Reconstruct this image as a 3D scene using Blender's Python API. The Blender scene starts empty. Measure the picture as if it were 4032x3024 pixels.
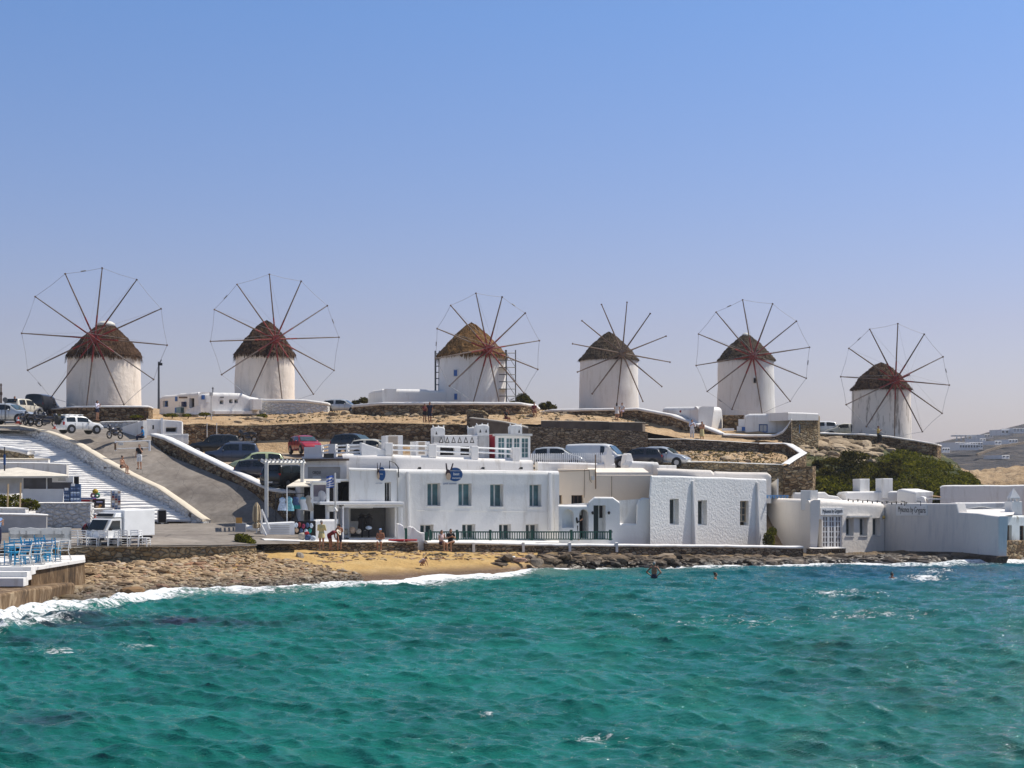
import bpy, bmesh, math, random
import numpy as np
from mathutils import Vector, Matrix, noise
random.seed(7)
R = math.radians
C = bpy.context.scene.collection
SC = bpy.context.scene

# ------------------------------------------------------------------ camera, sky, sun, exposure
F, H, YH = 5824.0, 5.6, 1880.0          # focal length in photo pixels, eye height, horizon row of the photo
cd = bpy.data.cameras.new('camera'); cam = bpy.data.objects.new('camera', cd); C.objects.link(cam)
cam.location = (0, 0, H); cam.rotation_euler = (R(90), 0, 0)
cd.sensor_width = 36; cd.lens = 36 * F / 4032; cd.shift_y = (YH - 1512) / 4032
cd.clip_start = 1; cd.clip_end = 6000
SC.camera = cam
SUN_AZ, SUN_EL = R(67), R(56)           # azimuth from +Y towards +X
sv = Vector((math.sin(SUN_AZ) * math.cos(SUN_EL), math.cos(SUN_AZ) * math.cos(SUN_EL), math.sin(SUN_EL)))
w = bpy.data.worlds.new('World'); SC.world = w; w.use_nodes = True
wn = w.node_tree; bg = wn.nodes['Background']
sky = wn.nodes.new('ShaderNodeTexSky'); sky.sky_type = 'NISHITA'; sky.sun_disc = False
sky.sun_elevation = SUN_EL; sky.sun_rotation = SUN_AZ
sky.air_density = 1.25; sky.dust_density = 0.9; sky.ozone_density = 2.6; sky.altitude = 0
# the air near the horizon is lavender rather than yellow: tint by elevation
_tc = wn.nodes.new('ShaderNodeTexCoord'); _sx = wn.nodes.new('ShaderNodeSeparateXYZ'); wn.links.new(_tc.outputs['Generated'], _sx.inputs[0])
_rp = wn.nodes.new('ShaderNodeValToRGB'); _e = _rp.color_ramp.elements
for _p, _c in ((0.03, (.93, .87, 1.16)), (.10, (.91, .80, 1.05)), (.30, (.71, .875, 1.21)), (.55, (.80, .82, .86))):
    _k = _e[0] if _p == .03 else (_e[1] if _p == .10 else _e.new(_p)); _k.position = _p; _k.color = (*_c, 1)
wn.links.new(_sx.outputs[2], _rp.inputs[0])
_mx = wn.nodes.new('ShaderNodeMix'); _mx.data_type = 'RGBA'; _mx.blend_type = 'MULTIPLY'; _mx.inputs[0].default_value = 1
wn.links.new(sky.outputs[0], _mx.inputs[6]); wn.links.new(_rp.outputs[0], _mx.inputs[7]); wn.links.new(_mx.outputs[2], bg.inputs[0]); bg.inputs[1].default_value = 0.1
sl = bpy.data.lights.new('sun', 'SUN'); sl.energy = 4.9; sl.angle = R(0.53); sl.color = (1.0, 0.94, 0.85)
so = bpy.data.objects.new('sun', sl); C.objects.link(so); so.rotation_euler = sv.to_track_quat('Z', 'Y').to_euler()
so.location = (60, 40, 80)
SC.view_settings.view_transform = 'Standard'; SC.view_settings.look = 'None'
SC.view_settings.exposure = 0.1; SC.view_settings.gamma = 1
SC.cycles.max_bounces = 6; SC.cycles.diffuse_bounces = 3; SC.cycles.transparent_max_bounces = 6

# ------------------------------------------------------------------ helpers
def P(px, py, d): return Vector(((px - 2016) / F * d, d, H + (YH - py) / F * d))
def PZ(px, d, z): return Vector(((px - 2016) / F * d, d, z))
def zz(py, d): return H + (YH - py) / F * d

class MB:
    def __init__(s): s.v = []; s.f = []; s.m = []
    def add(s, vs, fs, mi=0):
        b = len(s.v); s.v += [tuple(v) for v in vs]; s.f += [[i + b for i in f] for f in fs]; s.m += [mi] * len(fs); return s
    def quad(s, a, b, c, d, mi=0): return s.add([a, b, c, d], [[0, 1, 2, 3]], mi)
    def hexa(s, p, mi=0):
        return s.add(p, [[3, 2, 1, 0], [4, 5, 6, 7], [0, 1, 5, 4], [1, 2, 6, 5], [2, 3, 7, 6], [3, 0, 4, 7]], mi)
    def box(s, c, size, rz=0, mi=0, top=1.0):
        cx, cy, cz = c; sx, sy, sz = size; ca, sa = math.cos(rz), math.sin(rz); p = []
        for zi, k in ((-.5, 1), (.5, top)):
            for x, y in ((-.5, -.5), (.5, -.5), (.5, .5), (-.5, .5)):
                X, Y = x * sx * k, y * sy * k
                p.append((cx + X * ca - Y * sa, cy + X * sa + Y * ca, cz + zi * sz))
        return s.hexa(p, mi)
    def tube(s, pts, r, n=6, r2=None, mi=0):
        pts = [Vector(p) for p in pts]; N = len(pts); r2 = r if r2 is None else r2; vs = []; fs = []
        for i, p in enumerate(pts):
            t = (pts[min(i + 1, N - 1)] - pts[max(i - 1, 0)])
            t = t.normalized() if t.length > 1e-9 else Vector((0, 0, 1))
            up = Vector((0, 0, 1)) if abs(t.z) < .95 else Vector((1, 0, 0))
            a = t.cross(up).normalized(); b = a.cross(t)
            rr = r + (r2 - r) * i / max(1, N - 1)
            for k in range(n):
                q = 2 * math.pi * k / n
                vs.append(p + a * math.cos(q) * rr + b * math.sin(q) * rr)
        for i in range(N - 1):
            for k in range(n):
                k2 = (k + 1) % n; fs.append([i * n + k, i * n + k2, i * n + n + k2, i * n + n + k])
        fs.append(list(range(n))[::-1]); fs.append([(N - 1) * n + k for k in range(n)])
        return s.add(vs, fs, mi)
    def lathe(s, c, prof, n=24, mi=0, sx=1, sy=1, cap=True):
        c = Vector(c); vs = []; fs = []
        for r, z in prof:
            for k in range(n):
                q = 2 * math.pi * k / n; vs.append((c.x + r * math.cos(q) * sx, c.y + r * math.sin(q) * sy, c.z + z))
        for i in range(len(prof) - 1):
            for k in range(n):
                k2 = (k + 1) % n; fs.append([i * n + k, i * n + k2, i * n + n + k2, i * n + n + k])
        if cap: fs.append(list(range(n))[::-1]); fs.append([(len(prof) - 1) * n + k for k in range(n)])
        return s.add(vs, fs, mi)
    def ell(s, c, r, n=12, m=8, M=None, mi=0):
        c = Vector(c); vs = []; fs = []
        for i in range(m + 1):
            th = math.pi * i / m
            for k in range(n):
                q = 2 * math.pi * k / n
                v = Vector((r[0] * math.sin(th) * math.cos(q), r[1] * math.sin(th) * math.sin(q), -r[2] * math.cos(th)))
                if M is not None: v = M @ v
                vs.append(c + v)
        for i in range(m):
            for k in range(n):
                k2 = (k + 1) % n; fs.append([i * n + k, i * n + k2, i * n + n + k2, i * n + n + k])
        return s.add(vs, fs, mi)
    def disc(s, c, ax, r, t, n=20, mi=0, r0=0):   # cylinder along axis ax, half thickness t
        ax = Vector(ax).normalized(); return s.tube([Vector(c) - ax * t, Vector(c) + ax * t], r, n, mi=mi)
    def build(s, name, mats, parent=None, smooth=False, label=None, cat=None, group=None, kind=None, loc=None, bevel=0, local=False):
        if not isinstance(mats, (list, tuple)): mats = [mats]
        me = bpy.data.meshes.new(name); vs = s.v
        root = parent
        while root is not None and root.parent is not None: root = root.parent
        o = bpy.data.objects.new(name, me)
        if parent is None:
            if loc is None and not local and kind not in ('structure', 'stuff') and vs:
                a = np.array(vs); loc = (float(a[:, 0].mean()), float(a[:, 1].mean()), float(a[:, 2].min()))
            off = Vector(loc) if loc is not None else Vector((0, 0, 0)); o.location = off
        else:
            off = Vector((0, 0, 0)) if local else root.location.copy(); o.parent = parent
        if parent is None and local: off = Vector((0, 0, 0))
        me.from_pydata([(x - off.x, y - off.y, z - off.z) for x, y, z in vs], [], s.f)
        for m in mats: me.materials.append(m)
        if len(mats) > 1: me.polygons.foreach_set('material_index', s.m)
        if smooth: me.polygons.foreach_set('use_smooth', [True] * len(me.polygons))
        me.update(); C.objects.link(o)
        if bevel:
            b = o.modifiers.new('bevel', 'BEVEL'); b.width = bevel; b.segments = 2; b.limit_method = 'ANGLE'
        tag(o, label, cat, group, kind)
        return o

def tag(o, label=None, cat=None, group=None, kind=None):
    if label: o['label'] = label
    if cat: o['category'] = cat
    if group: o['group'] = group
    if kind: o['kind'] = kind
    return o
def thing(name, label, cat, loc, group=None, rz=0):
    o = bpy.data.objects.new(name, None); C.objects.link(o); o.location = Vector(loc); o.rotation_euler = (0, 0, rz)
    o.empty_display_size = .3
    return tag(o, label, cat, group)
def kids(o): return [c for c in bpy.data.objects if c.parent is o] if False else list(o.children)
def dup(o, loc, rz, label, group=None):
    bpy.context.view_layer.update() if False else None
    r = o.copy(); C.objects.link(r); r.location = Vector(loc); r.rotation_euler = (0, 0, rz); r['label'] = label
    if group: r['group'] = group
    for ch in o.children:
        c = ch.copy(); C.objects.link(c); c.parent = r
        for g in ch.children:
            d = g.copy(); C.objects.link(d); d.parent = c
    return r

# ------------------------------------------------------------------ materials
MATS = {}
def newmat(name):
    m = bpy.data.materials.new(name); m.use_nodes = True; nt = m.node_tree
    return m, nt, nt.nodes['Principled BSDF']
def N(nt, t, **kw):
    n = nt.nodes.new('ShaderNode' + t)
    for k, v in kw.items():
        if isinstance(k, str) and k.startswith('i_'):
            key = k[2:].replace('_', ' '); n.inputs[key].default_value = v
        else: setattr(n, k, v)
    return n
def L(nt, a, b): nt.links.new(a, b)
def coords(nt, scale=(1, 1, 1), kind='Object'):
    tc = N(nt, 'TexCoord'); mp = N(nt, 'Mapping'); mp.inputs['Scale'].default_value = scale
    L(nt, tc.outputs[kind], mp.inputs['Vector']); return mp.outputs[0]
def ramp(nt, fac, stops, interp='LINEAR'):
    r = N(nt, 'ValToRGB'); r.color_ramp.interpolation = interp; e = r.color_ramp.elements
    while len(e) < len(stops): e.new(.5)
    for k, (p, c) in enumerate(stops): e[k].position = p; e[k].color = (*c, 1) if len(c) == 3 else c
    L(nt, fac, r.inputs[0]); return r.outputs[0]
def mixc(nt, fac, a, b, mode='MIX'):
    m = N(nt, 'Mix', data_type='RGBA', blend_type=mode)
    for sock, val in ((m.inputs[0], fac), (m.inputs[6], a), (m.inputs[7], b)):
        if hasattr(val, 'is_linked') or hasattr(val, 'links'): L(nt, val, sock)
        elif isinstance(val, (int, float)): sock.default_value = val
        else: sock.default_value = (*val, 1) if len(val) == 3 else val
    return m.outputs[2]
def bumpn(nt, b, h, strength=.5, dist=.05, prev=None):
    n = N(nt, 'Bump'); n.inputs['Strength'].default_value = strength; n.inputs['Distance'].default_value = dist
    L(nt, h, n.inputs['Height'])
    if prev is not None: L(nt, prev, n.inputs['Normal'])
    if b is not None: L(nt, n.outputs[0], b.inputs['Normal'])
    return n.outputs[0]
def noiset(nt, v, scale, detail=4, rough=.55, dist=0):
    n = N(nt, 'TexNoise'); n.inputs['Scale'].default_value = scale; n.inputs['Detail'].default_value = detail
    n.inputs['Roughness'].default_value = rough; n.inputs['Distortion'].default_value = dist
    L(nt, v, n.inputs['Vector']); return n.outputs[0]
def mul(c, k): return tuple(max(0, min(1, x * k)) for x in c)

def mat(name, col, rough=.6, var=.12, vs=2.0, bump=0, bs=20, metal=0, spec=.4, dist=.02, stretch=(1, 1, 1), coat=0):
    if name in MATS: return MATS[name]
    m, nt, b = newmat(name); v = coords(nt, stretch)
    n = noiset(nt, v, vs, 4)
    c = ramp(nt, n, [(.3, mul(col, 1 - var)), (.7, mul(col, 1 + var))]); L(nt, c, b.inputs['Base Color'])
    b.inputs['Roughness'].default_value = rough; b.inputs['Metallic'].default_value = metal
    b.inputs['Specular IOR Level'].default_value = spec; b.inputs['Coat Weight'].default_value = coat
    if bump: bumpn(nt, b, noiset(nt, v, bs, 3), bump, dist)
    MATS[name] = m; return m

def whitewash(name, col=(.77, .755, .73), bump=.3, bs=3.5, dist=.06, dirt=.55, dcol=(.42, .37, .30), lo=.52, hi=.78, fine=.4):
    if name in MATS: return MATS[name]
    m, nt, b = newmat(name); v = coords(nt); vz = coords(nt, (1.3, 1.3, .25))
    n1 = noiset(nt, v, .9, 5, .6); n2 = noiset(nt, vz, 1.6, 5, .65)
    c = mixc(nt, n1, mul(col, .94), mul(col, 1.03))
    f = ramp(nt, n2, [(lo, (0, 0, 0)), (hi, (1, 1, 1))])
    k = N(nt, 'Math', operation='MULTIPLY'); L(nt, f, k.inputs[0]); k.inputs[1].default_value = dirt
    c = mixc(nt, k.outputs[0], c, dcol); L(nt, c, b.inputs['Base Color'])
    b.inputs['Roughness'].default_value = .85; b.inputs['Specular IOR Level'].default_value = .2
    p = bumpn(nt, None, noiset(nt, v, bs, 4, .6), bump, dist)
    bumpn(nt, b, noiset(nt, v, 22, 3), fine, .008, p)
    MATS[name] = m; return m

def stone(name, stops, scale=2.6, zs=1.7, mortar=(.10, .085, .065), mw=.07, bump=.9, dist=.12):
    if name in MATS: return MATS[name]
    m, nt, b = newmat(name); v0 = coords(nt, (1, 1, zs))
    nz = N(nt, 'TexNoise'); nz.inputs['Scale'].default_value = 1.7; nz.inputs['Detail'].default_value = 3; L(nt, v0, nz.inputs['Vector'])
    add = N(nt, 'MixRGB', blend_type='ADD'); add.inputs[0].default_value = .35
    L(nt, v0, add.inputs[1]); L(nt, nz.outputs[1], add.inputs[2]); v = add.outputs[0]
    vo = N(nt, 'TexVoronoi'); vo.inputs['Scale'].default_value = scale; L(nt, v, vo.inputs['Vector'])
    ve = N(nt, 'TexVoronoi', feature='DISTANCE_TO_EDGE'); ve.inputs['Scale'].default_value = scale; L(nt, v, ve.inputs['Vector'])
    sep = N(nt, 'SeparateColor'); L(nt, vo.outputs['Color'], sep.inputs[0])
    c = ramp(nt, sep.outputs[0], stops)
    n2 = noiset(nt, v0, 9, 5, .65)
    c = mixc(nt, .55, c, ramp(nt, n2, [(.25, (.35, .33, .3)), (.75, (1.0, 1.0, 1.0))]), 'MULTIPLY')
    e = ramp(nt, ve.outputs[0], [(0, (0, 0, 0)), (mw, (1, 1, 1))])
    c = mixc(nt, e, mortar, c); L(nt, c, b.inputs['Base Color'])
    b.inputs['Roughness'].default_value = .9; b.inputs['Specular IOR Level'].default_value = .15
    hgt = ramp(nt, ve.outputs[0], [(0, (0, 0, 0)), (.16, (.8, .8, .8)), (.4, (1, 1, 1))])
    p = bumpn(nt, None, hgt, bump, dist); bumpn(nt, b, n2, .5, .05, p)
    MATS[name] = m; return m

def glass(name, col=(.03, .045, .05), rough=.08):
    if name in MATS: return MATS[name]
    m, nt, b = newmat(name); v = coords(nt)
    c = ramp(nt, noiset(nt, v, 1.3, 2), [(.35, mul(col, .7)), (.65, mul(col, 1.3))]); L(nt, c, b.inputs['Base Color'])
    b.inputs['Roughness'].default_value = rough; b.inputs['Specular IOR Level'].default_value = .6
    MATS[name] = m; return m

WHITE = whitewash('whitewash')
WHITEW = whitewash('whitewash_weathered', (.78, .75, .71), dirt=.75, lo=.54, hi=.72)
MILLW = whitewash('mill_whitewash', (.82, .73, .63), bump=.5, bs=1.8, dist=.12, dirt=.5, lo=.52, hi=.72)  # warm tint in the colour stands in for light bounced off the dirt
MILLOLD = whitewash('mill_whitewash_peeling', (.74, .70, .65), bump=.4, bs=2.2, dirt=.8, dcol=(.22, .19, .16), lo=.53, hi=.64)
CREAM = whitewash('cream_render', (.84, .70, .54), bump=.15, dirt=.5, dcol=(.40, .28, .17), lo=.62, hi=.78)
ROUGHW = whitewash('rough_plaster', (.84, .83, .80), bump=.65, bs=6.5, dist=.07, dirt=.25, fine=.6)
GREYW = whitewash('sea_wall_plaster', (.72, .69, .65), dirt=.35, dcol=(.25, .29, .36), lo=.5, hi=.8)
PAINTW = mat('white_paint', (.80, .80, .79), .45, .05)
PAINTD = mat('dull_white_paint', (.62, .61, .58), .6, .1)
STONE_BR = stone('brown_rubble', [(0, (.11, .07, .04)), (.35, (.24, .155, .085)), (.6, (.38, .26, .145)), (.85, (.52, .40, .25)), (1, (.26, .20, .14))], mortar=(.05, .035, .022))
STONE_YE = stone('sunlit_rubble', [(0, (.24, .17, .09)), (.4, (.40, .30, .17)), (.7, (.50, .40, .25)), (1, (.34, .28, .2))])  # lighter rubble copy with sunlight put into its colour
STONE_GR = stone('drystone', [(0, (.16, .11, .07)), (.4, (.33, .25, .165)), (.7, (.50, .40, .28)), (1, (.26, .2, .15))], 3.0, 2.2, (.03, .025, .02), .09)
STONE_WH = stone('whitewashed_rubble', [(0, (.70, .70, .69)), (1, (.82, .82, .81))], 2.4, 1.5, (.50, .49, .47), .05, .8, .12)
STONE_WD = stone('patchy_white_rubble', [(0, (.60, .58, .55)), (.1, (.74, .73, .71)), (.9, (.80, .80, .79)), (1, (.10, .08, .07))], 2.2, 1.4, (.42, .40, .38), .05, .8, .12)
ROCK = mat('dark_shore_rock', (.075, .052, .034), .85, .5, 1.2, .9, 3.5, dist=.15)
ROCKL = mat('pale_boulder', (.30, .26, .21), .9, .35, 1.5, .9, 5, dist=.1)
WOODD = mat('dark_wood', (.10, .065, .045), .7, .3, 6)
SPAR = mat('weathered_spar', (.16, .11, .08), .7, .25, 4)
REDW = mat('red_painted_wood', (.22, .022, .016), .6, .3, 4)
IRON = mat('grey_iron', (.12, .125, .13), .5, .15, metal=.5)
BLACK = mat('black_plastic', (.012, .012, .013), .5, .2)
WIRE = mat('rigging_wire', (.30, .30, .32), .6, .1)
GLASS = glass('dark_glass')
GLASST = glass('teal_glass', (.06, .15, .17), .15)
BLUE = mat('blue_paint', (.025, .11, .35), .5, .15)
SKYB = mat('pale_blue_paint', (.25, .45, .72), .5, .1)
GREEN = mat('dark_green_paint', (.012, .075, .055), .5, .2)
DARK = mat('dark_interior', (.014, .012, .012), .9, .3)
SHADEW = mat('shaded_shop_wall', (.16, .155, .15), .9, .15)  # wall colour darkened to paint in the shade inside the shop
# ------------------------------------------------------------------ ground materials
def ground_mat(name, c1, c2, c3, s=1.2, bump=.6, bs=6, dist=.08, wet=None, pebble=None):
    m, nt, b = newmat(name); v = coords(nt)
    n = noiset(nt, v, s, 6, .62); n2 = noiset(nt, v, s * 7, 4, .6)
    c = ramp(nt, n, [(.3, c1), (.5, c2), (.7, c3)])
    c = mixc(nt, .5, c, ramp(nt, n2, [(.3, (.55, .53, .5)), (.65, (1.05, 1.05, 1.05))]), 'MULTIPLY')
    if wet:
        sx = N(nt, 'SeparateXYZ'); L(nt, v, sx.inputs[0])
        mr = N(nt, 'MapRange'); mr.inputs[1].default_value = wet[1]; mr.inputs[2].default_value = wet[2]
        ad = N(nt, 'MATH' if False else 'Math', operation='MULTIPLY_ADD'); L(nt, n2, ad.inputs[0]); ad.inputs[1].default_value = .12; L(nt, sx.outputs[2], ad.inputs[2])
        L(nt, ad.outputs[0], mr.inputs[0]); c = mixc(nt, mr.outputs[0], wet[0], c)
        rr = N(nt, 'MapRange'); L(nt, mr.outputs[0], rr.inputs[0]); rr.inputs[3].default_value = .25; rr.inputs[4].default_value = .9
        L(nt, rr.outputs[0], b.inputs['Roughness'])
    else: b.inputs['Roughness'].default_value = .92
    L(nt, c, b.inputs['Base Color']); b.inputs['Specular IOR Level'].default_value = .25
    p = bumpn(nt, None, noiset(nt, v, bs, 5, .65), bump, dist)
    bumpn(nt, b, n2, .4, .03, p); return m
SAND = ground_mat('golden_sand', (.39, .24, .085), (.48, .315, .12), (.54, .375, .165), .8, .7, 4, .10, wet=((.15, .09, .045), .26, .58))
DIRT = ground_mat('dry_dirt', (.32, .205, .11), (.48, .33, .185), (.57, .42, .26), .7, 1.0, 3.5, .18)
ASPH = ground_mat('dusty_asphalt', (.17, .145, .125), (.245, .215, .185), (.31, .275, .24), .35, .3, 14, .02)
PARK = ground_mat('gravel_lot', (.30, .23, .16), (.37, .29, .21), (.42, .34, .25), .6, .5, 9, .04)
LEDGE = ground_mat('rocky_ledge', (.10, .075, .05), (.24, .165, .085), (.40, .27, .13), 1.1, 1.0, 3, .25, wet=((.045, .035, .028), .15, .5))
TURF = ground_mat('dry_hillside', (.035, .045, .015), (.07, .08, .025), (.22, .17, .09), .5, 1.0, 4, .2)
MOUND = ground_mat('tan_rock_mound', (.22, .15, .085), (.40, .28, .16), (.48, .36, .22), .35, 1.0, 1.8, .4)
FARH = ground_mat('far_scrub', (.016, .017, .018), (.05, .044, .042), (.15, .115, .085), .11, 1.0, .2, 4.0)

def tar_patches(m):
    nt = m.node_tree; b = nt.nodes['Principled BSDF']; src = b.inputs['Base Color'].links[0].from_socket; v = coords(nt)
    vo = N(nt, 'TexVoronoi'); vo.inputs['Scale'].default_value = .22; L(nt, v, vo.inputs['Vector']); sp = N(nt, 'SeparateColor'); L(nt, vo.outputs['Color'], sp.inputs[0])
    c = mixc(nt, 1.0, src, ramp(nt, sp.outputs[0], [(.0, (.80, .79, .78)), (.3, (1, 1, 1)), (.8, (1, 1, 1)), (1, (1.12, 1.1, 1.08))]), 'MULTIPLY')
    ve = N(nt, 'TexVoronoi', feature='DISTANCE_TO_EDGE'); ve.inputs['Scale'].default_value = .5; L(nt, v, ve.inputs['Vector'])
    c = mixc(nt, ramp(nt, ve.outputs[0], [(0, (.55, .55, .55)), (.014, (0, 0, 0))]), c, (.07, .065, .06)); L(nt, c, b.inputs['Base Color'])
tar_patches(ASPH)
def patch(name, rows, m, nu, nv, amp=0, ns=1.0, label=None, cat=None, kind='structure', smooth=True, off=0):
    A = np.array([[P(*c)[:] if len(c) == 3 else PZ(c[0], c[1], c[3])[:] for c in r] for r in rows])
    if name == '_': return A
    r, c, _ = A.shape
    u = np.linspace(0, c - 1, nu); vv = np.linspace(0, r - 1, nv)
    B = np.stack([[np.interp(u, range(c), A[i, :, k]) for i in range(r)] for k in range(3)], -1)      # r,nu,3
    G = np.stack([np.stack([np.interp(vv, range(r), B[:, j, k]) for j in range(nu)], 1) for k in range(3)], -1)  # nv,nu,3
    V = G.reshape(-1, 3)
    if amp:
        for q in range(len(V)):
            V[q, 2] += amp * noise.fractal((V[q, 0] * ns, V[q, 1] * ns, 3.1), 1.0, 2.0, 4)
    V[:, 2] += off
    mb = MB(); mb.v = [tuple(x) for x in V]
    mb.f = [[i * nu + j, i * nu + j + 1, (i + 1) * nu + j + 1, (i + 1) * nu + j] for i in range(nv - 1) for j in range(nu - 1)]
    mb.m = [0] * len(mb.f)
    return mb.build(name, m, smooth=smooth, label=label, cat=cat, kind=kind)

SH = [(-3000, 2450), (-300, 2440), (0, 2415), (100, 2395), (300, 2374), (500, 2355), (700, 2334), (900, 2322), (1000, 2320), (1200, 2304), (1400, 2292), (1580, 2286),
      (1700, 2276), (1900, 2266), (2000, 2258), (2100, 2244), (2200, 2241), (2400, 2237), (2600, 2236), (2800, 2232), (3000, 2228),
      (3200, 2222), (3400, 2219), (3600, 2221), (3800, 2214), (4032, 2208), (4600, 2200), (7000, 2195)]
def shore_d(px): return 5.6 * F / (np.interp(px, [a for a, _ in SH], [b for _, b in SH]) - YH)
TOP = [(-300, 2215, 72), (150, 2203, 75), (400, 2188, 77), (700, 2180, 79), (900, 2174, 81), (1200, 2166, 86), (1400, 2166, 88), (1600, 2167, 89.5), (1800, 2169, 91),
       (2000, 2172, 92), (2200, 2175, 93), (2400, 2178, 94), (2800, 2184, 96), (3150, 2192, 98), (3300, 2182, 103), (3500, 2176, 106), (3700, 2178, 104), (4100, 2190, 102), (4700, 2190, 102)]
def top_d(px): return np.interp(px, [a for a, _, _ in TOP], [c for _, _, c in TOP])
def top_z(px): return np.interp(px, [a for a, _, _ in TOP], [zz(b, c) for _, b, c in TOP])
def beach_z(px, d):
    ds, dt, zt = shore_d(px), top_d(px), top_z(px)
    t = (d - ds) / max(.3, dt - ds)
    if t <= 0: return max(-1.6, (d - ds) * .16)
    k = np.interp(px, [330, 520, 1300, 1900, 2100, 3800], [1.9, 1.1, .9, .8, .42, .42])
    return zt * min(1, t) ** k

# seabed and shore sheet: sand, and the darker rock ledge to the right
def shore_sheet(name, pxs, m, amp, ns, label, cat, dmin=-9, dmax=9):
    mb = MB(); nv = 70; nu = len(pxs)
    for i in range(nv):
        for px in pxs:
            ds, dt = float(shore_d(px)), float(top_d(px))
            a = i / (nv - 1)
            d = ds + dmin + (dt + dmax - ds - dmin) * a
            q = PZ(px, d, beach_z(px, d)); e = min(1, max(.15, (d - ds + 1) / 2)) * (0.35 if d > dt else 1)
            q.z += amp * e * noise.fractal((q.x * ns, q.y * ns, .7), 1.0, 2.0, 5)
            mb.v.append(tuple(q))
    mb.f = [[i * nu + j, i * nu + j + 1, (i + 1) * nu + j + 1, (i + 1) * nu + j] for i in range(nv - 1) for j in range(nu - 1)]
    mb.m = [0] * len(mb.f)
    return mb.build(name, m, smooth=True, label=label, cat=cat, kind='structure')
shore_sheet('beach', list(np.arange(-700, 2121, 9)), SAND, .07, .9, 'small golden sand beach wet along the water line', 'beach')
shore_sheet('rocky_shore', list(np.arange(2120, 5200, 9)), LEDGE, .22, .8, 'low dark rock ledge running along the sea', 'shore')

# base ground far below everything seen, out to the horizon
def base_z(px, d):
    l = np.interp(d, [58, 74, 76, 97, 100, 120, 135, 160, 200, 260, 420, 3000], [-2, -1, .9, 1.2, 1.6, 7.6, 9.6, 11.6, 11, 3, -3, -4])
    m = np.interp(d, [58, 88, 100, 105, 108, 120, 124, 127, 140, 160, 200, 260, 420, 3000], [-2.5, -1, -.3, 1.0, 4.6, 6.2, 7.0, 9.2, 10.8, 11.5, 10.5, 3, -3, -4])
    r = np.interp(d, [58, 97, 111, 113, 118, 135, 143, 155, 180, 260, 420, 3000], [-2.5, -1.2, -.3, 2.4, 3.6, 6.4, 7.6, 8.6, 6.5, -1, -3, -4])
    e = np.interp(d, [58, 100, 112, 130, 150, 200, 260, 3000], [-2.5, -1.2, 1.5, 2.0, 1.5, 0, -2, -4])
    ws = [np.interp(px, [700, 1100], [1, 0]), 0, 0, 0]
    ws[1] = np.interp(px, [700, 1100, 2900, 3250], [0, 1, 1, 0]); ws[2] = np.interp(px, [2900, 3250, 3650, 3850], [0, 1, 1, 0]); ws[3] = np.interp(px, [3650, 3850], [0, 1])
    return ws[0] * l + ws[1] * m + ws[2] * r + ws[3] * e
mb = MB(); pxs = list(np.concatenate([[-30000, -12000, -5000, -2500], np.arange(-1500, 5600, 50), [6500, 9000, 16000, 34000]])); dd = list(np.concatenate([np.arange(90, 200, 1.5), np.arange(200, 440, 10), [500, 700, 1200, 2000, 3000]]))
for d in dd:
    for px in pxs: mb.v.append(tuple(PZ(px, d, float(base_z(px, d)))))
nu = len(pxs)
mb.f = [[i * nu + j, i * nu + j + 1, (i + 1) * nu + j + 1, (i + 1) * nu + j] for i in range(len(dd) - 1) for j in range(nu - 1)]; mb.m = [0] * len(mb.f)
mb.build('ground', DIRT, smooth=True, label='dry brown ground under the whole hillside', cat='ground', kind='structure')

patch('promenade', [[(-700, 2165, 72), (150, 2152, 74.6), (300, 2150, 75), (600, 2148, 76.5), (900, 2145, 80), (1180, 2140, 85)],
                    [(-700, 2110, 85), (150, 2100, 85), (300, 2100, 85), (600, 2098, 86), (900, 2094, 89), (1180, 2090, 91)],
                    [(-700, 2062, 99.6), (150, 2062, 99.6), (300, 2062, 99.6), (600, 2062, 99), (870, 2058, 98.3), (1250, 2058, 97)]], ASPH, 90, 50, .02, .3,
      'flat grey seafront promenade in front of the white steps', 'pavement')
patch('road', [[(800, 2061, 98.4), (870, 2058, 98.3), (1250, 2058, 97)], [(770, 2022, 99.5), (920, 2015, 99), (1250, 2010, 98)], [(700, 1985, 101), (860, 1975, 100.6), (1080, 1968, 100)],
               [(620, 1925, 102.6), (770, 1912, 102.5), (930, 1905, 102.5)], [(500, 1868, 105.6), (650, 1850, 106), (790, 1845, 106)], [(400, 1812, 108.6), (520, 1790, 109), (650, 1788, 109)],
               [(300, 1752, 111.6), (440, 1735, 112.5), (600, 1742, 112)], [(170, 1698, 115.8), (380, 1695, 116.5), (620, 1710, 115)], [(-700, 1680, 119.5), (300, 1685, 119.5), (700, 1690, 119.5)],
               [(-700, 1660, 126), (300, 1660, 126), (700, 1668, 126)]], ASPH, 60, 90, .02, .3, 'sloping grey road climbing past the white stepped wall', 'road')
patch('parking_lot', [[(1060, 1925, 99.4), (1500, 1915, 104), (2200, 1870, 107), (2620, 1862, 107.5)], [(850, 1880, 105.5), (1500, 1860, 110), (2200, 1858, 109.5), (2620, 1850, 110)],
                      [(640, 1836, 112), (1300, 1815, 115), (2200, 1846, 112.5), (2620, 1838, 112.5)], [(640, 1775, 125.5), (1300, 1778, 127), (2200, 1800, 121), (2620, 1792, 121)]], PARK, 70, 40, .06, .4,
      'sandy gravel car park below the rubble wall', 'car park')
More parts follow.
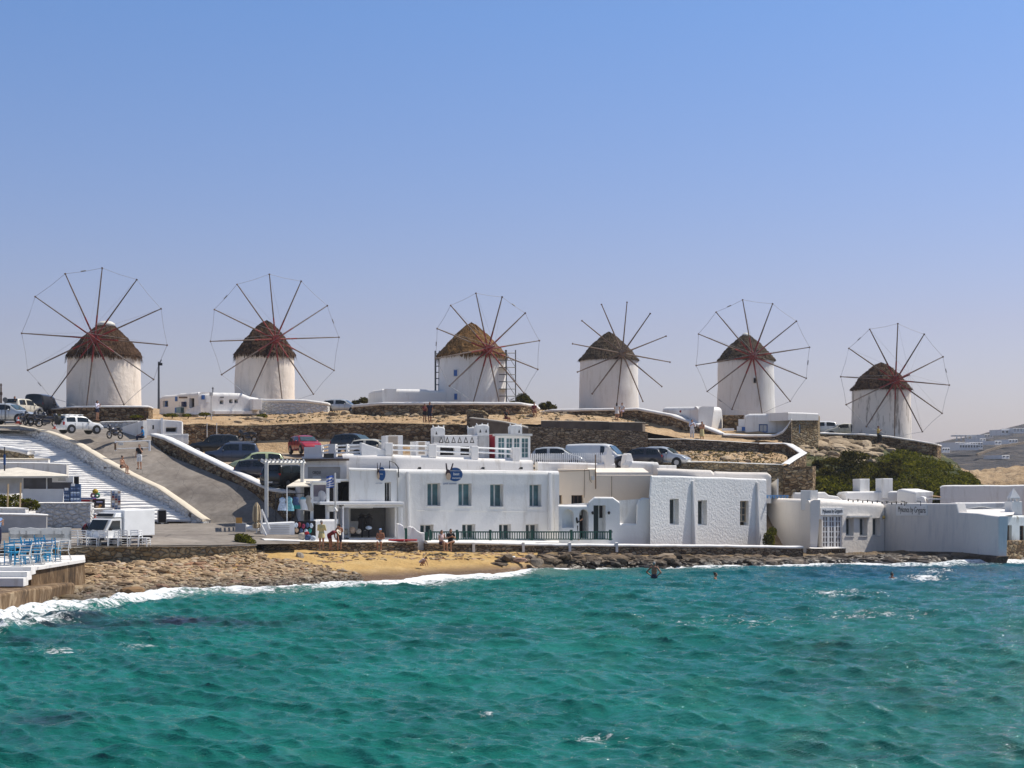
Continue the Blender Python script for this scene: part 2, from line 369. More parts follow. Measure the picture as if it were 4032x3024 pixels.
patch('dirt_terrace', [[(560, 1668, 127), (1000, 1674, 127), (1400, 1666, 127), (1860, 1674, 127), (1990, 1672, 125), (2300, 1672, 124), (2535, 1700, 123), (2700, 1728, 122.8), (2800, 1736, 122.6), (3080, 1745, 122)],
                       [(400, 1648, 131), (1000, 1648, 132), (1400, 1640, 132), (1860, 1640, 131), (1990, 1640, 130), (2300, 1650, 130), (2535, 1676, 132.6), (2700, 1704, 129.8), (2800, 1722, 127.6), (3080, 1747, 125.5)],
                       [(400, 1632, 140), (1000, 1628, 140), (1400, 1618, 140), (1860, 1626, 136), (1990, 1620, 138), (2300, 1625, 138), (2535, 1632, 137), (2700, 1660, 132.6), (2800, 1692, 129.8), (3080, 1705, 128.6)],
                       [(400, 1612, 175), (1000, 1610, 175), (1400, 1610, 175), (1860, 1610, 175), (1990, 1612, 175), (2300, 1615, 175), (2535, 1625, 175), (2700, 1645, 175), (2800, 1655, 175), (3080, 1680, 175)]], DIRT, 220, 80, .16, .7,
      'sunlit dirt terrace between the rubble wall and the mills', 'ground')
patch('brown_bank', [[(2560, 1830, 110), (2800, 1828, 110), (3100, 1835, 110)], [(2560, 1800, 115), (2800, 1806, 115), (3100, 1812, 116)], [(2560, 1775, 121), (2800, 1778, 121), (3100, 1785, 121.5)]],
      DIRT, 60, 24, .25, .9, 'brown dry bank above the low yellow stone wall', 'bank')
patch('hillside', [[(3060, 1985, 111.5), (3300, 1985, 112.5), (3600, 1980, 113.5), (3800, 1975, 115), (3860, 1975, 116)],
                   [(3080, 1905, 113.5), (3300, 1905, 115.5), (3600, 1905, 117), (3780, 1905, 119.5), (3840, 1905, 123)],
                   [(3090, 1835, 117), (3300, 1832, 121), (3560, 1835, 125), (3720, 1850, 128), (3800, 1862, 132)],
                   [(3140, 1778, 125), (3300, 1772, 130), (3470, 1782, 134), (3680, 1815, 137), (3760, 1830, 141)],
                   [(3140, 1735, 133), (3300, 1738, 139), (3470, 1752, 141), (3690, 1800, 141), (3770, 1830, 148)],
                   [(3100, 1700, 160), (3300, 1712, 160), (3470, 1720, 160), (3690, 1770, 160), (3780, 1840, 160)]], TURF, 120, 110, .35, .55,
      'steep hillside under the last mill, green scrub and dry rock', 'hillside')
patch('rock_mound', [[(3650, 1960, 165), (4000, 1960, 160), (4800, 1960, 160)], [(3700, 1905, 175), (4000, 1900, 170), (4800, 1890, 170)], [(3760, 1866, 195), (3950, 1842, 190), (4800, 1825, 190)],
                     [(3740, 1880, 230), (4000, 1870, 230), (4800, 1860, 230)]], MOUND, 140, 60, 1.1, .25, 'sunlit tan rock mound at the right behind the houses', 'mound')
patch('far_hill', [[(3300, 1900, 420), (3700, 1905, 420), (4032, 1910, 420), (5600, 1900, 420)], [(3350, 1850, 520), (3700, 1845, 520), (4032, 1835, 520), (5600, 1800, 520)],
                   [(3450, 1800, 640), (3720, 1790, 640), (4032, 1775, 640), (5600, 1700, 640)], [(3480, 1765, 760), (3700, 1742, 760), (3850, 1722, 760), (4032, 1690, 760), (5600, 1590, 760)][:3] + [(5600, 1590, 760)],
                   [(3400, 1790, 860), (3700, 1752, 860), (4032, 1672, 860), (5600, 1545, 860)], [(3400, 1850, 1100), (3700, 1800, 1100), (4032, 1720, 1100), (5600, 1620, 1100)]],
      FARH, 160, 120, 1.5, .03, 'hazy scrub hill far behind dotted with white villas', 'hill')

# ------------------------------------------------------------------ sea
def sea():
    rng = np.random.RandomState(5)
    pxs = np.concatenate([[-26000, -9000, -4000, -2200, -1400], np.linspace(-900, 4950, 1250), [5600, 6800, 9000, 16000, 34000]])
    dn = np.exp(np.linspace(np.log(21.5), np.log(112), 950)); ds = np.concatenate([[-60, -10, 4, 12, 17, 20], dn, [150, 220]])
    ds[:2] = [1, 2]
    X = (pxs[None, :] - 2016) / F * ds[:, None]; Y = np.repeat(ds[:, None], len(pxs), 1)
    PX = np.repeat(pxs[None, :], len(ds), 0)
    sd = shore_d(PX); dist = sd - Y
    step = np.maximum(Y * .0018, .03)
    Z = np.zeros_like(X); DX = np.zeros_like(X); DY = np.zeros_like(X)
    near = np.clip(dist / 7 + .3, .2, 1)
    ang0 = math.radians(70)
    NW = 190
    for i in range(NW):
        lam = .22 * (40 ** (i / NW)); k = 2 * math.pi / lam
        a = ang0 + rng.normal(0, .42 if lam > 1.5 else .38)
        sl_ = np.interp(lam, [.2, .5, 1.2, 2.0, 4, 9], [.066, .100, .070, .042, .025, .018])
        amp = sl_ / k * rng.uniform(.5, 1.3)
        ph = rng.uniform(0, 6.283); kx, ky = k * math.cos(a), k * math.sin(a)
        th = kx * X + ky * Y + ph
        fade = np.clip((lam / (step * 1.6)) - .7, 0, 1) * near
        grp = .55 + .45 * np.sin(X * (.11 + .05 * (i % 7)) * math.cos(i) + Y * (.13 + .04 * (i % 5)) * math.sin(i * 1.7) + i)     # waves come in groups
        s, c = np.sin(th), np.cos(th); fg = amp * fade * grp
        Z += fg * c; DX -= fg * s * math.cos(a) * .72; DY -= fg * s * math.sin(a) * .72
    # breakers close to the shore
    wob = np.sin(PX * .006) * .7 + np.sin(PX * .0171 + 1) * .4
    br = np.interp(PX, [-500, 0, 600, 900, 1100, 1800, 2100, 3000, 3500, 3800, 4100], [.35, .4, .35, .25, .2, .18, .1, .08, .14, .2, .2])
    Z += br * np.exp(-((dist - 2.0 - wob) / .8) ** 2) + .5 * br * np.exp(-((dist - 6.5 - wob * 1.6) / 1.1) ** 2) * np.interp(PX, [-200, 200, 900, 1300], [1.5, 1.5, .8, .3])
    Z += .06 * np.exp(-(dist / 1.2) ** 2)
    # masks
    wide = np.interp(PX, [-300, 0, 250, 450, 700, 850, 1000, 1300, 1700, 1950, 2100, 2300, 2550, 2700, 3000, 3400, 3650, 3750, 4032], [7.4, 7, 5.8, 5.0, 3.6, 2.6, 3.4, 4.6, 5.4, 5.0, 3.2, 1.5, 1.0, 1.9, 2.6, 3.8, 3.8, 3.6, 4.6])
    foam = np.clip(1.15 - np.maximum(dist, 0) / wide, 0, 1.15)
    foam += .55 * np.exp(-((dist - 6.8 - wob * 1.6) / .8) ** 2) * np.interp(PX, [-300, 150, 420, 600], [1, 1, .3, 0])
    for cx, cy, rx, ry, a in ((3640, 2276, 70, 11, .62), (3690, 2252, 60, 8, .6), (2330, 2900, 90, 14, .36), (1920, 2830, 40, 8, .4), (560, 2545, 110, 14, .4), (240, 2565, 90, 12, .36), (3515, 2280, 20, 4, .42), (3450, 2420, 200, 20, .22), (2900, 2450, 260, 20, .22), (3300, 2340, 200, 12, .3)):
        PYv = YH + 5.6 * F / Y
        foam += a * np.exp(-((PX - cx) / rx) ** 2 - ((PYv - cy) / ry) ** 2)
    PYv = YH + 5.6 * F / np.maximum(Y, 1)
    shal = np.clip(1 - np.maximum(dist, 0) / np.interp(PX, [-200, 600, 1200, 1800, 2300, 2600, 3000], [2, 4, 7, 9, 8, 3, 1]), 0, 1)
    weed = 0
    for cx, cy, rx, ry, a in ((250, 2455, 420, 26, 1.0), (800, 2448, 320, 20, .8), (60, 2520, 130, 22, .6), (170, 2850, 190, 20, .9), (560, 2755, 110, 10, .6), (1300, 2470, 160, 14, .3), (3600, 2245, 500, 16, .55)):
        weed = weed + a * np.exp(-((PX - cx) / rx) ** 2 - ((PYv - cy) / ry) ** 2)
    deep = np.clip(np.interp(PX, [1900, 2900, 4032], [0, .55, .8]), 0, 1) * np.interp(PYv, [2200, 2300, 2450, 2800], [1.0, .8, .35, .2])
    deep += .5 * np.interp(PX, [2800, 3300], [0, 1]) * np.exp(-((PYv - 2262) / 30) ** 2)
    nr, nc = X.shape
    co = np.stack([X + DX, Y + DY, Z], -1).reshape(-1, 3).astype(np.float32)
    me = bpy.data.meshes.new('sea'); me.vertices.add(nr * nc); me.vertices.foreach_set('co', co.ravel())
    ii, jj = np.meshgrid(np.arange(nr - 1), np.arange(nc - 1), indexing='ij'); a = (ii * nc + jj).ravel()
    q = np.stack([a, a + 1, a + nc + 1, a + nc], -1).astype(np.int32); nf = len(q)
    me.loops.add(nf * 4); me.polygons.add(nf); me.loops.foreach_set('vertex_index', q.ravel())
    me.polygons.foreach_set('loop_start', np.arange(nf, dtype=np.int32) * 4); me.polygons.foreach_set('use_smooth', np.ones(nf, bool))
    me.update(calc_edges=True); me.validate()
    at = me.attributes.new('mask', 'FLOAT_COLOR', 'POINT')
    at.data.foreach_set('color', np.stack([foam, shal, weed, deep], -1).astype(np.float32).ravel())
    m, nt, b = newmat('sea_water'); v = coords(nt); av = N(nt, 'Attribute', attribute_name='mask')
    sp = N(nt, 'SeparateColor'); L(nt, av.outputs[0], sp.inputs[0]); foamA, shA, weA = sp.outputs[0], sp.outputs[1], sp.outputs[2]
    deA = av.outputs['Alpha']
    base = ramp(nt, noiset(nt, v, .16, 6, .65), [(.3, (.003, .086, .068)), (.7, (.009, .182, .142))])
    base = mixc(nt, deA, base, (.003, .085, .130))
    wn_ = noiset(nt, v, .5, 4, .6)
    mm = N(nt, 'Math', operation='MULTIPLY'); L(nt, weA, mm.inputs[0]); L(nt, ramp(nt, wn_, [(.35, (.15, .15, .15)), (.6, (1, 1, 1))]), mm.inputs[1])
    base = mixc(nt, mm.outputs[0], base, (.018, .026, .038))
    s2 = N(nt, 'Math', operation='POWER'); L(nt, shA, s2.inputs[0]); s2.inputs[1].default_value = 2.0
    base = mixc(nt, s2.outputs[0], base, (.20, .24, .19))
    st = coords(nt, (1, 1.6, 1))
    fn = noiset(nt, st, 2.6, 9, .75, 1.1); fn2 = noiset(nt, st, .5, 3, .5)
    ad = N(nt, 'Math', operation='MULTIPLY_ADD'); L(nt, fn, ad.inputs[0]); ad.inputs[1].default_value = 2.8; ad.inputs[2].default_value = -1.66
    ad2 = N(nt, 'Math', operation='MULTIPLY_ADD'); L(nt, fn2, ad2.inputs[0]); ad2.inputs[1].default_value = .5; L(nt, ad.outputs[0], ad2.inputs[2])
    ad3 = N(nt, 'Math', operation='ADD'); L(nt, ad2.outputs[0], ad3.inputs[0]); L(nt, foamA, ad3.inputs[1])
    gate = N(nt, 'Math', operation='GREATER_THAN'); L(nt, foamA, gate.inputs[0]); gate.inputs[1].default_value = .02
    f = ramp(nt, ad3.outputs[0], [(.30, (0, 0, 0)), (.62, (1, 1, 1))])
    fm = N(nt, 'Math', operation='MULTIPLY'); L(nt, f, fm.inputs[0]); L(nt, gate.outputs[0], fm.inputs[1])
    col = mixc(nt, fm.outputs[0], base, (.82, .84, .84)); L(nt, col, b.inputs['Base Color'])
    ro = N(nt, 'MapRange'); L(nt, fm.outputs[0], ro.inputs[0]); ro.inputs[3].default_value = .06; ro.inputs[4].default_value = .8
    L(nt, ro.outputs[0], b.inputs['Roughness']); b.inputs['IOR'].default_value = 1.33
    sv_ = coords(nt, (.55, 1.5, 1))
    p = bumpn(nt, None, noiset(nt, sv_, 6.5, 5, .66, .35), 1.0, .07)
    p = bumpn(nt, None, noiset(nt, sv_, 14, 3, .6), .3, .015, p)
    bumpn(nt, b, fm.outputs[0], .6, .08, p)
    me.materials.append(m); o = bpy.data.objects.new('sea', me); C.objects.link(o)
    tag(o, 'choppy turquoise sea with white surf along the shore', 'sea', kind='structure')
sea()

# ------------------------------------------------------------------ loose stones on the shore
def ico():
    bm = bmesh.new(); bmesh.ops.create_icosphere(bm, subdivisions=2, radius=1); bm.verts.ensure_lookup_table()
    v = np.array([x.co[:] for x in bm.verts]); f = np.array([[q.index for q in x.verts] for x in bm.faces]); bm.free(); return v, f
IV, IF = ico()
def rockshape(rng, sx, sy, sz, rough=.22):
    d = IV + 0; k = rng.uniform(-1, 1, (5, 3)); ph = rng.uniform(0, 6, 5)
    r = 1 + sum(np.sin(IV @ k[i] * 2.6 + ph[i]) for i in range(5)) * rough / 2.2
    r += rng.normal(0, rough * .12, len(IV))
    d = IV * r[:, None]; d = np.sign(d) * np.abs(d) ** .85
    d = d * np.array([sx, sy, sz])
    a = rng.uniform(0, 6.28); t = rng.normal(0, .22); ca, sa = math.cos(a), math.sin(a)
    M = np.array([[ca, -sa, 0], [sa, ca, 0], [0, 0, 1]]) @ np.array([[1, 0, 0], [0, math.cos(t), -math.sin(t)], [0, math.sin(t), math.cos(t)]])
    return d @ M.T
def rock_stuff(name, items, m, label, cat):
    V = np.concatenate([s + np.array(p) for s, p in items]); n = len(IV)
    Fc = np.concatenate([IF + i * n for i in range(len(items))])
    me = bpy.data.meshes.new(name); me.from_pydata(V.tolist(), [], Fc.tolist()); me.materials.append(m)
    o = bpy.data.objects.new(name, me); C.objects.link(o); return tag(o, label, cat, kind='stuff')
def rockmat(name, stops, wetz=(.1, .5), bs=6):
    m, nt, b = newmat(name); v = coords(nt); g = N(nt, 'NewGeometry')
    c = ramp(nt, g.outputs['Random Per Island'], stops)
    n = noiset(nt, v, bs, 5, .65)
    c = mixc(nt, .6, c, ramp(nt, n, [(.3, (.5, .48, .45)), (.7, (1.05, 1.05, 1.05))]), 'MULTIPLY')
    sx = N(nt, 'SeparateXYZ'); L(nt, v, sx.inputs[0]); mr = N(nt, 'MapRange'); mr.inputs[1].default_value = wetz[0]; mr.inputs[2].default_value = wetz[1]; L(nt, sx.outputs[2], mr.inputs[0])
    c = mixc(nt, mr.outputs[0], mixc(nt, 1.0, c, (.30, .31, .28), 'MULTIPLY'), c); L(nt, c, b.inputs['Base Color'])
    rr = N(nt, 'MapRange'); L(nt, mr.outputs[0], rr.inputs[0]); rr.inputs[3].default_value = .3; rr.inputs[4].default_value = .9; L(nt, rr.outputs[0], b.inputs['Roughness'])
    bumpn(nt, b, n, .8, .05); return m
PEB = rockmat('beach_cobbles', [(0, (.17, .11, .055)), (.3, (.34, .23, .13)), (.6, (.52, .38, .22)), (.85, (.38, .30, .21)), (.93, (.34, .16, .08)), (1, (.60, .50, .37))], (.15, .65))
SHR = rockmat('shore_rubble', [(0, (.05, .034, .02)), (.5, (.11, .075, .045)), (.85, (.20, .14, .085)), (1, (.36, .28, .20))], (.12, .6), 5)
rng = np.random.RandomState(3)
items = []
while len(items) < 8200:
    px = rng.uniform(130, 1430); ds, dt = float(shore_d(px)), float(top_d(px)); t = rng.uniform(-.12, 1.02) if px < 1050 else rng.uniform(-.1, .75)
    lim = np.interp(px, [1000, 1180, 1430], [1.05, .62, .12])
    if t > lim + rng.normal(0, .05): continue
    if px > 1150 and t > .75: continue
    d = ds + (dt - ds) * t
    s = rng.uniform(.05, .135) * (1.0 if rng.rand() > .09 else 1.8) * np.interp(px, [150, 900, 1430], [1.25, 1.0, .62]) * np.interp(t, [0, 1], [1.1, .8])
    items.append((rockshape(rng, s * rng.uniform(1.1, 2.1), s, s * rng.uniform(.35, .65), .3), PZ(px, d, float(beach_z(px, d)) + s * .12)[:]))
for _ in range(420):
    px = rng.uniform(1230, 2100); t = rng.choice((.66, .80, .9)) + rng.normal(0, .03) + .05 * math.sin(px * .013); ds, dt = float(shore_d(px)), float(top_d(px)); d = ds + (dt - ds) * t; s = rng.uniform(.02, .085)
    items.append((rockshape(rng, s * rng.uniform(1.5, 4), s, s * .5, .3), PZ(px, d, float(beach_z(px, d)) + .01)[:]))
rock_stuff('beach_stones', items, PEB, 'bank of brown cobbles sloping down to the surf', 'stones')
items = []
while len(items) < 2600:
    px = rng.uniform(1960, 4150); ds, dt = float(shore_d(px)), float(top_d(px)); t = rng.uniform(-.15, .58) if px < 3300 else rng.uniform(-.15, .5)
    if px < 2250 and (t < .25 or rng.rand() < .55): continue
    d = ds + (dt - ds) * t; s = rng.uniform(.06, .22) * (1 if rng.rand() > .1 else 1.8)
    items.append((rockshape(rng, s * rng.uniform(1.2, 2.8), s, s * rng.uniform(.4, .8), .5), PZ(px, d, float(beach_z(px, d)) + s * .1)[:]))
rock_stuff('shore_rubble', items, SHR, 'tumbled dark rocks along the water below the white houses', 'rocks')
# ------------------------------------------------------------------ walls
def fr(pts):   # plan normals of a polyline, pointing to the viewer's side
    out = []
    for i in range(len(pts)):
        a, b = pts[max(i - 1, 0)], pts[min(i + 1, len(pts) - 1)]
        t = Vector((b.x - a.x, b.y - a.y, 0))
        if t.length < 1e-6: t = Vector((1, 0, 0))
        t.normalize(); out.append(Vector((t.y, -t.x, 0)))
    return out
def wall(name, pts, thick, m, label, cap=None, cap_h=.16, lip=.05, cat='wall', group=None, jit=.03, sub=.6, kind=None):
    T = [P(a, t, d) for a, d, t, b in pts]; B = [P(a, b, d) for a, d, t, b in pts]
    TT, BB = [], []
    for i in range(len(T) - 1):
        n = max(1, int((T[i + 1] - T[i]).length / sub))
        for k in range(n): TT.append(T[i].lerp(T[i + 1], k / n)); BB.append(B[i].lerp(B[i + 1], k / n))
    TT.append(T[-1]); BB.append(B[-1]); nn = fr(TT); nv = 5; mb = MB(); vs = []
    ch = cap_h if cap else 0
    for i in range(len(TT)):
        top = TT[i] - Vector((0, 0, ch * .8)); bot = BB[i] - Vector((0, 0, .5))
        for k in range(nv):
            q = top.lerp(bot, k / (nv - 1)); j = jit * noise.noise(q * 1.3)
            vs.append(q + nn[i] * j)
        for k in range(nv):
            q = bot.lerp(top, k / (nv - 1)); vs.append(q - nn[i] * thick)
    W = nv * 2; fs = []
    for i in range(len(TT) - 1):
        for k in range(W): fs.append([i * W + k, i * W + (k + 1) % W, (i + 1) * W + (k + 1) % W, (i + 1) * W + k])
    fs.append(list(range(W))); fs.append([(len(TT) - 1) * W + k for k in range(W)][::-1])
    mb.add(vs, fs); o = mb.build(name, m, label=label, cat=cat, group=group, kind=kind, loc=(T[0] + T[-1]) / 2 * 1)
    if cap:
        mb = MB(); vs = []; prof = [(lip, -ch * 1.1), (lip + .03, -ch * .45), (lip * .4, -.02), (-thick * .5, .02), (-thick - lip * .4, -.02), (-thick - lip - .03, -ch * .45), (-thick - lip, -ch * 1.1)]
        for i in range(len(TT)):
            wv = .025 * noise.noise(TT[i] * .9)
            for a, z in prof: vs.append(TT[i] + nn[i] * a + Vector((0, 0, z + wv)))
        W = len(prof); fs = []
        for i in range(len(TT) - 1):
            for k in range(W): fs.append([i * W + k, i * W + (k + 1) % W, (i + 1) * W + (k + 1) % W, (i + 1) * W + k])
        fs.append(list(range(W))); fs.append([(len(TT) - 1) * W + k for k in range(W)][::-1])
        mb.add(vs, fs); mb.build('cap', cap, o, smooth=True)
    return o

# ------------------------------------------------------------------ house fronts measured on the photo
class Fac:
    def __init__(s, pl, dl, pr, dr):
        s.A = Vector(((pl - 2016) / F * dl, dl)); s.B = Vector(((pr - 2016) / F * dr, dr)); s.D = s.B - s.A
        t = s.D.normalized(); s.n = Vector((t.y, -t.x, 0)); s.t = Vector((t.x, t.y, 0)); s.pl, s.pr = pl, pr
    def at(s, px, py, off=0):
        k = (px - 2016) / F; den = s.D.x - k * s.D.y; t = (k * s.A.y - s.A.x) / den
        Y = s.A.y + t * s.D.y; X = s.A.x + t * s.D.x
        return Vector((X, Y, zz(py, Y))) + s.n * off
def polyy(pl, x): return float(np.interp(x, [a for a, _ in pl], [b for _, b in pl]))
def shell(mb, f, top, bot, depth, ops=(), rnd=.14, reveal=.35, mi=0, roof_drop=.0, dv=None):
    BV = f.n * depth if dv is None else -Vector(dv).normalized() * depth
    """front wall with real openings and reveals, rounded top edge, ends, back and roof"""
    if not isinstance(bot, list): bot = [(top[0][0], bot), (top[-1][0], bot)]
    xs = sorted(set([a for a, _ in top] + [b for o in ops for b in (o[0], o[2])]))
    xs = [x for x in xs if top[0][0] <= x <= top[-1][0]]
    fine = []
    for a, b in zip(xs, xs[1:]):
        n = max(1, int((b - a) / 40)); fine += [a + (b - a) * k / n for k in range(n)]
    xs = fine + [xs[-1]]
    NA = 5
    def arc(x):
        T = f.at(x, polyy(top, x)); w_ = .03 * noise.noise(T * .6)
        return [T + Vector((0, 0, -rnd + rnd * math.sin(q) + w_)) - f.n * (rnd * (1 - math.cos(q))) for q in [k * math.pi / 2 / NA for k in range(NA + 1)]]
    for a, b in zip(xs, xs[1:]):
        A, B = arc(a), arc(b)
        for k in range(NA): mb.quad(A[k], B[k], B[k + 1], A[k + 1], mi)
        back = Vector((0, 0, -roof_drop))
        mb.quad(A[-1], B[-1], B[-1] - BV + back, A[-1] - BV + back, mi)
        mid = (a + b) / 2; cov = sorted([o for o in ops if o[0] <= mid <= o[2]], key=lambda o: o[1])
        ca, cb = A[0], B[0]
        for o in cov:
            na, nb = f.at(a, o[1]), f.at(b, o[1]); mb.quad(na, nb, cb, ca, mi)
            ca, cb = f.at(a, o[3]), f.at(b, o[3])
        na, nb = f.at(a, polyy(bot, a)), f.at(b, polyy(bot, b)); na.z -= .4; nb.z -= .4
        mb.quad(na, nb, cb, ca, mi)
    for o in ops:
        rv = o[4] if len(o) > 4 else reveal
        q = [f.at(o[0], o[3]), f.at(o[2], o[3]), f.at(o[2], o[1]), f.at(o[0], o[1])]; r = [p - f.n * rv for p in q]
        for k in range(4): mb.quad(q[k], q[(k + 1) % 4], r[(k + 1) % 4], r[k], mi)
    for x, fl in ((xs[0], 0), (xs[-1], 1)):
        A = arc(x); g = f.at(x, polyy(bot, x)); g.z -= .4
        poly = [g] + A + [A[-1] - BV, Vector((g.x, g.y, g.z)) - BV]
        mb.add(poly if fl else poly[::-1], [list(range(len(poly)))], mi)
    a, b = xs[0], xs[-1]; A, B = arc(a)[-1] - BV, arc(b)[-1] - BV
    ga, gb = f.at(a, polyy(bot, a)) - BV, f.at(b, polyy(bot, b)) - BV
    mb.quad(gb, ga, A, B, mi)
def rectbar(mb, f, x0, y0, x1, y1, o0, o1, mi=0):
    q = [f.at(x0, y1, o0), f.at(x1, y1, o0), f.at(x1, y0, o0), f.at(x0, y0, o0)]
    r = [f.at(x0, y1) + f.n * o1, f.at(x1, y1) + f.n * o1, f.at(x1, y0) + f.n * o1, f.at(x0, y0) + f.n * o1]
    mb.hexa([q[0], q[1], r[1], r[0], q[3], q[2], r[2], r[3]], mi)
def window(par, f, x0, y0, x1, y1, dep, name='window', frame=None, pane=None, fw=3, nx=1, ny=1, bw=1.6, label=None):
    frame = frame or PAINTD; pane = pane or GLASS; mb = MB()
    a, b = -dep + .002, -dep + .06
    rectbar(mb, f, x0, y0, x0 + fw, y1, a, b); rectbar(mb, f, x1 - fw, y0, x1, y1, a, b)
    rectbar(mb, f, x0 + fw, y0, x1 - fw, y0 + fw, a, b); rectbar(mb, f, x0 + fw, y1 - fw, x1 - fw, y1, a, b)
    for i in range(1, nx):
        x = x0 + (x1 - x0) * i / nx; rectbar(mb, f, x - bw / 2, y0 + fw, x + bw / 2, y1 - fw, a, b - .01)
    for i in range(1, ny):
        y = y0 + (y1 - y0) * i / ny; rectbar(mb, f, x0 + fw, y - bw / 2, x1 - fw, y + bw / 2, a, b - .015)
    o = mb.build(name, frame, par); tag(o, label)
    mb = MB(); rectbar(mb, f, x0, y0, x1, y1, -dep - .04, -dep + .02); mb.build('pane', pane, o)
    return o
def slab(par, f, x0, y0, x1, y1, o0, o1, m, name, label=None, bevel=0):
    mb = MB(); rectbar(mb, f, x0, y0, x1, y1, o0, o1); return tag(mb.build(name, m, par, bevel=bevel), label)
def text(par, name, s, f, x0, x1, ymid, m, off=.02, thick=.012, hscale=1.0, label=None):
    cu = bpy.data.curves.new('t', 'FONT'); cu.body = s; cu.align_x = 'CENTER'; cu.align_y = 'CENTER'; cu.size = 1; cu.extrude = .01; cu.space_character = 1.0
    to = bpy.data.objects.new('t', cu); C.objects.link(to); bpy.context.view_layer.update()
    me = to.to_mesh(); co = np.array([v.co[:] for v in me.vertices]); fs = [list(p.vertices) for p in me.polygons]; to.to_mesh_clear()
    bpy.data.objects.remove(to); bpy.data.curves.remove(cu)
    a, b = f.at(x0, ymid), f.at(x1, ymid); W = (b - a).length; k = W / (co[:, 0].max() - co[:, 0].min()); c = (a + b) / 2; cx = (co[:, 0].max() + co[:, 0].min()) / 2; cy = (co[:, 1].max() + co[:, 1].min()) / 2
    t = (b - a).normalized(); t.z = 0; t.normalize()
    mb = MB(); mb.add([c + t * ((x - cx) * k) + Vector((0, 0, (y - cy) * k * hscale)) + f.n * (off + (thick if z > 0 else 0)) for x, y, z in co], fs)
    return tag(mb.build(name, m, par), label)
def house(name, label, f, top, bot, depth, ops=(), m=None, rnd=.14, reveal=.35, cat='house', group=None, dv=None):
    mid = f.at((top[0][0] + top[-1][0]) / 2, bot if not isinstance(bot, list) else bot[0][1])
    t = thing(name, label, cat, mid, group); mb = MB(); dv = dv if dv is not None or f.n.x < 0 else ((top[0][0] - 2016) / F + .06, 1, 0); shell(mb, f, top, bot, depth, ops, rnd, reveal, dv=dv)
    return t, mb.build('wall', m or WHITE, t)

# ------------------------------------------------------------------ windmills
def thatch_mat(name, a, b_, c_):
    m, nt, b = newmat(name); v = coords(nt, (1, 1, .28)); n = noiset(nt, v, 5, 6, .7, .6); n2 = noiset(nt, coords(nt, (1, 1, 1)), 1.1, 4)
    c = ramp(nt, n, [(.30, a), (.52, b_), (.72, c_)]); c = mixc(nt, .5, c, ramp(nt, n2, [(.3, (.5, .5, .5)), (.7, (1.15, 1.1, 1.05))]), 'MULTIPLY')
    L(nt, c, b.inputs['Base Color']); b.inputs['Roughness'].default_value = .95; b.inputs['Specular IOR Level'].default_value = .1
    bumpn(nt, b, n, 1.0, .12); return m
TH_DARK = thatch_mat('old_thatch', (.024, .013, .008), (.078, .044, .026), (.17, .11, .07))
TH_GREY = thatch_mat('weathered_thatch', (.025, .019, .014), (.085, .062, .042), (.19, .145, .10))
TH_NEW = thatch_mat('new_thatch', (.075, .038, .014), (.20, .108, .04), (.33, .20, .085))
WTIP = whitewash('lime_cap', (.66, .64, .58), dirt=.6)

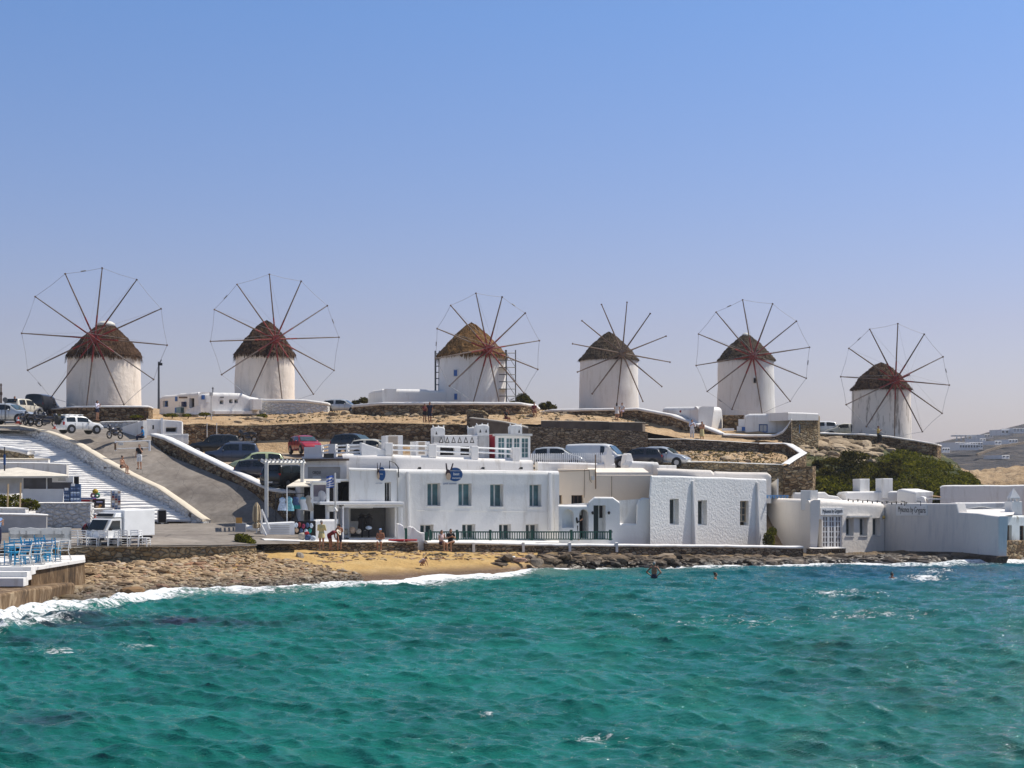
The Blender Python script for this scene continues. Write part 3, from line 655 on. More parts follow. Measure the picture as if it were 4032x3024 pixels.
def windmill(label, pl, pr, base, eave, apex, d, hub, rw, phase, th, wm, red=True, droop=.35, course=5, wires=True, tip=False, bow=2.8, cone_k=1.03, wins=(), th_seed=1, wob=.10, ex=.85):
    rg = random.Random(th_seed); r = (pr - pl) / 2 / F * d; cx = ((pl + pr) / 2 - 2016) / F * d; c = Vector((cx, d, 0))
    zb, ze, za = zz(base, d - r), zz(eave, d - r), zz(apex[1], d)
    t = thing('windmill', label, 'windmill', (cx, d, zb), 'thatched windmills on the ridge')
    mb = MB(); n = 64; prof = []
    for k in range(15):
        q = k / 14; prof.append((r * (1.035 - .035 * q + .01 * math.sin(q * 3)), zb - 1.2 + (ze + .02 - zb + 1.2) * q))
    mb.lathe((cx, d, 0), prof, n)
    mb.v = [tuple(Vector(v) + Vector((v[0] - cx, v[1] - d, 0)).normalized() * (.075 * noise.noise(Vector(v) * .45) + .03 * noise.noise(Vector(v) * 1.5))) for v in mb.v]
    tw = mb.build('tower', wm, t, smooth=True)
    # roof: stacked shaggy courses
    R0 = r * cone_k; ax = (apex[0] - 2016) / F * d - cx; mb = MB(); n = 120; rings = 40; vs = []
    for i in range(rings + 1):
        q = i / rings; rad = R0 * (1 - q) ** ex + .18 * (1 - abs(2 * q - 1)) * .6; z = ze - .12 + (za - ze + .12) * (q ** .96)
        saw = (q * course) % 1.0
        for k in range(n):
            a = 2 * math.pi * k / n; p = Vector((math.cos(a), math.sin(a), 0))
            nz = noise.fractal((p.x * 3.5, p.y * 3.5, z * 1.6 + th_seed), 1, 2, 4)
            rr = max(.02, rad * (1 + 0) + (.10 * (1 - saw) * (1 - q) + wob * nz) * (1 if q < .97 else .3))
            vs.append((cx + p.x * rr + ax * q, d + p.y * rr, z + .10 * nz * (1 - q) + (.05 * rg.uniform(-1, 1) if i else 0)))
    fs = []
    for i in range(rings):
        for k in range(n): fs.append([i * n + k, i * n + (k + 1) % n, (i + 1) * n + (k + 1) % n, (i + 1) * n + k])
    fs.append([k for k in range(n)][::-1]); fs.append([rings * n + k for k in range(n)]); mb.add(vs, fs)
    for q in range(1500):   # straw tufts
        if q < 520: s = rg.uniform(-.01, .03); ln = droop * rg.uniform(.35, 1.0) * (1.0 + .9 * noise.noise((math.cos(q * 6.283 / 520) * 4, math.sin(q * 6.283 / 520) * 4, th_seed))); a = 6.283 * q / 520
        else: s = rg.uniform(.02, .92); ln = rg.uniform(.15, .45); a = rg.uniform(0, 6.283)
        rad = R0 * (1 - s) ** ex + .06; z = ze - .1 + (za - ze + .1) * s; wd = rg.uniform(.03, .08)
        o = Vector((math.cos(a), math.sin(a), 0)); tg = Vector((-o.y, o.x, 0))
        slope = Vector((o.x * R0, o.y * R0, -(za - ze))).normalized() if q >= 520 else Vector((o.x * .25, o.y * .25, -1))
        b0 = Vector((cx + ax * s, d, z)) + o * rad; e = b0 + slope * ln + tg * rg.uniform(-.1, .1) + (o * .05 if q >= 520 else Vector((0, 0, 0)))
        mb.add([b0 - tg * wd + Vector((0, 0, .1)), b0 + tg * wd + Vector((0, 0, .1)), e + tg * wd * .3, e - tg * wd * .3], [[0, 1, 2, 3]])
    rf = mb.build('roof', th, t, smooth=False)
    if tip:
        mb = MB(); mb.lathe((cx + ax, d, za - .12), [(.85 * tip, -.25), (.75 * tip, 0), (.5 * tip, .16), (.1 * tip, .22)], 20); mb.build('lime_tip', WTIP, rf, smooth=True)
    # sail wheel
    dh = d - r - .55; Wc = P(hub[0], hub[1], dh); roofc = Vector((cx, d, Wc.z - .35)); axd = (Wc - roofc).normalized()
    u = axd.cross(Vector((0, 0, 1))).normalized(); vv = u.cross(axd).normalized()    # u: to the right seen from the front? fixed below
    if u.x < 0: u = -u
    if vv.z < 0: vv = -vv
    Rr = rw / F * dh; mb = MB()
    mb.tube([roofc + axd * (r * .3), Wc + axd * bow], .17, 8, .07); mb.disc(Wc, axd, .34, .28, 12)
    mb.disc(Wc - axd * .7, axd, .26, .2, 10)
    hubm = REDW if red else SPAR
    wh = mb.build('sail_wheel', hubm, t)
    tips = []
    for k in range(12):
        a = R(phase + 30 * k + rg.uniform(-1.2, 1.2)); dr = u * math.sin(a) + vv * math.cos(a); e = Wc + dr * Rr * rg.uniform(.985, 1.01); tips.append(e)
        s = MB(); off = axd * (.06 * (k % 2)); s.tube([Wc + off, Wc + off + (e - Wc) * .33], .085, 6, .075, mi=1 if red else 0); s.tube([Wc + off + (e - Wc) * .33, e], .072, 6, .05); s.disc(e, (e - Wc), .09, .05, 6)
        s.build('spoke', [SPAR, REDW] if red else [SPAR, SPAR], wh)
    if wires:
        s = MB(); bt = Wc + axd * bow
        for k in range(12):
            a, b2 = tips[k], tips[(k + 1) % 12]; mdp = (a + b2) / 2 + (Wc - (a + b2) / 2) * .01
            s.tube([a, mdp, b2], .016, 4); s.tube([bt, tips[k]], .008, 4)
            if (k * 5 + th_seed) % 4 == 0: s.tube([a.lerp(b2, .42), a.lerp(b2, .56)], .05, 5)
        s.build('rigging', WIRE, wh)
    for (wx, wy0, wy1, ww, fm, pm) in wins:
        X = (wx - 2016) / F * (d - r * .8) - cx; Y = -math.sqrt(max(.01, r * r - X * X)); nrm = Vector((X, Y, 0)).normalized(); k = (d + Y)
        pc = Vector((cx, d, 0)) + nrm * (r * 1.02); z0, z1 = zz(wy1, k), zz(wy0, k); hw = ww / F * k / 2; rz = math.atan2(nrm.y, nrm.x) + math.pi / 2
        mb = MB(); mb.box((pc.x, pc.y, (z0 + z1) / 2), (hw * 2, .16, z1 - z0), rz); wo = mb.build('window', fm, t)
        mb = MB(); mb.box((pc.x + nrm.x * .06, pc.y + nrm.y * .06, (z0 + z1) / 2), (hw * 1.4, .08, (z1 - z0) * .84), rz); mb.build('pane', pm, wo)
    return t
windmill('leftmost windmill, broad dark shaggy thatch with a pale tip, red hub and full rigging', 272, 547, 1597, 1388, (418, 1268), 134, (373, 1333), 287, 4.7, TH_DARK, MILLW, tip=True, droop=.55, course=2, th_seed=1, bow=2.6, ex=.74)
windmill('windmill with ragged fringed thatch above the whitewashed rubble plinth, second from the left', 929, 1157, 1590, 1384, (1050, 1262), 143, (1085, 1336), 262, -4.9, TH_DARK, MILLW, droop=.6, ex=.78, course=5, th_seed=2, wob=.16)
windmill('windmill with fresh golden brown thatch and scaffolding at its side', 1728, 1988, 1590, 1388, (1856, 1270), 139, (1921, 1375), 226, -11.7, TH_NEW, WHITE, droop=.5, course=1, th_seed=3, cone_k=1.05, ex=.88, bow=1.6,
         wins=((1797, 1455, 1483, 21, PAINTD, BLUE), (1798, 1548, 1576, 18, PAINTD, BLUE)))
windmill('windmill with bare unwired spokes and no red hub, standing behind two seated girls', 2284, 2510, 1612, 1406, (2398, 1307), 149, (2450, 1392), 208, 8, TH_GREY, WHITE, red=False, droop=.15, course=7, wires=False, th_seed=4, bow=1.8)
windmill('white windmill with one small dark window and pale roof collar, above the blue door house', 2829, 3046, 1640, 1408, (2937, 1314), 150, (2964, 1403), 229, -8.6, TH_GREY, WHITE, droop=.15, course=7, tip=.55, th_seed=5, bow=1.2,
         wins=((2967, 1487, 1510, 13, PAINTD, DARK),))
windmill('stained windmill with peeling plaster and big red hub above the green hillside', 3358, 3582, 1725, 1525, (3470, 1428), 146, (3526, 1498), 228, 4, TH_DARK, MILLOLD, droop=.12, ex=.72, course=4, th_seed=6, bow=3.2, wob=.2,
         wins=((3364, 1672, 1702, 12, PAINTD, DARK),))

# ------------------------------------------------------------------ walls and plinths of the ridge
wall('plinth_wall', [(165, 136, 1622, 1650), (185, 131, 1610, 1650), (270, 128.8, 1599, 1648), (420, 128.4, 1597, 1646), (585, 129, 1597, 1643), (602, 132, 1604, 1640)], .7, STONE_BR, 'brown rubble plinth with white coping under the leftmost windmill', WHITE)
wall('plinth_wall', [(1012, 141, 1570, 1625), (1020, 138.2, 1570, 1630), (1200, 137.6, 1573, 1631), (1290, 138.6, 1584, 1630), (1307, 143, 1592, 1625)], .7, STONE_WH, 'whitewashed rubble plinth beside the long white house', WHITE, .25)
wall('plinth_wall', [(1386, 141, 1596, 1630), (1392, 135, 1592, 1632), (1500, 133, 1583, 1634), (1800, 132.4, 1582, 1640), (2050, 133, 1584, 1640), (2110, 135, 1592, 1640), (2124, 141, 1604, 1640)], .8, STONE_BR, 'long curved brown rubble plinth with thick white coping under the scaffolded mill', WHITE, .26)
wall('terrace_wall', [(2124, 138, 1621, 1638), (2165, 136, 1611, 1640), (2350, 135, 1608, 1643), (2510, 134.4, 1606, 1652), (2640, 132, 1630, 1688), (2740, 129.5, 1666, 1720), (2835, 127.6, 1702, 1735), (2850, 127.5, 1706, 1742)], .7, STONE_BR,
     'brown terrace wall whose white coping slopes down beside the blue door house', WHITE, .22)
wall('terrace_wall', [(2848, 127.2, 1707, 1745), (2930, 127, 1711, 1748), (3050, 126.6, 1710, 1752), (3082, 126.5, 1697, 1756), (3100, 126.5, 1676, 1760), (3116, 126.4, 1646, 1765)], .6, STONE_GR, 'drystone terrace wall with a white coping swooping up to the stone house', WHITE, .2)
wall('retaining_wall', [(660, 124, 1668, 1760), (800, 125.5, 1673, 1770), (1000, 126.5, 1675, 1780), (1250, 126.8, 1665, 1782), (1500, 126.8, 1664, 1785), (1845, 126, 1673, 1790)], .8, STONE_BR, 'long brown rubble retaining wall behind the car park', STONE_YE, .06, .0, jit=.08)
wall('stone_pier', [(1838, 127, 1615, 1700), (1845, 124.6, 1612, 1700), (1905, 124.4, 1616, 1700), (1922, 126, 1630, 1700)], 1.2, STONE_GR, 'squat stone pier with a sloping top at the end of the retaining wall', STONE_YE, .2, .06)
wall('ramp_wall', [(1850, 123.6, 1643, 1790), (1900, 123, 1648, 1790), (1990, 122, 1660, 1790), (2085, 120.5, 1684, 1790)], .7, mat('brown_cement', (.15, .115, .085), .9, .3, 1.2, .5, 6), 'smooth brown cement wall sloping down behind the triangle parapet', mat('grey_cement', (.33, .30, .26), .9, .25), .12, .04)
wall('drystone_wall', [(2080, 119.8, 1678, 1800), (2200, 119.4, 1684, 1800), (2330, 119, 1690, 1800), (2460, 118.8, 1694, 1800), (2548, 118.6, 1700, 1800)], .8, STONE_GR, 'high drystone wall behind the white vans', jit=.16)
wall('cement_block_wall', [(2130, 123, 1656, 1686), (2300, 122.6, 1657, 1688), (2312, 122.4, 1657, 1700), (2400, 122.4, 1660, 1700)], .8, MATS['brown_cement'], 'brown cement block wall on top of the high drystone wall', MATS['grey_cement'], .06)
wall('cement_trough', [(2398, 121.4, 1661, 1692), (2530, 121, 1662, 1694), (2540, 123, 1662, 1694)], 1.2, MATS['brown_cement'], 'rectangular cement trough below the girls in white', MATS['grey_cement'], .06)
wall('drystone_wall', [(2552, 122.5, 1728, 1790), (2700, 122.3, 1728, 1795), (2850, 122, 1736, 1790), (2990, 121.8, 1745, 1785)], .7, STONE_GR, 'drystone wall with a thin pale edge below the couple in white and yellow', PAINTD, .05, .02, jit=.08)
wall('stair_wall', [(2990, 121.6, 1745, 1785), (3085, 121.2, 1744, 1795), (3098, 120.8, 1747, 1800), (3150, 117, 1781, 1840), (3112, 113, 1802, 1845), (3078, 110.8, 1826, 1850)], .5, STONE_BR, 'angled stair wall with a bent white coping', WHITE, .1, .04)
wall('low_stone_wall', [(2588, 109.6, 1817, 1868), (2800, 109.4, 1818, 1890), (2950, 109.4, 1823, 1900), (3085, 109.4, 1828, 1910)], .6, STONE_YE, 'low sunlit yellow stone wall above the rough plastered house', PAINTD, .06, .02)
wall('stone_block_wall', [(3086, 108.8, 1838, 1925), (3200, 108.6, 1836, 1925), (3212, 111, 1836, 1920)], .9, STONE_BR, 'dark stone retaining block beside the green bushes', jit=.05)
wall('plinth_wall', [(3225, 147, 1702, 1715), (3240, 142, 1704, 1735), (3400, 140.6, 1708, 1752), (3500, 140, 1716, 1775), (3600, 139.6, 1731, 1800), (3690, 139.6, 1747, 1822), (3706, 143, 1752, 1822)], .8, STONE_BR, 'dark rubble wall with worn white coping under the stained mill', WHITEW, .16)
# road and stairs
wall('stepped_white_wall', [(-160, 121, 1668, 1700), (0, 119, 1674, 1705), (75, 118, 1676, 1706), (170, 115.4, 1694, 1745), (228, 113.8, 1712, 1768), (305, 111.2, 1748, 1810), (400, 108.2, 1805, 1872), (500, 105.2, 1860, 1925), (620, 102.2, 1918, 1978), (700, 100.6, 1972, 2020), (765, 99, 2022, 2058), (800, 98, 2046, 2064)], .55, STONE_WD,
     'long white wall with dark bare patches running down beside the steps', whitewash('worn_coping', (.66, .58, .46), dirt=.5), .12, .03)
wall('parking_wall', [(596, 112.6, 1706, 1760), (650, 110.5, 1722, 1790), (720, 108, 1757, 1840), (850, 104.6, 1820, 1915), (1000, 101, 1893, 1985), (1060, 99.2, 1920, 2010), (1130, 97.4, 1932, 2040)], .6, STONE_BR, 'brown stone wall with white coping descending along the road', WHITE, .2)
wall('rubble_bank_wall', [(180, 75, 2152, 2192), (300, 75.2, 2150, 2190), (600, 76.8, 2148, 2186), (900, 80.2, 2146, 2178), (1010, 82, 2142, 2174)], .6, STONE_YE, 'sunlit rubble sea wall edging the grey promenade', PAINTD, .07, .03, jit=.14)
sw = wall('seat_wall', [(1040, 84.6, 2122, 2160), (1200, 86, 2128, 2164), (1345, 87, 2130, 2166), (1600, 89.3, 2131, 2168), (1645, 89.6, 2131, 2168)], .7, STONE_GR, 'low stone seat wall where beachgoers sit, left of the green gate', WHITE, .09, .03)
sw2 = wall('seat_wall', [(1682, 89.9, 2131, 2169), (2000, 91.8, 2137, 2173), (2200, 92.8, 2142, 2176), (2440, 94, 2144, 2179), (2800, 95.8, 2146, 2185), (3163, 97.9, 2151, 2194)], .8, STONE_GR, 'long low stone seat wall with white panels below the green railing', WHITE, .14, .03)
for x, dd_ in ((1870, 90.95), (2066, 92.1), (2249, 93.0), (2434, 93.92)):
    mb = MB(); a = P(x - 5, 2175, dd_ - .06); mb.box((a.x, a.y + .3, zz(2155, dd_)), (.16, .75, .60)); mb.build('divider', WHITE, sw2)
wall('seat_wall', [(3192, 101.4, 2158, 2186), (3330, 102.6, 2157, 2187)], .5, STONE_GR, 'short stone seat wall in front of the french doors', WHITEW, .05, .02)
patch('terrace_floor', [[(1690, 2134, 90.6), (2000, 2139, 92.6), (2250, 2145, 94), (2445, 2147, 95)], [(1690, 2118, 99), (2000, 2118, 101), (2250, 2120, 102), (2445, 2122, 103)]], WHITE, 12, 6, 0, 1, 'pale paved strip between the green railing and the blue-white house', 'floor')
patch('shop_floor', [[(1015, 2124, 85.4), (1350, 2132, 87.8), (1650, 2133, 90.4)], [(1015, 2112, 98), (1350, 2112, 98), (1650, 2115, 99)]], WHITEW, 12, 6, 0, 1, 'pale paved floor in front of the beach shops', 'floor')

# ------------------------------------------------------------------ white houses of the ridge
f = Fac(782, 134.4, 1020, 137.4)
t, _ = house('long_house', 'long low white house with blue shutters beside the mill with fringed thatch', f, [(782, 1543), (955, 1548), (985, 1560), (1020, 1566)], 1630, 7, [(865, 1576, 880, 1592), (902, 1572, 916, 1588), (923, 1572, 937, 1588)], rnd=.35)
for a in ((865, 1576, 880, 1592), (902, 1572, 916, 1588), (923, 1572, 937, 1588)): window(t, f, *a, .3)
slab(t, f, 793, 1556, 806, 1573, 0, .06, BLUE, 'shutter', 'small blue shutter'); slab(t, f, 812, 1564, 824, 1584, 0, .05, PAINTW, 'shutter', 'white painted shutter')
slab(t, f, 982, 1572, 1018, 1616, 0, .9, WHITE, 'side_cupboard', bevel=.05); slab(t, f, 835, 1618, 985, 1632, 0, .6, WHITE, 'bench', bevel=.05)
slab(t, f, 866, 1562, 881, 1566, 0, .03, IRON, 'sign')
f2 = Fac(628, 141.5, 782, 134.4); mb = MB(); shell(mb, f2, [(628, 1562), (640, 1557), (692, 1553), (700, 1549), (782, 1543)], 1640, .8, [(641, 1578, 662, 1602), (745, 1568, 765, 1606)], .35); mb.build('side_wall', WHITE, t)
window(t, f2, 641, 1578, 662, 1602, .3, frame=BLUE); o = slab(t, f2, 745, 1568, 765, 1606, -.35, -.3, DARK, 'door', 'dark open shop door'); slab(t, f2, 691, 1562, 699, 1580, 0, .06, BLUE, 'shutter', 'small blue shutter'); slab(t, f2, 690, 1605, 702, 1625, 0, .05, BLUE, 'shutter', 'low dark blue shutter')
slab(t, f2, 706, 1562, 738, 1568, 0, .05, WOODD, 'sign'); slab(t, f2, 706, 1583, 716, 1600, 0, .05, GREYW, 'display', None); slab(t, f2, 726, 1582, 734, 1602, 0, .3, mat('navy_fabric', (.03, .04, .09), .9), 'display'); slab(t, f2, 706, 1604, 724, 1626, 0, .3, GLASST, 'display')
mb = MB(); a = f2.at(760, 1632, .3); mb.add([P(725, 1632, 134), P(790, 1632, 133.4), P(790, 1596, 134), P(770, 1600, 134.6), P(742, 1610, 136), P(725, 1632, 136)], [[0, 1, 2, 3, 4, 5]]); mb.build('ramp', WHITE, t)

f = Fac(1507, 134.5, 1792, 137.2)
t, _ = house('flat_house', 'flat roofed white house with one grey window left of the scaffolded mill', f, [(1507, 1531), (1680, 1533), (1690, 1537), (1792, 1538)], 1590, 6, [(1518, 1547, 1551, 1572), (1755, 1555, 1766, 1570)], rnd=.3)
window(t, f, 1518, 1547, 1551, 1572, .2, pane=mat('grey_panel', (.10, .11, .11), .6)); window(t, f, 1755, 1555, 1766, 1570, .2, frame=BLUE, pane=GLASST)
slab(t, f, 1788, 1548, 1808, 1575, -.1, .06, BLUE, 'door', 'bright blue door')
f2 = Fac(1450, 140, 1507, 134.5); mb = MB(); shell(mb, f2, [(1450, 1544), (1462, 1538), (1507, 1531)], 1590, 1, [], .3); mb.build('side_wall', WHITE, t)

f = Fac(2750, 129.6, 2842, 133.5)
t, _ = house('blue_door_house', 'boxy white house with rounded roof edges and a narrow blue door', f, [(2750, 1600), (2842, 1603)], 1700, 5, [(2788, 1635, 2803, 1672)], rnd=.4)
slab(t, f, 2788, 1635, 2796, 1672, -.3, -.22, BLUE, 'door', 'narrow blue door leaf'); slab(t, f, 2796, 1635, 2803, 1672, -.34, -.3, PAINTW, 'door_panel')
f2 = Fac(2609, 135.5, 2750, 129.6); mb = MB(); shell(mb, f2, [(2609, 1603), (2750, 1600)], 1700, 1.2, [(2700, 1645, 2711, 1661)], .4); mb.build('side_wall', WHITE, t); window(t, f2, 2700, 1645, 2711, 1661, .25)
mb = MB(); q = f2.at(2681, 1620, .03); mb.ell(q, (.11, .06, .11)); mb.build('lamp', REDW, t, smooth=True)

f = Fac(2935, 129, 3112, 128.6)
t, _ = house('mill_annex', 'low white annex with a blue framed door below the single window mill', f, [(2935, 1637), (2950, 1630), (3112, 1627)], 1706, 4, [(2988, 1670, 3023, 1703)], rnd=.25)
window(t, f, 2988, 1670, 3023, 1703, .2, 'door', BLUE, PAINTD, 4, 2, 1)
slab(t, f, 2908, 1650, 2934, 1677, -.3, -.2, PAINTW, 'shutter', 'white louvred shutter'); slab(t, f, 2902, 1678, 2935, 1698, -.4, -.1, WHITE, 'counter'); slab(t, f, 2921, 1681, 2934, 1697, -.1, -.06, BLUE, 'hatch')
f2 = Fac(2845, 133.4, 2936, 131.5); mb = MB(); shell(mb, f2, [(2845, 1634), (2936, 1634)], 1700, 2, [], .05); mb.build('stone_wall', STONE_BR, t)
slab(t, Fac(2842, 129.2, 2892, 129.2), 2842, 1686, 2890, 1696, 0, .1, PAINTW, 'bench')
f = Fac(3108, 127, 3221, 129)
t, _ = house('stone_house', 'square yellow stone house with white roof edge and a slit window', f, [(3108, 1628), (3221, 1631)], [(3108, 1780), (3150, 1775), (3221, 1740)], 5, [(3147, 1671, 3154, 1706)], m=STONE_YE, rnd=.05)
window(t, f, 3147, 1671, 3154, 1706, .15, pane=SKYB, fw=1)
mb = MB(); shell(mb, Fac(3104, 126.8, 3223, 128.9), [(3104, 1623), (3223, 1627)], 1637, 5.3, [], .12); mb.build('coping', WHITE, t)
# ------------------------------------------------------------------ seafront houses
NAVY = mat('navy_sign_blue', (.012, .07, .22), .5, .1); MAROON = mat('dark_maroon', (.045, .022, .028), .6, .15); TAN = mat('tan_sign', (.55, .40, .28), .6, .1)
f = Fac(1562, 93.4, 2202, 98.6)
ops = [(1683, 1903, 1735, 1992), (1805, 1904, 1857, 1992), (1930, 1907, 1982, 1995), (2085, 1908, 2132, 1995),
       (1655, 2066, 1707, 2118), (1820, 2064, 1872, 2122), (1965, 2064, 2013, 2124), (2070, 2064, 2120, 2125)]
bm_, wl = house('souvenir_house', 'two storey bluish white house with four teal windows and a round blue sign', f,
                [(1562, 1846), (1700, 1849), (2202, 1854)], 2140, 7, ops, rnd=.28, reveal=.42)
for o in ops[:4]: window(bm_, f, *o, .42, frame=PAINTD, pane=GLASST, fw=3, nx=2, bw=5)
for o in ops[4:]: window(bm_, f, *o, .42, frame=PAINTD, pane=GLASS, fw=4, nx=2, bw=6)
for x0, x1, y0, y1 in ((1599, 1609, 1856, 2100), (2157, 2168, 1860, 2090)):
    mb = MB(); q = [f.at(x0, y1, 0), f.at(x1, y1, 0), f.at(x1, y0, 0), f.at(x0, y0, 0)]; e = [.42, .42, .12, .12]
    r = [p + f.n * e[i] for i, p in enumerate(q)]; mb.hexa([q[0], q[1], r[1], r[0], q[3], q[2], r[2], r[3]]); mb.build('buttress', WHITE, bm_, bevel=.04)
for o in ops[:4]: slab(bm_, f, o[0] - 2, o[3], o[2] + 1, o[3] + 4, -.3, .07, WHITE, 'sill')
for x in (1545, 1643, 1892, 2042, 1472):
    if x < 1560: continue
    mb = MB(); a = f.at(x, 1847, .02); mb.tube([a, a + f.n * .32 + Vector((0, 0, .1))], .025, 5); mb.box(a + f.n * .36 + Vector((0, 0, .06)), (.14, .2, .14), .4); mb.build('floodlight', BLACK, bm_)
for pts, r in (([(1566, 1858), (1567, 2120)], .045), ([(1700, 1853), (1990, 1856), (2150, 1858)], .015), ([(2180, 1862), (2182, 2110)], .02), ([(1640, 2010), (1900, 2013), (2150, 2016)], .010)):
    mb = MB(); mb.tube([f.at(x, y, .05) for x, y in pts], r, 5); mb.build('cable', PAINTD, bm_)
# round sign with a donkey head beside a blue disc
def shop_sign(label, f, cx, cy, sx):
    t = thing('shop_sign', label, 'sign', f.at(cx, cy + 40), 'round blue shop signs')
    mb = MB(); pts = [f.at(cx + sx * 20 + sx * 29 * math.cos(a), cy + 6 + 27 * math.sin(a)) for a in [2 * math.pi * k / 32 for k in range(32)]]
    mb.add([p + f.n * .01 for p in pts] + [p + f.n * .06 for p in pts], [list(range(32, 64))[::-1]] + [[k, (k + 1) % 32, 32 + (k + 1) % 32, 32 + k] for k in range(32)]); mb.build('disc', NAVY, t)
    mb = MB()
    def blob(px, py, rx, ry, o0, o1, mi):
        ps = [f.at(px + sx * rx * math.cos(a), py + ry * math.sin(a)) for a in [2 * math.pi * k / 20 for k in range(20)]]
        mb.add([p + f.n * o0 for p in ps] + [p + f.n * o1 for p in ps], [list(range(20, 40))[::-1]] + [[k, (k + 1) % 20, 20 + (k + 1) % 20, 20 + k] for k in range(20)], mi)
    blob(cx - sx * 9, cy + 4, 9, 18, .062, .10, 0); blob(cx - sx * 8, cy + 14, 9, 14, .1, .13, 1)
    for q, w_ in ((-14, -3), (2, 8)):
        mb.add([f.at(cx + sx * (q - 3), cy - 10, .08), f.at(cx + sx * (q + 4), cy - 10, .08), f.at(cx + sx * (q + w_ + 3), cy - 38, .08), f.at(cx + sx * (q + w_ - 2), cy - 38, .08)], [[0, 1, 2, 3]], 0)
    mb.build('donkey_head', [MAROON, TAN], t)
    if sx > .8:
        text(t, 'lettering', 'best', f, cx + 13, cx + 36, cy + 4, PAINTW, .065); text(t, 'lettering', 'memories', f, cx + 8, cx + 44, cy + 20, PAINTW, .065)
    else: text(t, 'lettering', 'best', f, cx + 4, cx + 14, cy + 6, PAINTW, .065)
    text(t, 'caption', 'greek souvenirs', f, cx - 26 * sx, cx + 26 * sx, cy + 43, NAVY, .03)
shop_sign('large round blue sign with a donkey head on the two storey facade', f, 1771, 1862, 1.0)

f = Fac(1374, 92.2, 1562, 93.3)
ops = [(1515, 1898, 1540, 1976), (1374, 1992, 1555, 2118, 2.2)]
sh, wl = house('corner_shop', 'white corner shop with an open dark ground floor full of hats and bags', f, [(1374, 1842), (1562, 1846)], 2132, 5, ops, rnd=.12)
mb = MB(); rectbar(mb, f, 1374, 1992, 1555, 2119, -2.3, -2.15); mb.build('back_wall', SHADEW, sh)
window(sh, f, 1515, 1898, 1540, 1976, .3, 'door', PAINTD, DARK, 4, 2, 1)
slab(sh, f, 1335, 1985, 1566, 1997, .1, 1.2, PAINTD, 'canopy_beam'); slab(sh, f, 1240, 1975, 1566, 1986, -.2, 1.35, PAINTW, 'canopy_roof', bevel=.03)
for pts in ([(1378, 1850), (1440, 1852), (1500, 1850), (1556, 1853)], [(1380, 1850), (1376, 1880), (1379, 1975)], [(1420, 1852), (1421, 1890)]):
    mb = MB(); mb.tube([f.at(x, y, .05) for x, y in pts], .02, 5); mb.build('cable', PAINTD, sh)
mb = MB(); mb.tube([f.at(1532, 1846, .1), f.at(1532, 1815, .1), f.at(1552, 1822, .1), f.at(1566, 1840, .1), f.at(1568, 1880, .12)], .035, 5); mb.build('lamp_bracket', BLACK, sh)
for x in (1333, 1561):
    mb = MB(); mb.tube([f.at(x, 2124, 1.15), f.at(x, 1992, 1.15)], .05, 6); mb.build('canopy_post', PAINTW, sh)
slab(sh, f, 1384, 2055, 1460, 2092, -1.9, -1.2, PAINTD, 'shelf')
shop_sign('narrow donkey sign on the white wall above the corner shop door', f, 1492, 1860, .5)
# upper glazed shop front
f = Fac(1325, 92.6, 1466, 93.6)
gs, wl = house('glass_shop', 'small glazed shop front with dark interior above the corner shop canopy', f, [(1325, 1889), (1466, 1889)], 1977, 4, [(1330, 1897, 1461, 1973, 1.6)], rnd=.03)
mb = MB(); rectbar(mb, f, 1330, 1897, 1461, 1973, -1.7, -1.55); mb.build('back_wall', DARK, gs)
slab(gs, f, 1290, 1886, 1470, 1893, -.3, .5, PAINTW, 'canopy_roof')
for x0, x1, y0, y1, m in ((1370, 1404, 1918, 1973, BLACK), (1410, 1420, 1930, 1970, mat('magenta_cloth', (.25, .03, .08), .9)), (1432, 1455, 1905, 1970, MATS['magenta_cloth']), (1338, 1352, 1925, 1970, mat('slate_cloth', (.08, .12, .16), .9))):
    slab(gs, f, x0, y0, x1, y1, -1.3, -1.0, m, 'display')
# open kiosk frame to the left with clothes
f = Fac(1224, 90.6, 1330, 91.4)
t = thing('shop_booth', 'white framed glass booth beside the flag pole', 'booth', f.at(1275, 2060))
for x0, x1, y0, y1 in ((1224, 1232, 1900, 2062), (1283, 1295, 1900, 2062), (1232, 1283, 1900, 1909), (1232, 1283, 1974, 1981), (1232, 1330, 2044, 2062)): slab(t, f, x0, y0, x1, y1, -.12, .1, PAINTW, 'frame')
slab(t, f, 1232, 1909, 1283, 1974, -.06, -.02, glass('lavender_glass', (.16, .14, .18), .15), 'pane'); slab(t, f, 1295, 1905, 1330, 1974, -.9, -.8, DARK, 'interior'); slab(t, f, 1232, 1981, 1330, 2044, -.9, -.8, DARK, 'interior')
slab(t, f, 1284, 1990, 1324, 2014, .3, .36, PAINTD, 'board'); slab(t, f, 1224, 1894, 1332, 1900, -.9, .4, PAINTW, 'roof')
mb = MB(); [mb.ell(f.at(1265, 1955, .0), (.3, .12, .38))]; mb.box(f.at(1243, 1965, 0), (.5, .1, .3)); mb.build('display', mat('pale_cloth', (.55, .54, .55), .9), t)
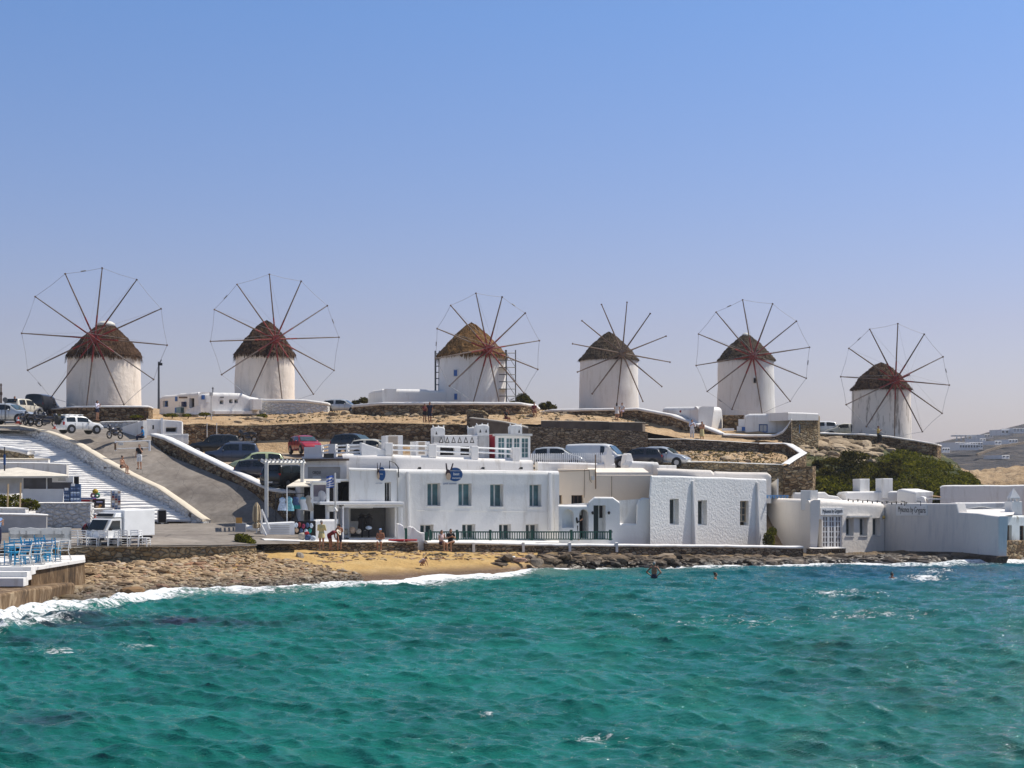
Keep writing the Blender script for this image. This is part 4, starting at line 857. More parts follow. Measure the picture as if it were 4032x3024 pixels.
# shop with the panel sign
f = Fac(1190, 96.2, 1366, 97.4)
t, wl = house('panel_shop', 'grey shop front with a lettered panel under a dark flat roof', f, [(1190, 1816), (1366, 1812)], 2110, 5, [(1212, 1838, 1340, 1884, .12), (1195, 1905, 1330, 2060, 2.0)], m=WHITEW, rnd=.04)
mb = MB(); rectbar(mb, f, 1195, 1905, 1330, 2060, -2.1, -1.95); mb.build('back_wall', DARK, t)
slab(t, f, 1208, 1833, 1344, 1838, -.02, .06, PAINTW, 'panel_frame'); slab(t, f, 1212, 1838, 1340, 1884, -.12, -.1, mat('grey_panel_board', (.40, .38, .36), .7), 'panel')
text(t, 'lettering', 'CIRQUE', f, 1232, 1265, 1862, BLACK, -.09, hscale=1.7)
slab(t, f, 1060, 1806, 1366, 1814, -3, .5, WOODD, 'roof'); slab(t, f, 1232, 1876, 1266, 1882, -.1, -.08, PAINTD, 'plate')
slab(t, f, 1270, 1786, 1306, 1804, .2, .5, BLACK, 'air_unit')
# pergola over the stall
t = thing('pergola', 'white slatted pergola frame over the clothes stall by the road', 'pergola', P(1050, 2100, 91))
mb = MB()
for px, d in ((1049, 90), (1190, 92)): mb.box((P(px, 1, d).x, d, (zz(1822, d) + zz(2110, d)) / 2), (.2, .2, zz(1822, d) - zz(2110, d)))
mb.build('post', PAINTD, t)
mb = MB(); a, b = P(1042, 1822, 90), P(1200, 1822, 92.3); mb.tube([a, b], .12, 4); c, d_ = P(1030, 1816, 94), P(1195, 1818, 95.5); mb.tube([c, d_], .09, 4); mb.tube([a, c], .1, 4)
for k in range(11): mb.tube([a.lerp(b, k / 10) + Vector((0, -.25, .12)), c.lerp(d_, k / 10) + Vector((0, 0, .12))], .06, 4)
mb.build('beam', PAINTD, t)
t = thing('awning', 'cream canvas awning slanting over the hanging clothes', 'awning', P(1190, 1915, 91.5))
mb = MB(); mb.add([P(1128, 1914, 89.5), P(1225, 1912, 90.4), P(1265, 1886, 94), P(1176, 1886, 93.5), P(1128, 1919, 89.5), P(1225, 1917, 90.4), P(1265, 1889, 94), P(1176, 1889, 93.5)], [[0, 1, 2, 3], [4, 7, 6, 5], [0, 4, 5, 1], [1, 5, 6, 2], [2, 6, 7, 3], [3, 7, 4, 0]])
mb.build('canvas', mat('cream_canvas', (.66, .60, .50), .9), t)
mb = MB()
for px, d in ((1130, 89.6), (1224, 90.4)): mb.tube([P(px, 1916, d), P(px, 2060, d)], .04, 6)
mb.build('pole', PAINTW, t)
# clothes
def dress(x, y0, y1, d, cols, label):
    t = thing('dress', label, 'dress', P(x, y1, d), 'summer clothes hanging at the stall'); mb = MB(); n = 14
    zs = [(0, .05), (.08, .17), (.2, .20), (.4, .17), (.7, .26), (1, .30)]; zt, zb = zz(y0, d), zz(y1, d); c = P(x, y0, d)
    vs = []
    for q, r in zs:
        for k in range(n):
            a = 2 * math.pi * k / n; rr = r * (1 + .1 * math.cos(a * 5) * q); vs.append((c.x + math.cos(a) * rr, c.y + math.sin(a) * rr * .45, zt + (zb - zt) * q))
    fs = []; mi = []
    for i in range(len(zs) - 1):
        for k in range(n): mb.add([], [], 0); fs.append([i * n + k, i * n + (k + 1) % n, (i + 1) * n + (k + 1) % n, (i + 1) * n + k]); mi.append(min(len(cols) - 1, i // 2 if len(cols) > 1 else 0))
    mb.v = vs; mb.f = fs; mb.m = mi; mb.build('cloth', cols, t, smooth=True)
    mb = MB(); mb.tube([P(x - 8, y0 + 4, d), P(x, y0 - 3, d), P(x + 8, y0 + 4, d)], .015, 4); mb.tube([P(x, y0 - 3, d), P(x, y0 - 14, d)], .012, 4); mb.build('hanger', IRON, t)
PALEB = mat('white_blue_cloth', (.52, .60, .70), .9, .35, 9); AQUA = mat('aqua_cloth', (.20, .45, .52), .9, .4, 9); NAVC = mat('dark_blue_cloth', (.06, .10, .2), .9, .3, 9); TEALC = mat('teal_cloth', (.02, .22, .20), .9, .2); BEIGE = mat('beige_cloth', (.50, .44, .36), .9, .2)
dress(1112, 1958, 2010, 89.6, [PALEB], 'white and pale blue dress hanging first from the road')
dress(1138, 1955, 2012, 89.8, [AQUA], 'aqua patterned dress hanging between two pale ones')
dress(1164, 1955, 2004, 90.0, [NAVC, NAVC, TEALC], 'dark blue top with a teal lower edge on a hanger')
dress(1192, 1956, 2008, 90.2, [AQUA, PAINTW], 'aqua and white striped top on a hanger')
dress(1214, 1950, 2012, 90.4, [BEIGE], 'long beige dress hanging nearest the glass booth')
t = thing('clothes_rail', 'dark clothes rail carrying the summer dresses', 'rail', P(1165, 2060, 90)); mb = MB()
mb.tube([P(1085, 1944, 89.6), P(1225, 1942, 90.6)], .025, 6)
for x, d in ((1086, 89.6), (1150, 90), (1224, 90.6)): mb.tube([P(x, 1943, d), P(x, 2062, d)], .03, 6)
mb.build('frame', BLACK, t)
# dark stock behind and low white counters
t = thing('shop_counter', 'white slatted counter with low gate in front of the clothes stall', 'counter', P(1090, 2110, 88.5)); fc = Fac(1035, 88, 1160, 88.8)
mb = MB(); shell(mb, fc, [(1035, 2060), (1160, 2054)], 2112, .6, [], .06); mb.build('body', PAINTW, t)
for k in range(5): slab(t, fc, 1062, 2066 + k * 9, 1140, 2070 + k * 9, 0, .04, PAINTD, 'slat')
mb = MB(); mb.tube([P(1030, 2006, 87), P(1062, 2084, 86.8)], .06, 5); mb.tube([P(1028, 2066, 87), P(1048, 2108, 86.8)], .06, 5); mb.tube([P(1030, 2006, 87), P(1030, 2100, 87)], .06, 5); mb.build('handrail', PAINTW, t)
t = thing('display_rack', 'dark rack of hats, shirts and bags below the glass booth', 'rack', P(1200, 2110, 89)); fc = Fac(1158, 88.9, 1250, 89.5)
slab(t, fc, 1160, 2052, 1250, 2112, -.3, -.2, DARK, 'board')
for k, (x, y, c) in enumerate([(1168, 2068, PALEB), (1180, 2066, REDW), (1196, 2072, MATS['magenta_cloth']), (1212, 2068, NAVC), (1228, 2070, PALEB), (1170, 2088, TAN), (1188, 2090, NAVC), (1206, 2092, PALEB), (1222, 2090, TEALC)]):
    mb = MB(); mb.ell(fc.at(x, y, -.1), (.11, .05, .15)); mb.build('goods', c, t, smooth=True)
mb = MB(); shell(mb, Fac(1244, 89.6, 1322, 90.2), [(1244, 2050), (1256, 2046), (1322, 2046)], 2120, .4, [], .14); mb.build('low_wall', WHITE, label='low rounded white wall between the rack and the flag pole', cat='wall')
# flag
t = thing('flag_pole', 'white pole in front of the shops carrying a striped flag', 'flag pole', P(1322, 2140, 88.4)); mb = MB(); mb.tube([P(1322, 2140, 88.4), P(1319, 1862, 88.4)], .06, 8, .05); mb.tube([P(1318, 2000, 88.4), P(1326, 2012, 88.2), P(1320, 2020, 88.3)], .09, 6); mb.build('pole', PAINTD, t)
mb = MB(); n = 12; rows = 9
for i in range(n + 1):
    q = i / n; ex = Vector((-(.50 * q), .10 * math.sin(q * 7) - .2 * q, -.12 * q))
    for j in range(rows + 1): p = P(1319, 1869 + j * 5.6, 88.4) + ex + Vector((0, 0, -.10 * q * math.sin(j * .5))); mb.v.append(tuple(p))
for i in range(n):
    for j in range(rows):
        a = i * (rows + 1) + j; mb.f.append([a, a + 1, a + rows + 2, a + rows + 1]); canton = j < 5 and i < 4
        mb.m.append((1 if (j == 2 or i in (1,)) else 0) if canton else (0 if j % 2 == 0 else 1))
mb.build('flag', [mat('flag_blue', (.02, .09, .42), .8), mat('flag_white', (.75, .75, .75), .8)], smooth=True, label='blue and white striped flag on the pole by the corner shop', cat='flag')

# upper building with the roof terrace behind
f = Fac(1350, 97.6, 2100, 103.2)
t, wl = house('terrace_house', 'long white house with a railed roof terrace behind the bluish front house', f, [(1350, 1790), (1365, 1786), (1545, 1790), (1700, 1796), (2100, 1811)], 1870, 6, [], m=WHITEW, rnd=.3)
for x0, x1, y0, y1 in ((1518, 1549, 1743, 1793), (1690, 1721, 1748, 1800), (1858, 1886, 1756, 1808), (2021, 2049, 1762, 1815)): slab(t, f, x0, y0, x1, y1, -.55, -.05, WHITEW, 'pier', bevel=.04)
def rails(par, f, a, b, ya, yb, rows, off, m=PAINTW, r=.065):
    for dy in rows:
        mb = MB(); mb.tube([f.at(a, ya + dy, off), f.at(b, yb + dy, off)], r, 6); mb.build('rail', m, par)
rails(t, f, 1549, 1690, 1753, 1757, (0, 18), -.3); rails(t, f, 1721, 1858, 1757, 1763, (0, 20), -.3); rails(t, f, 1886, 2021, 1762, 1769, (0, 18), -.3)
f2 = Fac(1196, 99.5, 1425, 98.6)
for x0, x1, y0, y1 in ((1238, 1265, 1752, 1802), (1292, 1319, 1748, 1800), (1361, 1366, 1748, 1786), (1417, 1426, 1744, 1786), (1196, 1238, 1760, 1800)): slab(t, f2, x0, y0, x1, y1, -.5, -.05, WHITE, 'pier')
for a, b in ((1265, 1292), (1319, 1417)): rails(t, f2, a, b, 1755, 1751, (0, 14, 28), -.3)
slab(t, f2, 1190, 1798, 1380, 1815, -3, .1, WHITE, 'parapet'); f3 = Fac(1424, 98.2, 1522, 99)
mb = MB(); shell(mb, f3, [(1424, 1742), (1522, 1776)], 1790, .3, [], .05); mb.build('sloped_parapet', WHITE, t)
for x0, x1, y0, y1 in ((1519, 1562, 1715, 1790), (1638, 1668, 1738, 1790)):   # louvred boxes
    fb = Fac(x0, 103.8, x1 + 25, 104.3); bx = thing('louvred_box', 'tan louvred plant box on the roof terrace, ' + ('taller one' if y0 < 1730 else 'lower one beside the triangle parapet'), 'box', fb.at(x0 + 20, y1)); mb = MB(); shell(mb, fb, [(x0, y0), (x1 + 24, y0)], y1, 1, [], .03); mb.build('body', WHITE, bx)
    mb = MB()
    for k in range(int((y1 - y0) / 4.5)): rectbar(mb, fb, x0 + 10, y0 + 3 + k * 4.5, x1 + 4, y0 + 5.5 + k * 4.5, 0, .05)
    mb.build('louvre', mat('tan_slats', (.42, .33, .24), .7), bx)
# triangle parapet
f = Fac(1708, 104.4, 1925, 105.6)
tp = thing('triangle_parapet', 'white parapet pierced by a row of triangles with rounded end posts', 'parapet', f.at(1815, 1800))
mb = MB(); tri = [(1737 + k * 24.3) for k in range(6)]
shell(mb, f, [(1708, 1714), (1925, 1712)], 1805, .6, [(1733, 1757, 1790, 1792, .4), (1813, 1757, 1870, 1792, .4)], .06); mb.build('wall', WHITE, tp)
for x in tri:
    mb = MB(); q = [f.at(x - 9, 1744, .012), f.at(x + 9, 1744, .012), f.at(x, 1719, .012)]; qi = [f.at(x - 5, 1741, .016), f.at(x + 5, 1741, .016), f.at(x, 1726, .016)]; mb.add(q, [[0, 1, 2]]); mb.build('triangle', DARK, tp); mb = MB(); mb.add(qi, [[0, 1, 2]]); mb.build('triangle_inner', WHITEW, tp)
for x0, x1 in ((1733, 1790), (1813, 1870)): slab(tp, f, x0, 1757, x1, 1792, -.41, -.38, DARK, 'opening')
def horned(f, x0, x1, y0, y1, tr, par):
    mb = MB(); shell(mb, f, [(x0, y0 + 8), (x0 + 6, y0 + 2), ((x0 + x1) / 2, y0), (x1 - 6, y0 + 2), (x1, y0 + 8)], y1, .8, [], .1)
    for x in (x0 + 3, x1 - 3, (x0 + x1) / 2): mb.tube([f.at(x, y0 + 6, -.3), f.at(x + (-3 if x < (x0 + x1) / 2 - 1 else 3 if x > (x0 + x1) / 2 + 1 else 0), y0 - 6, -.3)], .09, 5, .02)
    mb.build('post', WHITE, par)
    for x in tr:
        mb = MB(); mb.add([f.at(x - 4, y0 + 32, .02), f.at(x + 4, y0 + 32, .02), f.at(x, y0 + 18, .02)], [[0, 1, 2]]); mb.build('triangle', DARK, par)
horned(f, 1708, 1752, 1679, 1720, (1718,), tp); horned(Fac(1838, 106.5, 1884, 106.5), 1840, 1882, 1682, 1720, (), tp); horned(f, 1880, 1926, 1671, 1805, (1891, 1914), tp); horned(Fac(2010, 107, 2058, 107.2), 2011, 2056, 1672, 1725, (2044,), tp)
# pavilion
f = Fac(1952, 105.4, 2090, 106.2)
pv = thing('roof_pavilion', 'roof pavilion with white framed windows and a red door panel', 'pavilion', f.at(2020, 1805))
mb = MB(); shell(mb, f, [(1952, 1716), (2088, 1718)], 1808, 2.5, [(1961, 1722, 1988, 1805, .1), (1993, 1724, 2019, 1805, .1), (2023, 1724, 2048, 1805, .1), (2053, 1724, 2082, 1803, .1)], .03); mb.build('wall', PAINTW, pv)
for a in ((1961, 1722, 1988, 1805), (1993, 1724, 2019, 1805), (2023, 1724, 2048, 1805), (2053, 1724, 2082, 1803)): window(pv, f, *a, .1, frame=PAINTW, pane=GLASST, fw=2.2, nx=2, ny=4, bw=1.5)
slab(pv, f, 1946, 1708, 2092, 1717, -2.8, .25, PAINTD, 'roof'); f2 = Fac(1921, 106, 1955, 105.5); mb = MB(); rectbar(mb, f2, 1921, 1711, 1955, 1805, -.1, 0); mb.build('red_panel', mat('crimson_paint', (.24, .006, .02), .5, .1), pv)
# white dish on the wall behind parapet
t = thing('picket_fence', 'white picket fence with a rail in front of the parked vans', 'fence', P(2230, 1818, 107.4)); f = Fac(2088, 107.2, 2390, 107.8)
for k in range(36):
    x = 2090 + k * 8.1; slab(t, f, x, 1786 - (x - 2090) * .012, x + 4.2, 1822 + (x - 2090) * .01, 0, .05, PAINTW, 'picket')
slab(t, f, 2088, 1806, 2388, 1809, -.06, -.01, PAINTW, 'rail')
# parapets behind the beige house
for nm, pts, lab in (('parapet', [(2118, 1818), (2422, 1824)], 'white roof parapet in front of the picket fence'), ('parapet', [(2478, 1832), (2490, 1815), (2592, 1820), (2598, 1832)], 'rounded white parapet right of the curved buttress'),
                 ('parapet', [(2596, 1831), (2664, 1832)], 'thin pale ledge in front of the yellow stone wall')):
    f = Fac(pts[0][0], 105, pts[-1][0], 105.8); mb = MB(); shell(mb, f, pts, 1850, 1.2, [], .2 if 'thin' not in lab else .05); mb.build(nm, WHITE, label=lab, cat='parapet')
f = Fac(2382, 105.6, 2422, 105.9); mb = MB(); shell(mb, f, [(2383, 1792), (2392, 1778), (2398, 1760), (2406, 1762), (2410, 1790), (2419, 1794)], 1830, .5, [], .05); mb.build('pier', WHITE, label='white gate pier with a pointed top at the end of the picket fence', cat='pier')
f = Fac(2455, 106, 2496, 106.3); mb = MB(); shell(mb, f, [(2460, 1825), (2466, 1790), (2474, 1784), (2486, 1786), (2494, 1812)], 1850, .6, [], .08); mb.build('buttress', WHITEW, label='curved white buttress end beside the dark parked car', cat='wall')

# beige house and the arched front wall
f = Fac(2196, 101, 2572, 104)
t, wl = house('beige_house', 'cream rendered house with rust streaks set back behind the arched wall', f, [(2196, 1846), (2346, 1846), (2350, 1873), (2572, 1873)], 2080, 5, [(2200, 1950, 2214, 1984), (2250, 1950, 2298, 1986), (2484, 2008, 2511, 2066)], m=CREAM, rnd=.05)
window(t, f, 2200, 1950, 2214, 1984, .3, frame=WOODD, pane=DARK); window(t, f, 2250, 1950, 2298, 1986, .3, frame=WOODD, pane=DARK, nx=3, bw=3); window(t, f, 2484, 2008, 2511, 2066, .12, 'door', mat('brown_door', (.22, .15, .08), .7), MATS['brown_door'])
mb = MB(); rectbar(mb, f, 2350, 1860, 2572, 1876, -2.2, -.05); q = [f.at(2350, 1872, 0), f.at(2572, 1872, 0), f.at(2572, 1842, -1.5), f.at(2350, 1842, -1.5), f.at(2350, 1872, -3), f.at(2572, 1872, -3)]
mb.add(q, [[0, 1, 2, 3], [3, 2, 5, 4], [0, 3, 4], [1, 5, 2]]); mb.build('roof', whitewash('cream_roof', (.78, .70, .60), dirt=.4), t)
RUST = mat('rusty_pipe', (.13, .07, .03), .8, .4)
for pts in ([(2343, 1790), (2344, 1925)], [(2300, 1848), (2299, 1960)], [(2318, 1850), (2321, 1890), (2328, 1900)], [(2407, 1875), (2407, 1985)], [(2200, 1856), (2318, 1852)]):
    mb = MB(); mb.tube([f.at(x, y, .06) for x, y in pts], .035 if pts[0][0] == 2343 else .016, 5); mb.build('pipe', RUST, t)
slab(t, f, 2327, 1874, 2336, 1890, 0, .2, PAINTD, 'meter_box')
f = Fac(2590, 104, 3040, 106.4)
t, wl = house('rear_house', 'low white house whose rounded roof shows above the rough plaster wall', f, [(2590, 1843), (2800, 1852), (2812, 1862), (2820, 1857), (3025, 1861), (3037, 1870)], 1960, 4, [], m=whitewash('warm_white', (.76, .70, .63), dirt=.3), rnd=.25)
f = Fac(2200, 94.8, 2640, 98)
cs, wl = house('arched_wall', 'white front wall with a round niche, an archway and a stepped dark doorway', f, [(2200, 1990), (2318, 1990), (2320, 1976), (2342, 1958), (2414, 1958), (2440, 1976), (2441, 2063), (2508, 2063), (2510, 1985), (2518, 1968), (2532, 1960), (2566, 1962)], 2150, 1.0,
               [(2213, 2005, 2260, 2078, .35), (2281, 2005, 2318, 2120, .9), (2337, 1990, 2385, 2122, .5)], rnd=.12)
def spandrel(f, x0, x1, y0, yspring, m, par):
    mb = MB(); cx, r = (x0 + x1) / 2, (x1 - x0) / 2; n = 10
    for s in (-1, 1):
        arc = [f.at(cx + s * r * math.cos(q), yspring - (yspring - y0) * math.sin(q), .001) for q in [math.pi / 2 * k / n for k in range(n + 1)]]
        mb.add([f.at(cx + s * r, y0, .001)] + arc, [[0, k + 1, k + 2] for k in range(n)])
        for k in range(n): mb.quad(arc[k], arc[k + 1], arc[k + 1] - f.n * .34, arc[k] - f.n * .34)
    mb.build('arch', m, par)
spandrel(f, 2213, 2260, 2005, 2030, WHITE, cs); spandrel(f, 2281, 2318, 2005, 2028, WHITE, cs)
slab(cs, f, 2213, 2005, 2260, 2078, -.40, -.34, WHITE, 'niche_back'); slab(cs, f, 2281, 2005, 2318, 2120, -.95, -.9, DARK, 'passage'); slab(cs, f, 2300, 2010, 2312, 2030, -.9, -.86, PAINTD, 'passage_window')
slab(cs, f, 2337, 1990, 2367, 2122, -.5, -.42, mat('very_dark_green', (.008, .02, .018), .5), 'door'); slab(cs, f, 2367, 1990, 2385, 2122, -.52, -.46, PAINTD, 'door_leaf'); slab(cs, f, 2372, 1992, 2384, 2040, -.46, -.44, DARK, 'door_pane')
for x in (2329, 2393):
    mb = MB(); a = f.at(x, 2018, .02); mb.tube([a, a + f.n * .14], .03, 5); mb.lathe(a + f.n * .16 + Vector((0, 0, -.12)), [(.05, 0), (.09, .12), (.06, .2)], 8); mb.build('wall_lamp', BLACK, cs)
f = Fac(2537, 96.6, 3018, 104.2)
rops = [(2637, 1964, 2673, 2066), (2748, 1970, 2784, 2068), (2914, 1972, 2948, 2069)]
t, wl = house('rough_house', 'windowed white house with heavily textured plaster and two thin buttresses', f, [(2560, 1958), (2567, 1872), (2800, 1878), (3018, 1886)], 2152, 5, rops, m=ROUGHW, rnd=.12, reveal=.45, dv=(.15, 1, 0))
window(t, f, *rops[0], .45, frame=PAINTW, nx=1, ny=1, fw=4); window(t, f, *rops[1], .45, frame=PAINTW, nx=1, fw=4); window(t, f, 2914, 1972, 2948, 2055, .3, frame=mat('bare_wood', (.42, .34, .24), .8), nx=2, ny=3, fw=4, bw=3)
for x0, x1, y0, y1 in ((2722, 2731, 1892, 2146), (2976, 2984, 1898, 2148)):
    mb = MB(); q = [f.at(x0, y1), f.at(x1, y1), f.at(x1, y0), f.at(x0, y0)]; e = [.36, .36, .1, .1]; r = [p + f.n * e[i] for i, p in enumerate(q)]
    mb.hexa([q[0], q[1], r[1], r[0], q[3], q[2], r[2], r[3]]); mb.build('buttress', WHITE, t, bevel=.04)
# green railing on the seat wall
t = thing('green_railing', 'dark green wooden balustrade along the seat wall', 'railing', P(2050, 2126, 92.4)); f = Fac(1692, 90.7, 2412, 94.8)
for x in (1694, 1800, 1931, 2094, 2250, 2404): slab(t, f, x - 3, 2086, x + 4, 2128, -.15, .03, GREEN, 'post')
slab(t, f, 1692, 2092, 2412, 2097, -.1, 0, GREEN, 'rail'); slab(t, f, 1692, 2121, 2412, 2125, -.1, 0, GREEN, 'rail')
for k in range(74):
    x = 1700 + k * 9.6; slab(t, f, x, 2097, x + 3, 2121, -.07, -.03, GREEN, 'baluster')
f = Fac(1566, 90.9, 1682, 91.4)
t = thing('entrance_steps', 'curved white entrance walls framing a dark green gate', 'steps', f.at(1620, 2165)); mb = MB()
shell(mb, f, [(1567, 2064), (1574, 2062), (1588, 2070), (1594, 2090)], 2140, .5, [], .08); mb.build('wall', WHITE, t)
mb = MB(); shell(mb, Fac(1618, 90.2, 1676, 90.6), [(1619, 2076), (1628, 2074), (1640, 2086), (1654, 2096), (1672, 2097)], 2168, .6, [], .08); mb.build('wall', WHITE, t)
slab(t, f, 1590, 2080, 1618, 2126, -.2, -.12, GREEN, 'gate'); slab(t, f, 1672, 2096, 1690, 2155, -.4, -.3, GREEN, 'gate')
for k, (x0, x1) in enumerate(((1530, 1592), (1594, 1642))):
    mb = MB(); mb.box(P((x0 + x1) / 2, 2128, 89.2) + Vector((0, .05, .02)), ((x1 - x0) * 89 / F, .6, .09)); mb.build('seat_cushion', mat('red_cushion', (.36, .02, .03), .9), label=('flat red cushion on the seat wall beside the seated man in white shorts', 'flat red cushion on the seat wall nearest the green gate')[k], cat='cushion', group='red seat cushions', bevel=.03)

# ------------------------------------------------------------------ right hand houses
f = Fac(3190, 102.6, 3482, 108.2)
gops = [(3211, 2044, 3236, 2156, .3), (3241, 2032, 3317, 2156, .15), (3330, 2040, 3362, 2110, .4), (3384, 2040, 3416, 2110, .4), (3435, 2040, 3467, 2110, .4)]
t, wl = house('gallery_house', 'white gallery house with gridded french doors and three deep windows', f, [(3190, 1968), (3205, 1963), (3482, 1980)], 2174, 5, gops, dv=(.24, 1, 0), m=whitewash('warm_front', (.84, .79, .72), dirt=.3, bump=.5), rnd=.35)
mb = MB(); shell(mb, Fac(3014, 108.4, 3191, 102.6), [(3014, 1960), (3191, 1968)], 2172, .5, [], .3); mb.build('side_wall', whitewash('warm_side', (.80, .74, .67), dirt=.2), t)
slab(t, f, 3211, 2044, 3236, 2156, -.34, -.3, DARK, 'doorway')
for k in range(3): window(t, f, 3241 + k * 25.3, 2032, 3241 + (k + 1) * 25.3, 2156, .15, 'french_door', PAINTW, mat('mauve_glass', (.13, .10, .10), .3), 4, 2, 6, 3.4)
for o in gops[2:]: window(t, f, *o[:4], .4, nx=2, ny=1, bw=3, fw=4); slab(t, f, o[0] - 2, o[3], o[2] + 1, o[3] + 3, -.3, .05, WHITE, 'sill')
slab(t, f, 3335, 2030, 3425, 2037, 0, .22, PAINTD, 'awning_box')
GL = mat('yellow_glass', (.55, .38, .10), .2); mb = MB(); mb.ell(f.at(3474, 2036, .14), (.11, .11, .13)); mb.build('lamp', GL, t, smooth=True)
def signboard(label, f, x0, y0, x1, y1, tx0, tx1, ty):
    s = thing('sign_board', label, 'sign', f.at((x0 + x1) / 2, y1), 'handwritten gallery signs'); mb = MB(); rectbar(mb, f, x0, y0, x1, y1, .003, .07); mb.build('board', mat('sign_white', (.78, .78, .77), .7, .04), s); text(s, 'lettering', 'Mykonos by Gryparis', f, tx0, tx1, ty, BLACK, .072, hscale=1.5)
signboard('white board lettered in black above the french doors', f, 3229, 1999, 3318, 2028, 3236, 3314, 2014)
f = Fac(3480, 108.4, 3932, 95.6)
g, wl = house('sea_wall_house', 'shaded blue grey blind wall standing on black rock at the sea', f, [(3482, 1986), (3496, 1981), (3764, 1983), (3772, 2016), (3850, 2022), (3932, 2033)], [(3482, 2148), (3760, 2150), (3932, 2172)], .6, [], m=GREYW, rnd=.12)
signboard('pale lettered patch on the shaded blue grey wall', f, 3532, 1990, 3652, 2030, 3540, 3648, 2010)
mb = MB(); shell(mb, Fac(3486, 107.6, 3930, 95.2), [(3496, 2170), (3760, 2174), (3928, 2190)], 2240, .5, [], .3); mb.v = [tuple(Vector(v) + Vector((noise.noise(Vector(v) * .7), noise.noise(Vector(v) * .7 + Vector((9, 0, 0))), 0)) * .35) for v in mb.v]; mb.build('rock_base', ROCK, g)
f = Fac(3932, 97.4, 4150, 101)
g, wl = house('stained_house', 'corner of a stained white house with two brown windows on a rubble base', f, [(3932, 2038), (3945, 2031), (4060, 2031), (4150, 2031)], 2136, 1.2, [(3963, 2068, 3984, 2130), (4015, 2070, 4040, 2129)], m=whitewash('mossy_plaster', (.74, .76, .74), dirt=.95, dcol=(.16, .13, .06), lo=.48, hi=.66), rnd=.14)
WB = mat('brown_window', (.14, .07, .03), .7)
for o in ((3963, 2068, 3984, 2130), (4015, 2070, 4040, 2129)): window(g, f, *o, .3, frame=WB, nx=1, ny=3, fw=3)
mb = MB(); shell(mb, Fac(3930, 97, 4150, 100.6), [(3930, 2128), (4150, 2128)], 2225, 1.0, [], .12); mb.build('rubble_base', STONE_BR, g)
f = Fac(3702, 112, 4200, 114)
house('long_rear_house', 'plain lilac white house with a straight roof line at the far right', f, [(3702, 1918), (3712, 1912), (4200, 1910)], 2110, 5, [], rnd=.1)
f = Fac(3764, 103.4, 4000, 104.4); mb = MB(); shell(mb, f, [(3764, 1980), (4000, 1977)], 2050, .8, [], .1); rp = mb.build('roof_parapet', WHITE, label='low white roof parapet strung with cables left of the lantern chimney', cat='parapet')
for k in range(4):
    mb = MB(); mb.tube([f.at(3770 + q * 21, 2000 + k * 4 + 4 * math.sin(q * 1.1 + k), .06) for q in range(11)], .03, 5); mb.build('cable', PAINTD, rp)
mb = MB(); q = [P(3775, 2020, 99.9), P(3932, 2034, 95.9), P(3990, 2026, 98), P(4000, 2004, 103), P(3780, 2006, 103.2)]; mb.add(q, [[0, 1, 2, 3, 4]]); mb.build('flat_roof', WHITEW, label='flat whitewashed roof behind the shaded sea wall', cat='roof')
t = thing('lantern_chimney', 'white chimney with an open lantern and pyramid cap', 'chimney', P(4005, 2030, 100)); fl = Fac(3984, 100, 4028, 100.4); mb = MB(); shell(mb, fl, [(3985, 1974), (4024, 1974)], 2034, .68, [], .03); mb.build('shaft', WHITE, t)
mb = MB(); c = fl.at(4005, 1974, -.34)
for x, y in ((-.26, -.26), (.26, -.26), (.26, .26), (-.26, .26), (0, -.28), (0, .28)): mb.box(c + Vector((x, y, .09)), (.08, .08, .22))
mb.build('lantern_post', WHITE, t); mb = MB(); mb.lathe(c + Vector((0, 0, .2)), [(.50, 0), (.48, .05), (.03, .68)], 4); mb.v = [tuple(Matrix.Translation(c) @ Matrix.Rotation(R(45), 4, 'Z') @ Matrix.Translation(-c) @ Vector(v)) for v in mb.v]; mb.build('pyramid_cap', WHITE, t)
# gallery roof furniture
def chunk(nm, lab, f, top, bot, dep, rnd=.12, m=None, cat='parapet', par=None):
    mb = MB(); shell(mb, f, top, bot, dep, [], rnd); return mb.build(nm, m or WHITE, par, label=lab, cat=cat)
chunk('roof_pier', 'square white pier at the corner of the gallery roof', Fac(3152, 103.6, 3193, 102.8), [(3153, 1931), (3191, 1930)], 1986, .7, .05, cat='pier')
chunk('rounded_parapet', 'short rounded white parapet left of the square roof pier', Fac(3123, 108, 3206, 108), [(3123, 1955), (3130, 1940), (3205, 1940)], 1970, .6)
chunk('rounded_parapet', 'stepped rounded parapet right of the square roof pier', Fac(3208, 108, 3320, 108.4), [(3209, 1940), (3250, 1938), (3264, 1950), (3300, 1954), (3316, 1966)], 1972, 1.0)
lp = chunk('chimney_parapet', 'long white roof wall carrying two tall square chimneys', Fac(3330, 109, 3550, 111), [(3330, 1948), (3338, 1939), (3372, 1936), (3550, 1934)], 1972, 1.0)
for x0, x1, y0 in ((3387, 3424, 1886), (3477, 3515, 1884)): chunk('chimney', None, Fac(x0, 110.2, x1, 110.8), [(x0, y0), (x1, y0)], 1940, .7, .03, cat=None, par=lp)
chunk('roof_block', 'white rounded block on the gallery roof beside the rope awning', Fac(3532, 109.6, 3606, 108), [(3532, 1928), (3545, 1925), (3600, 1936), (3606, 1938)], 1985, 1.6, .2, cat='block')
chunk('roof_cone', 'small tapering white chimney stump next to the roof block', Fac(3602, 107.4, 3648, 107), [(3603, 1976), (3612, 1960), (3628, 1955), (3638, 1958), (3646, 1978)], 1992, .6, .05, cat='chimney')
chunk('small_wall', 'plain white wall below the dark stone block and bushes', Fac(3062, 110.4, 3192, 110), [(3066, 1919), (3190, 1918)], 1965, .5, .05, cat='wall')
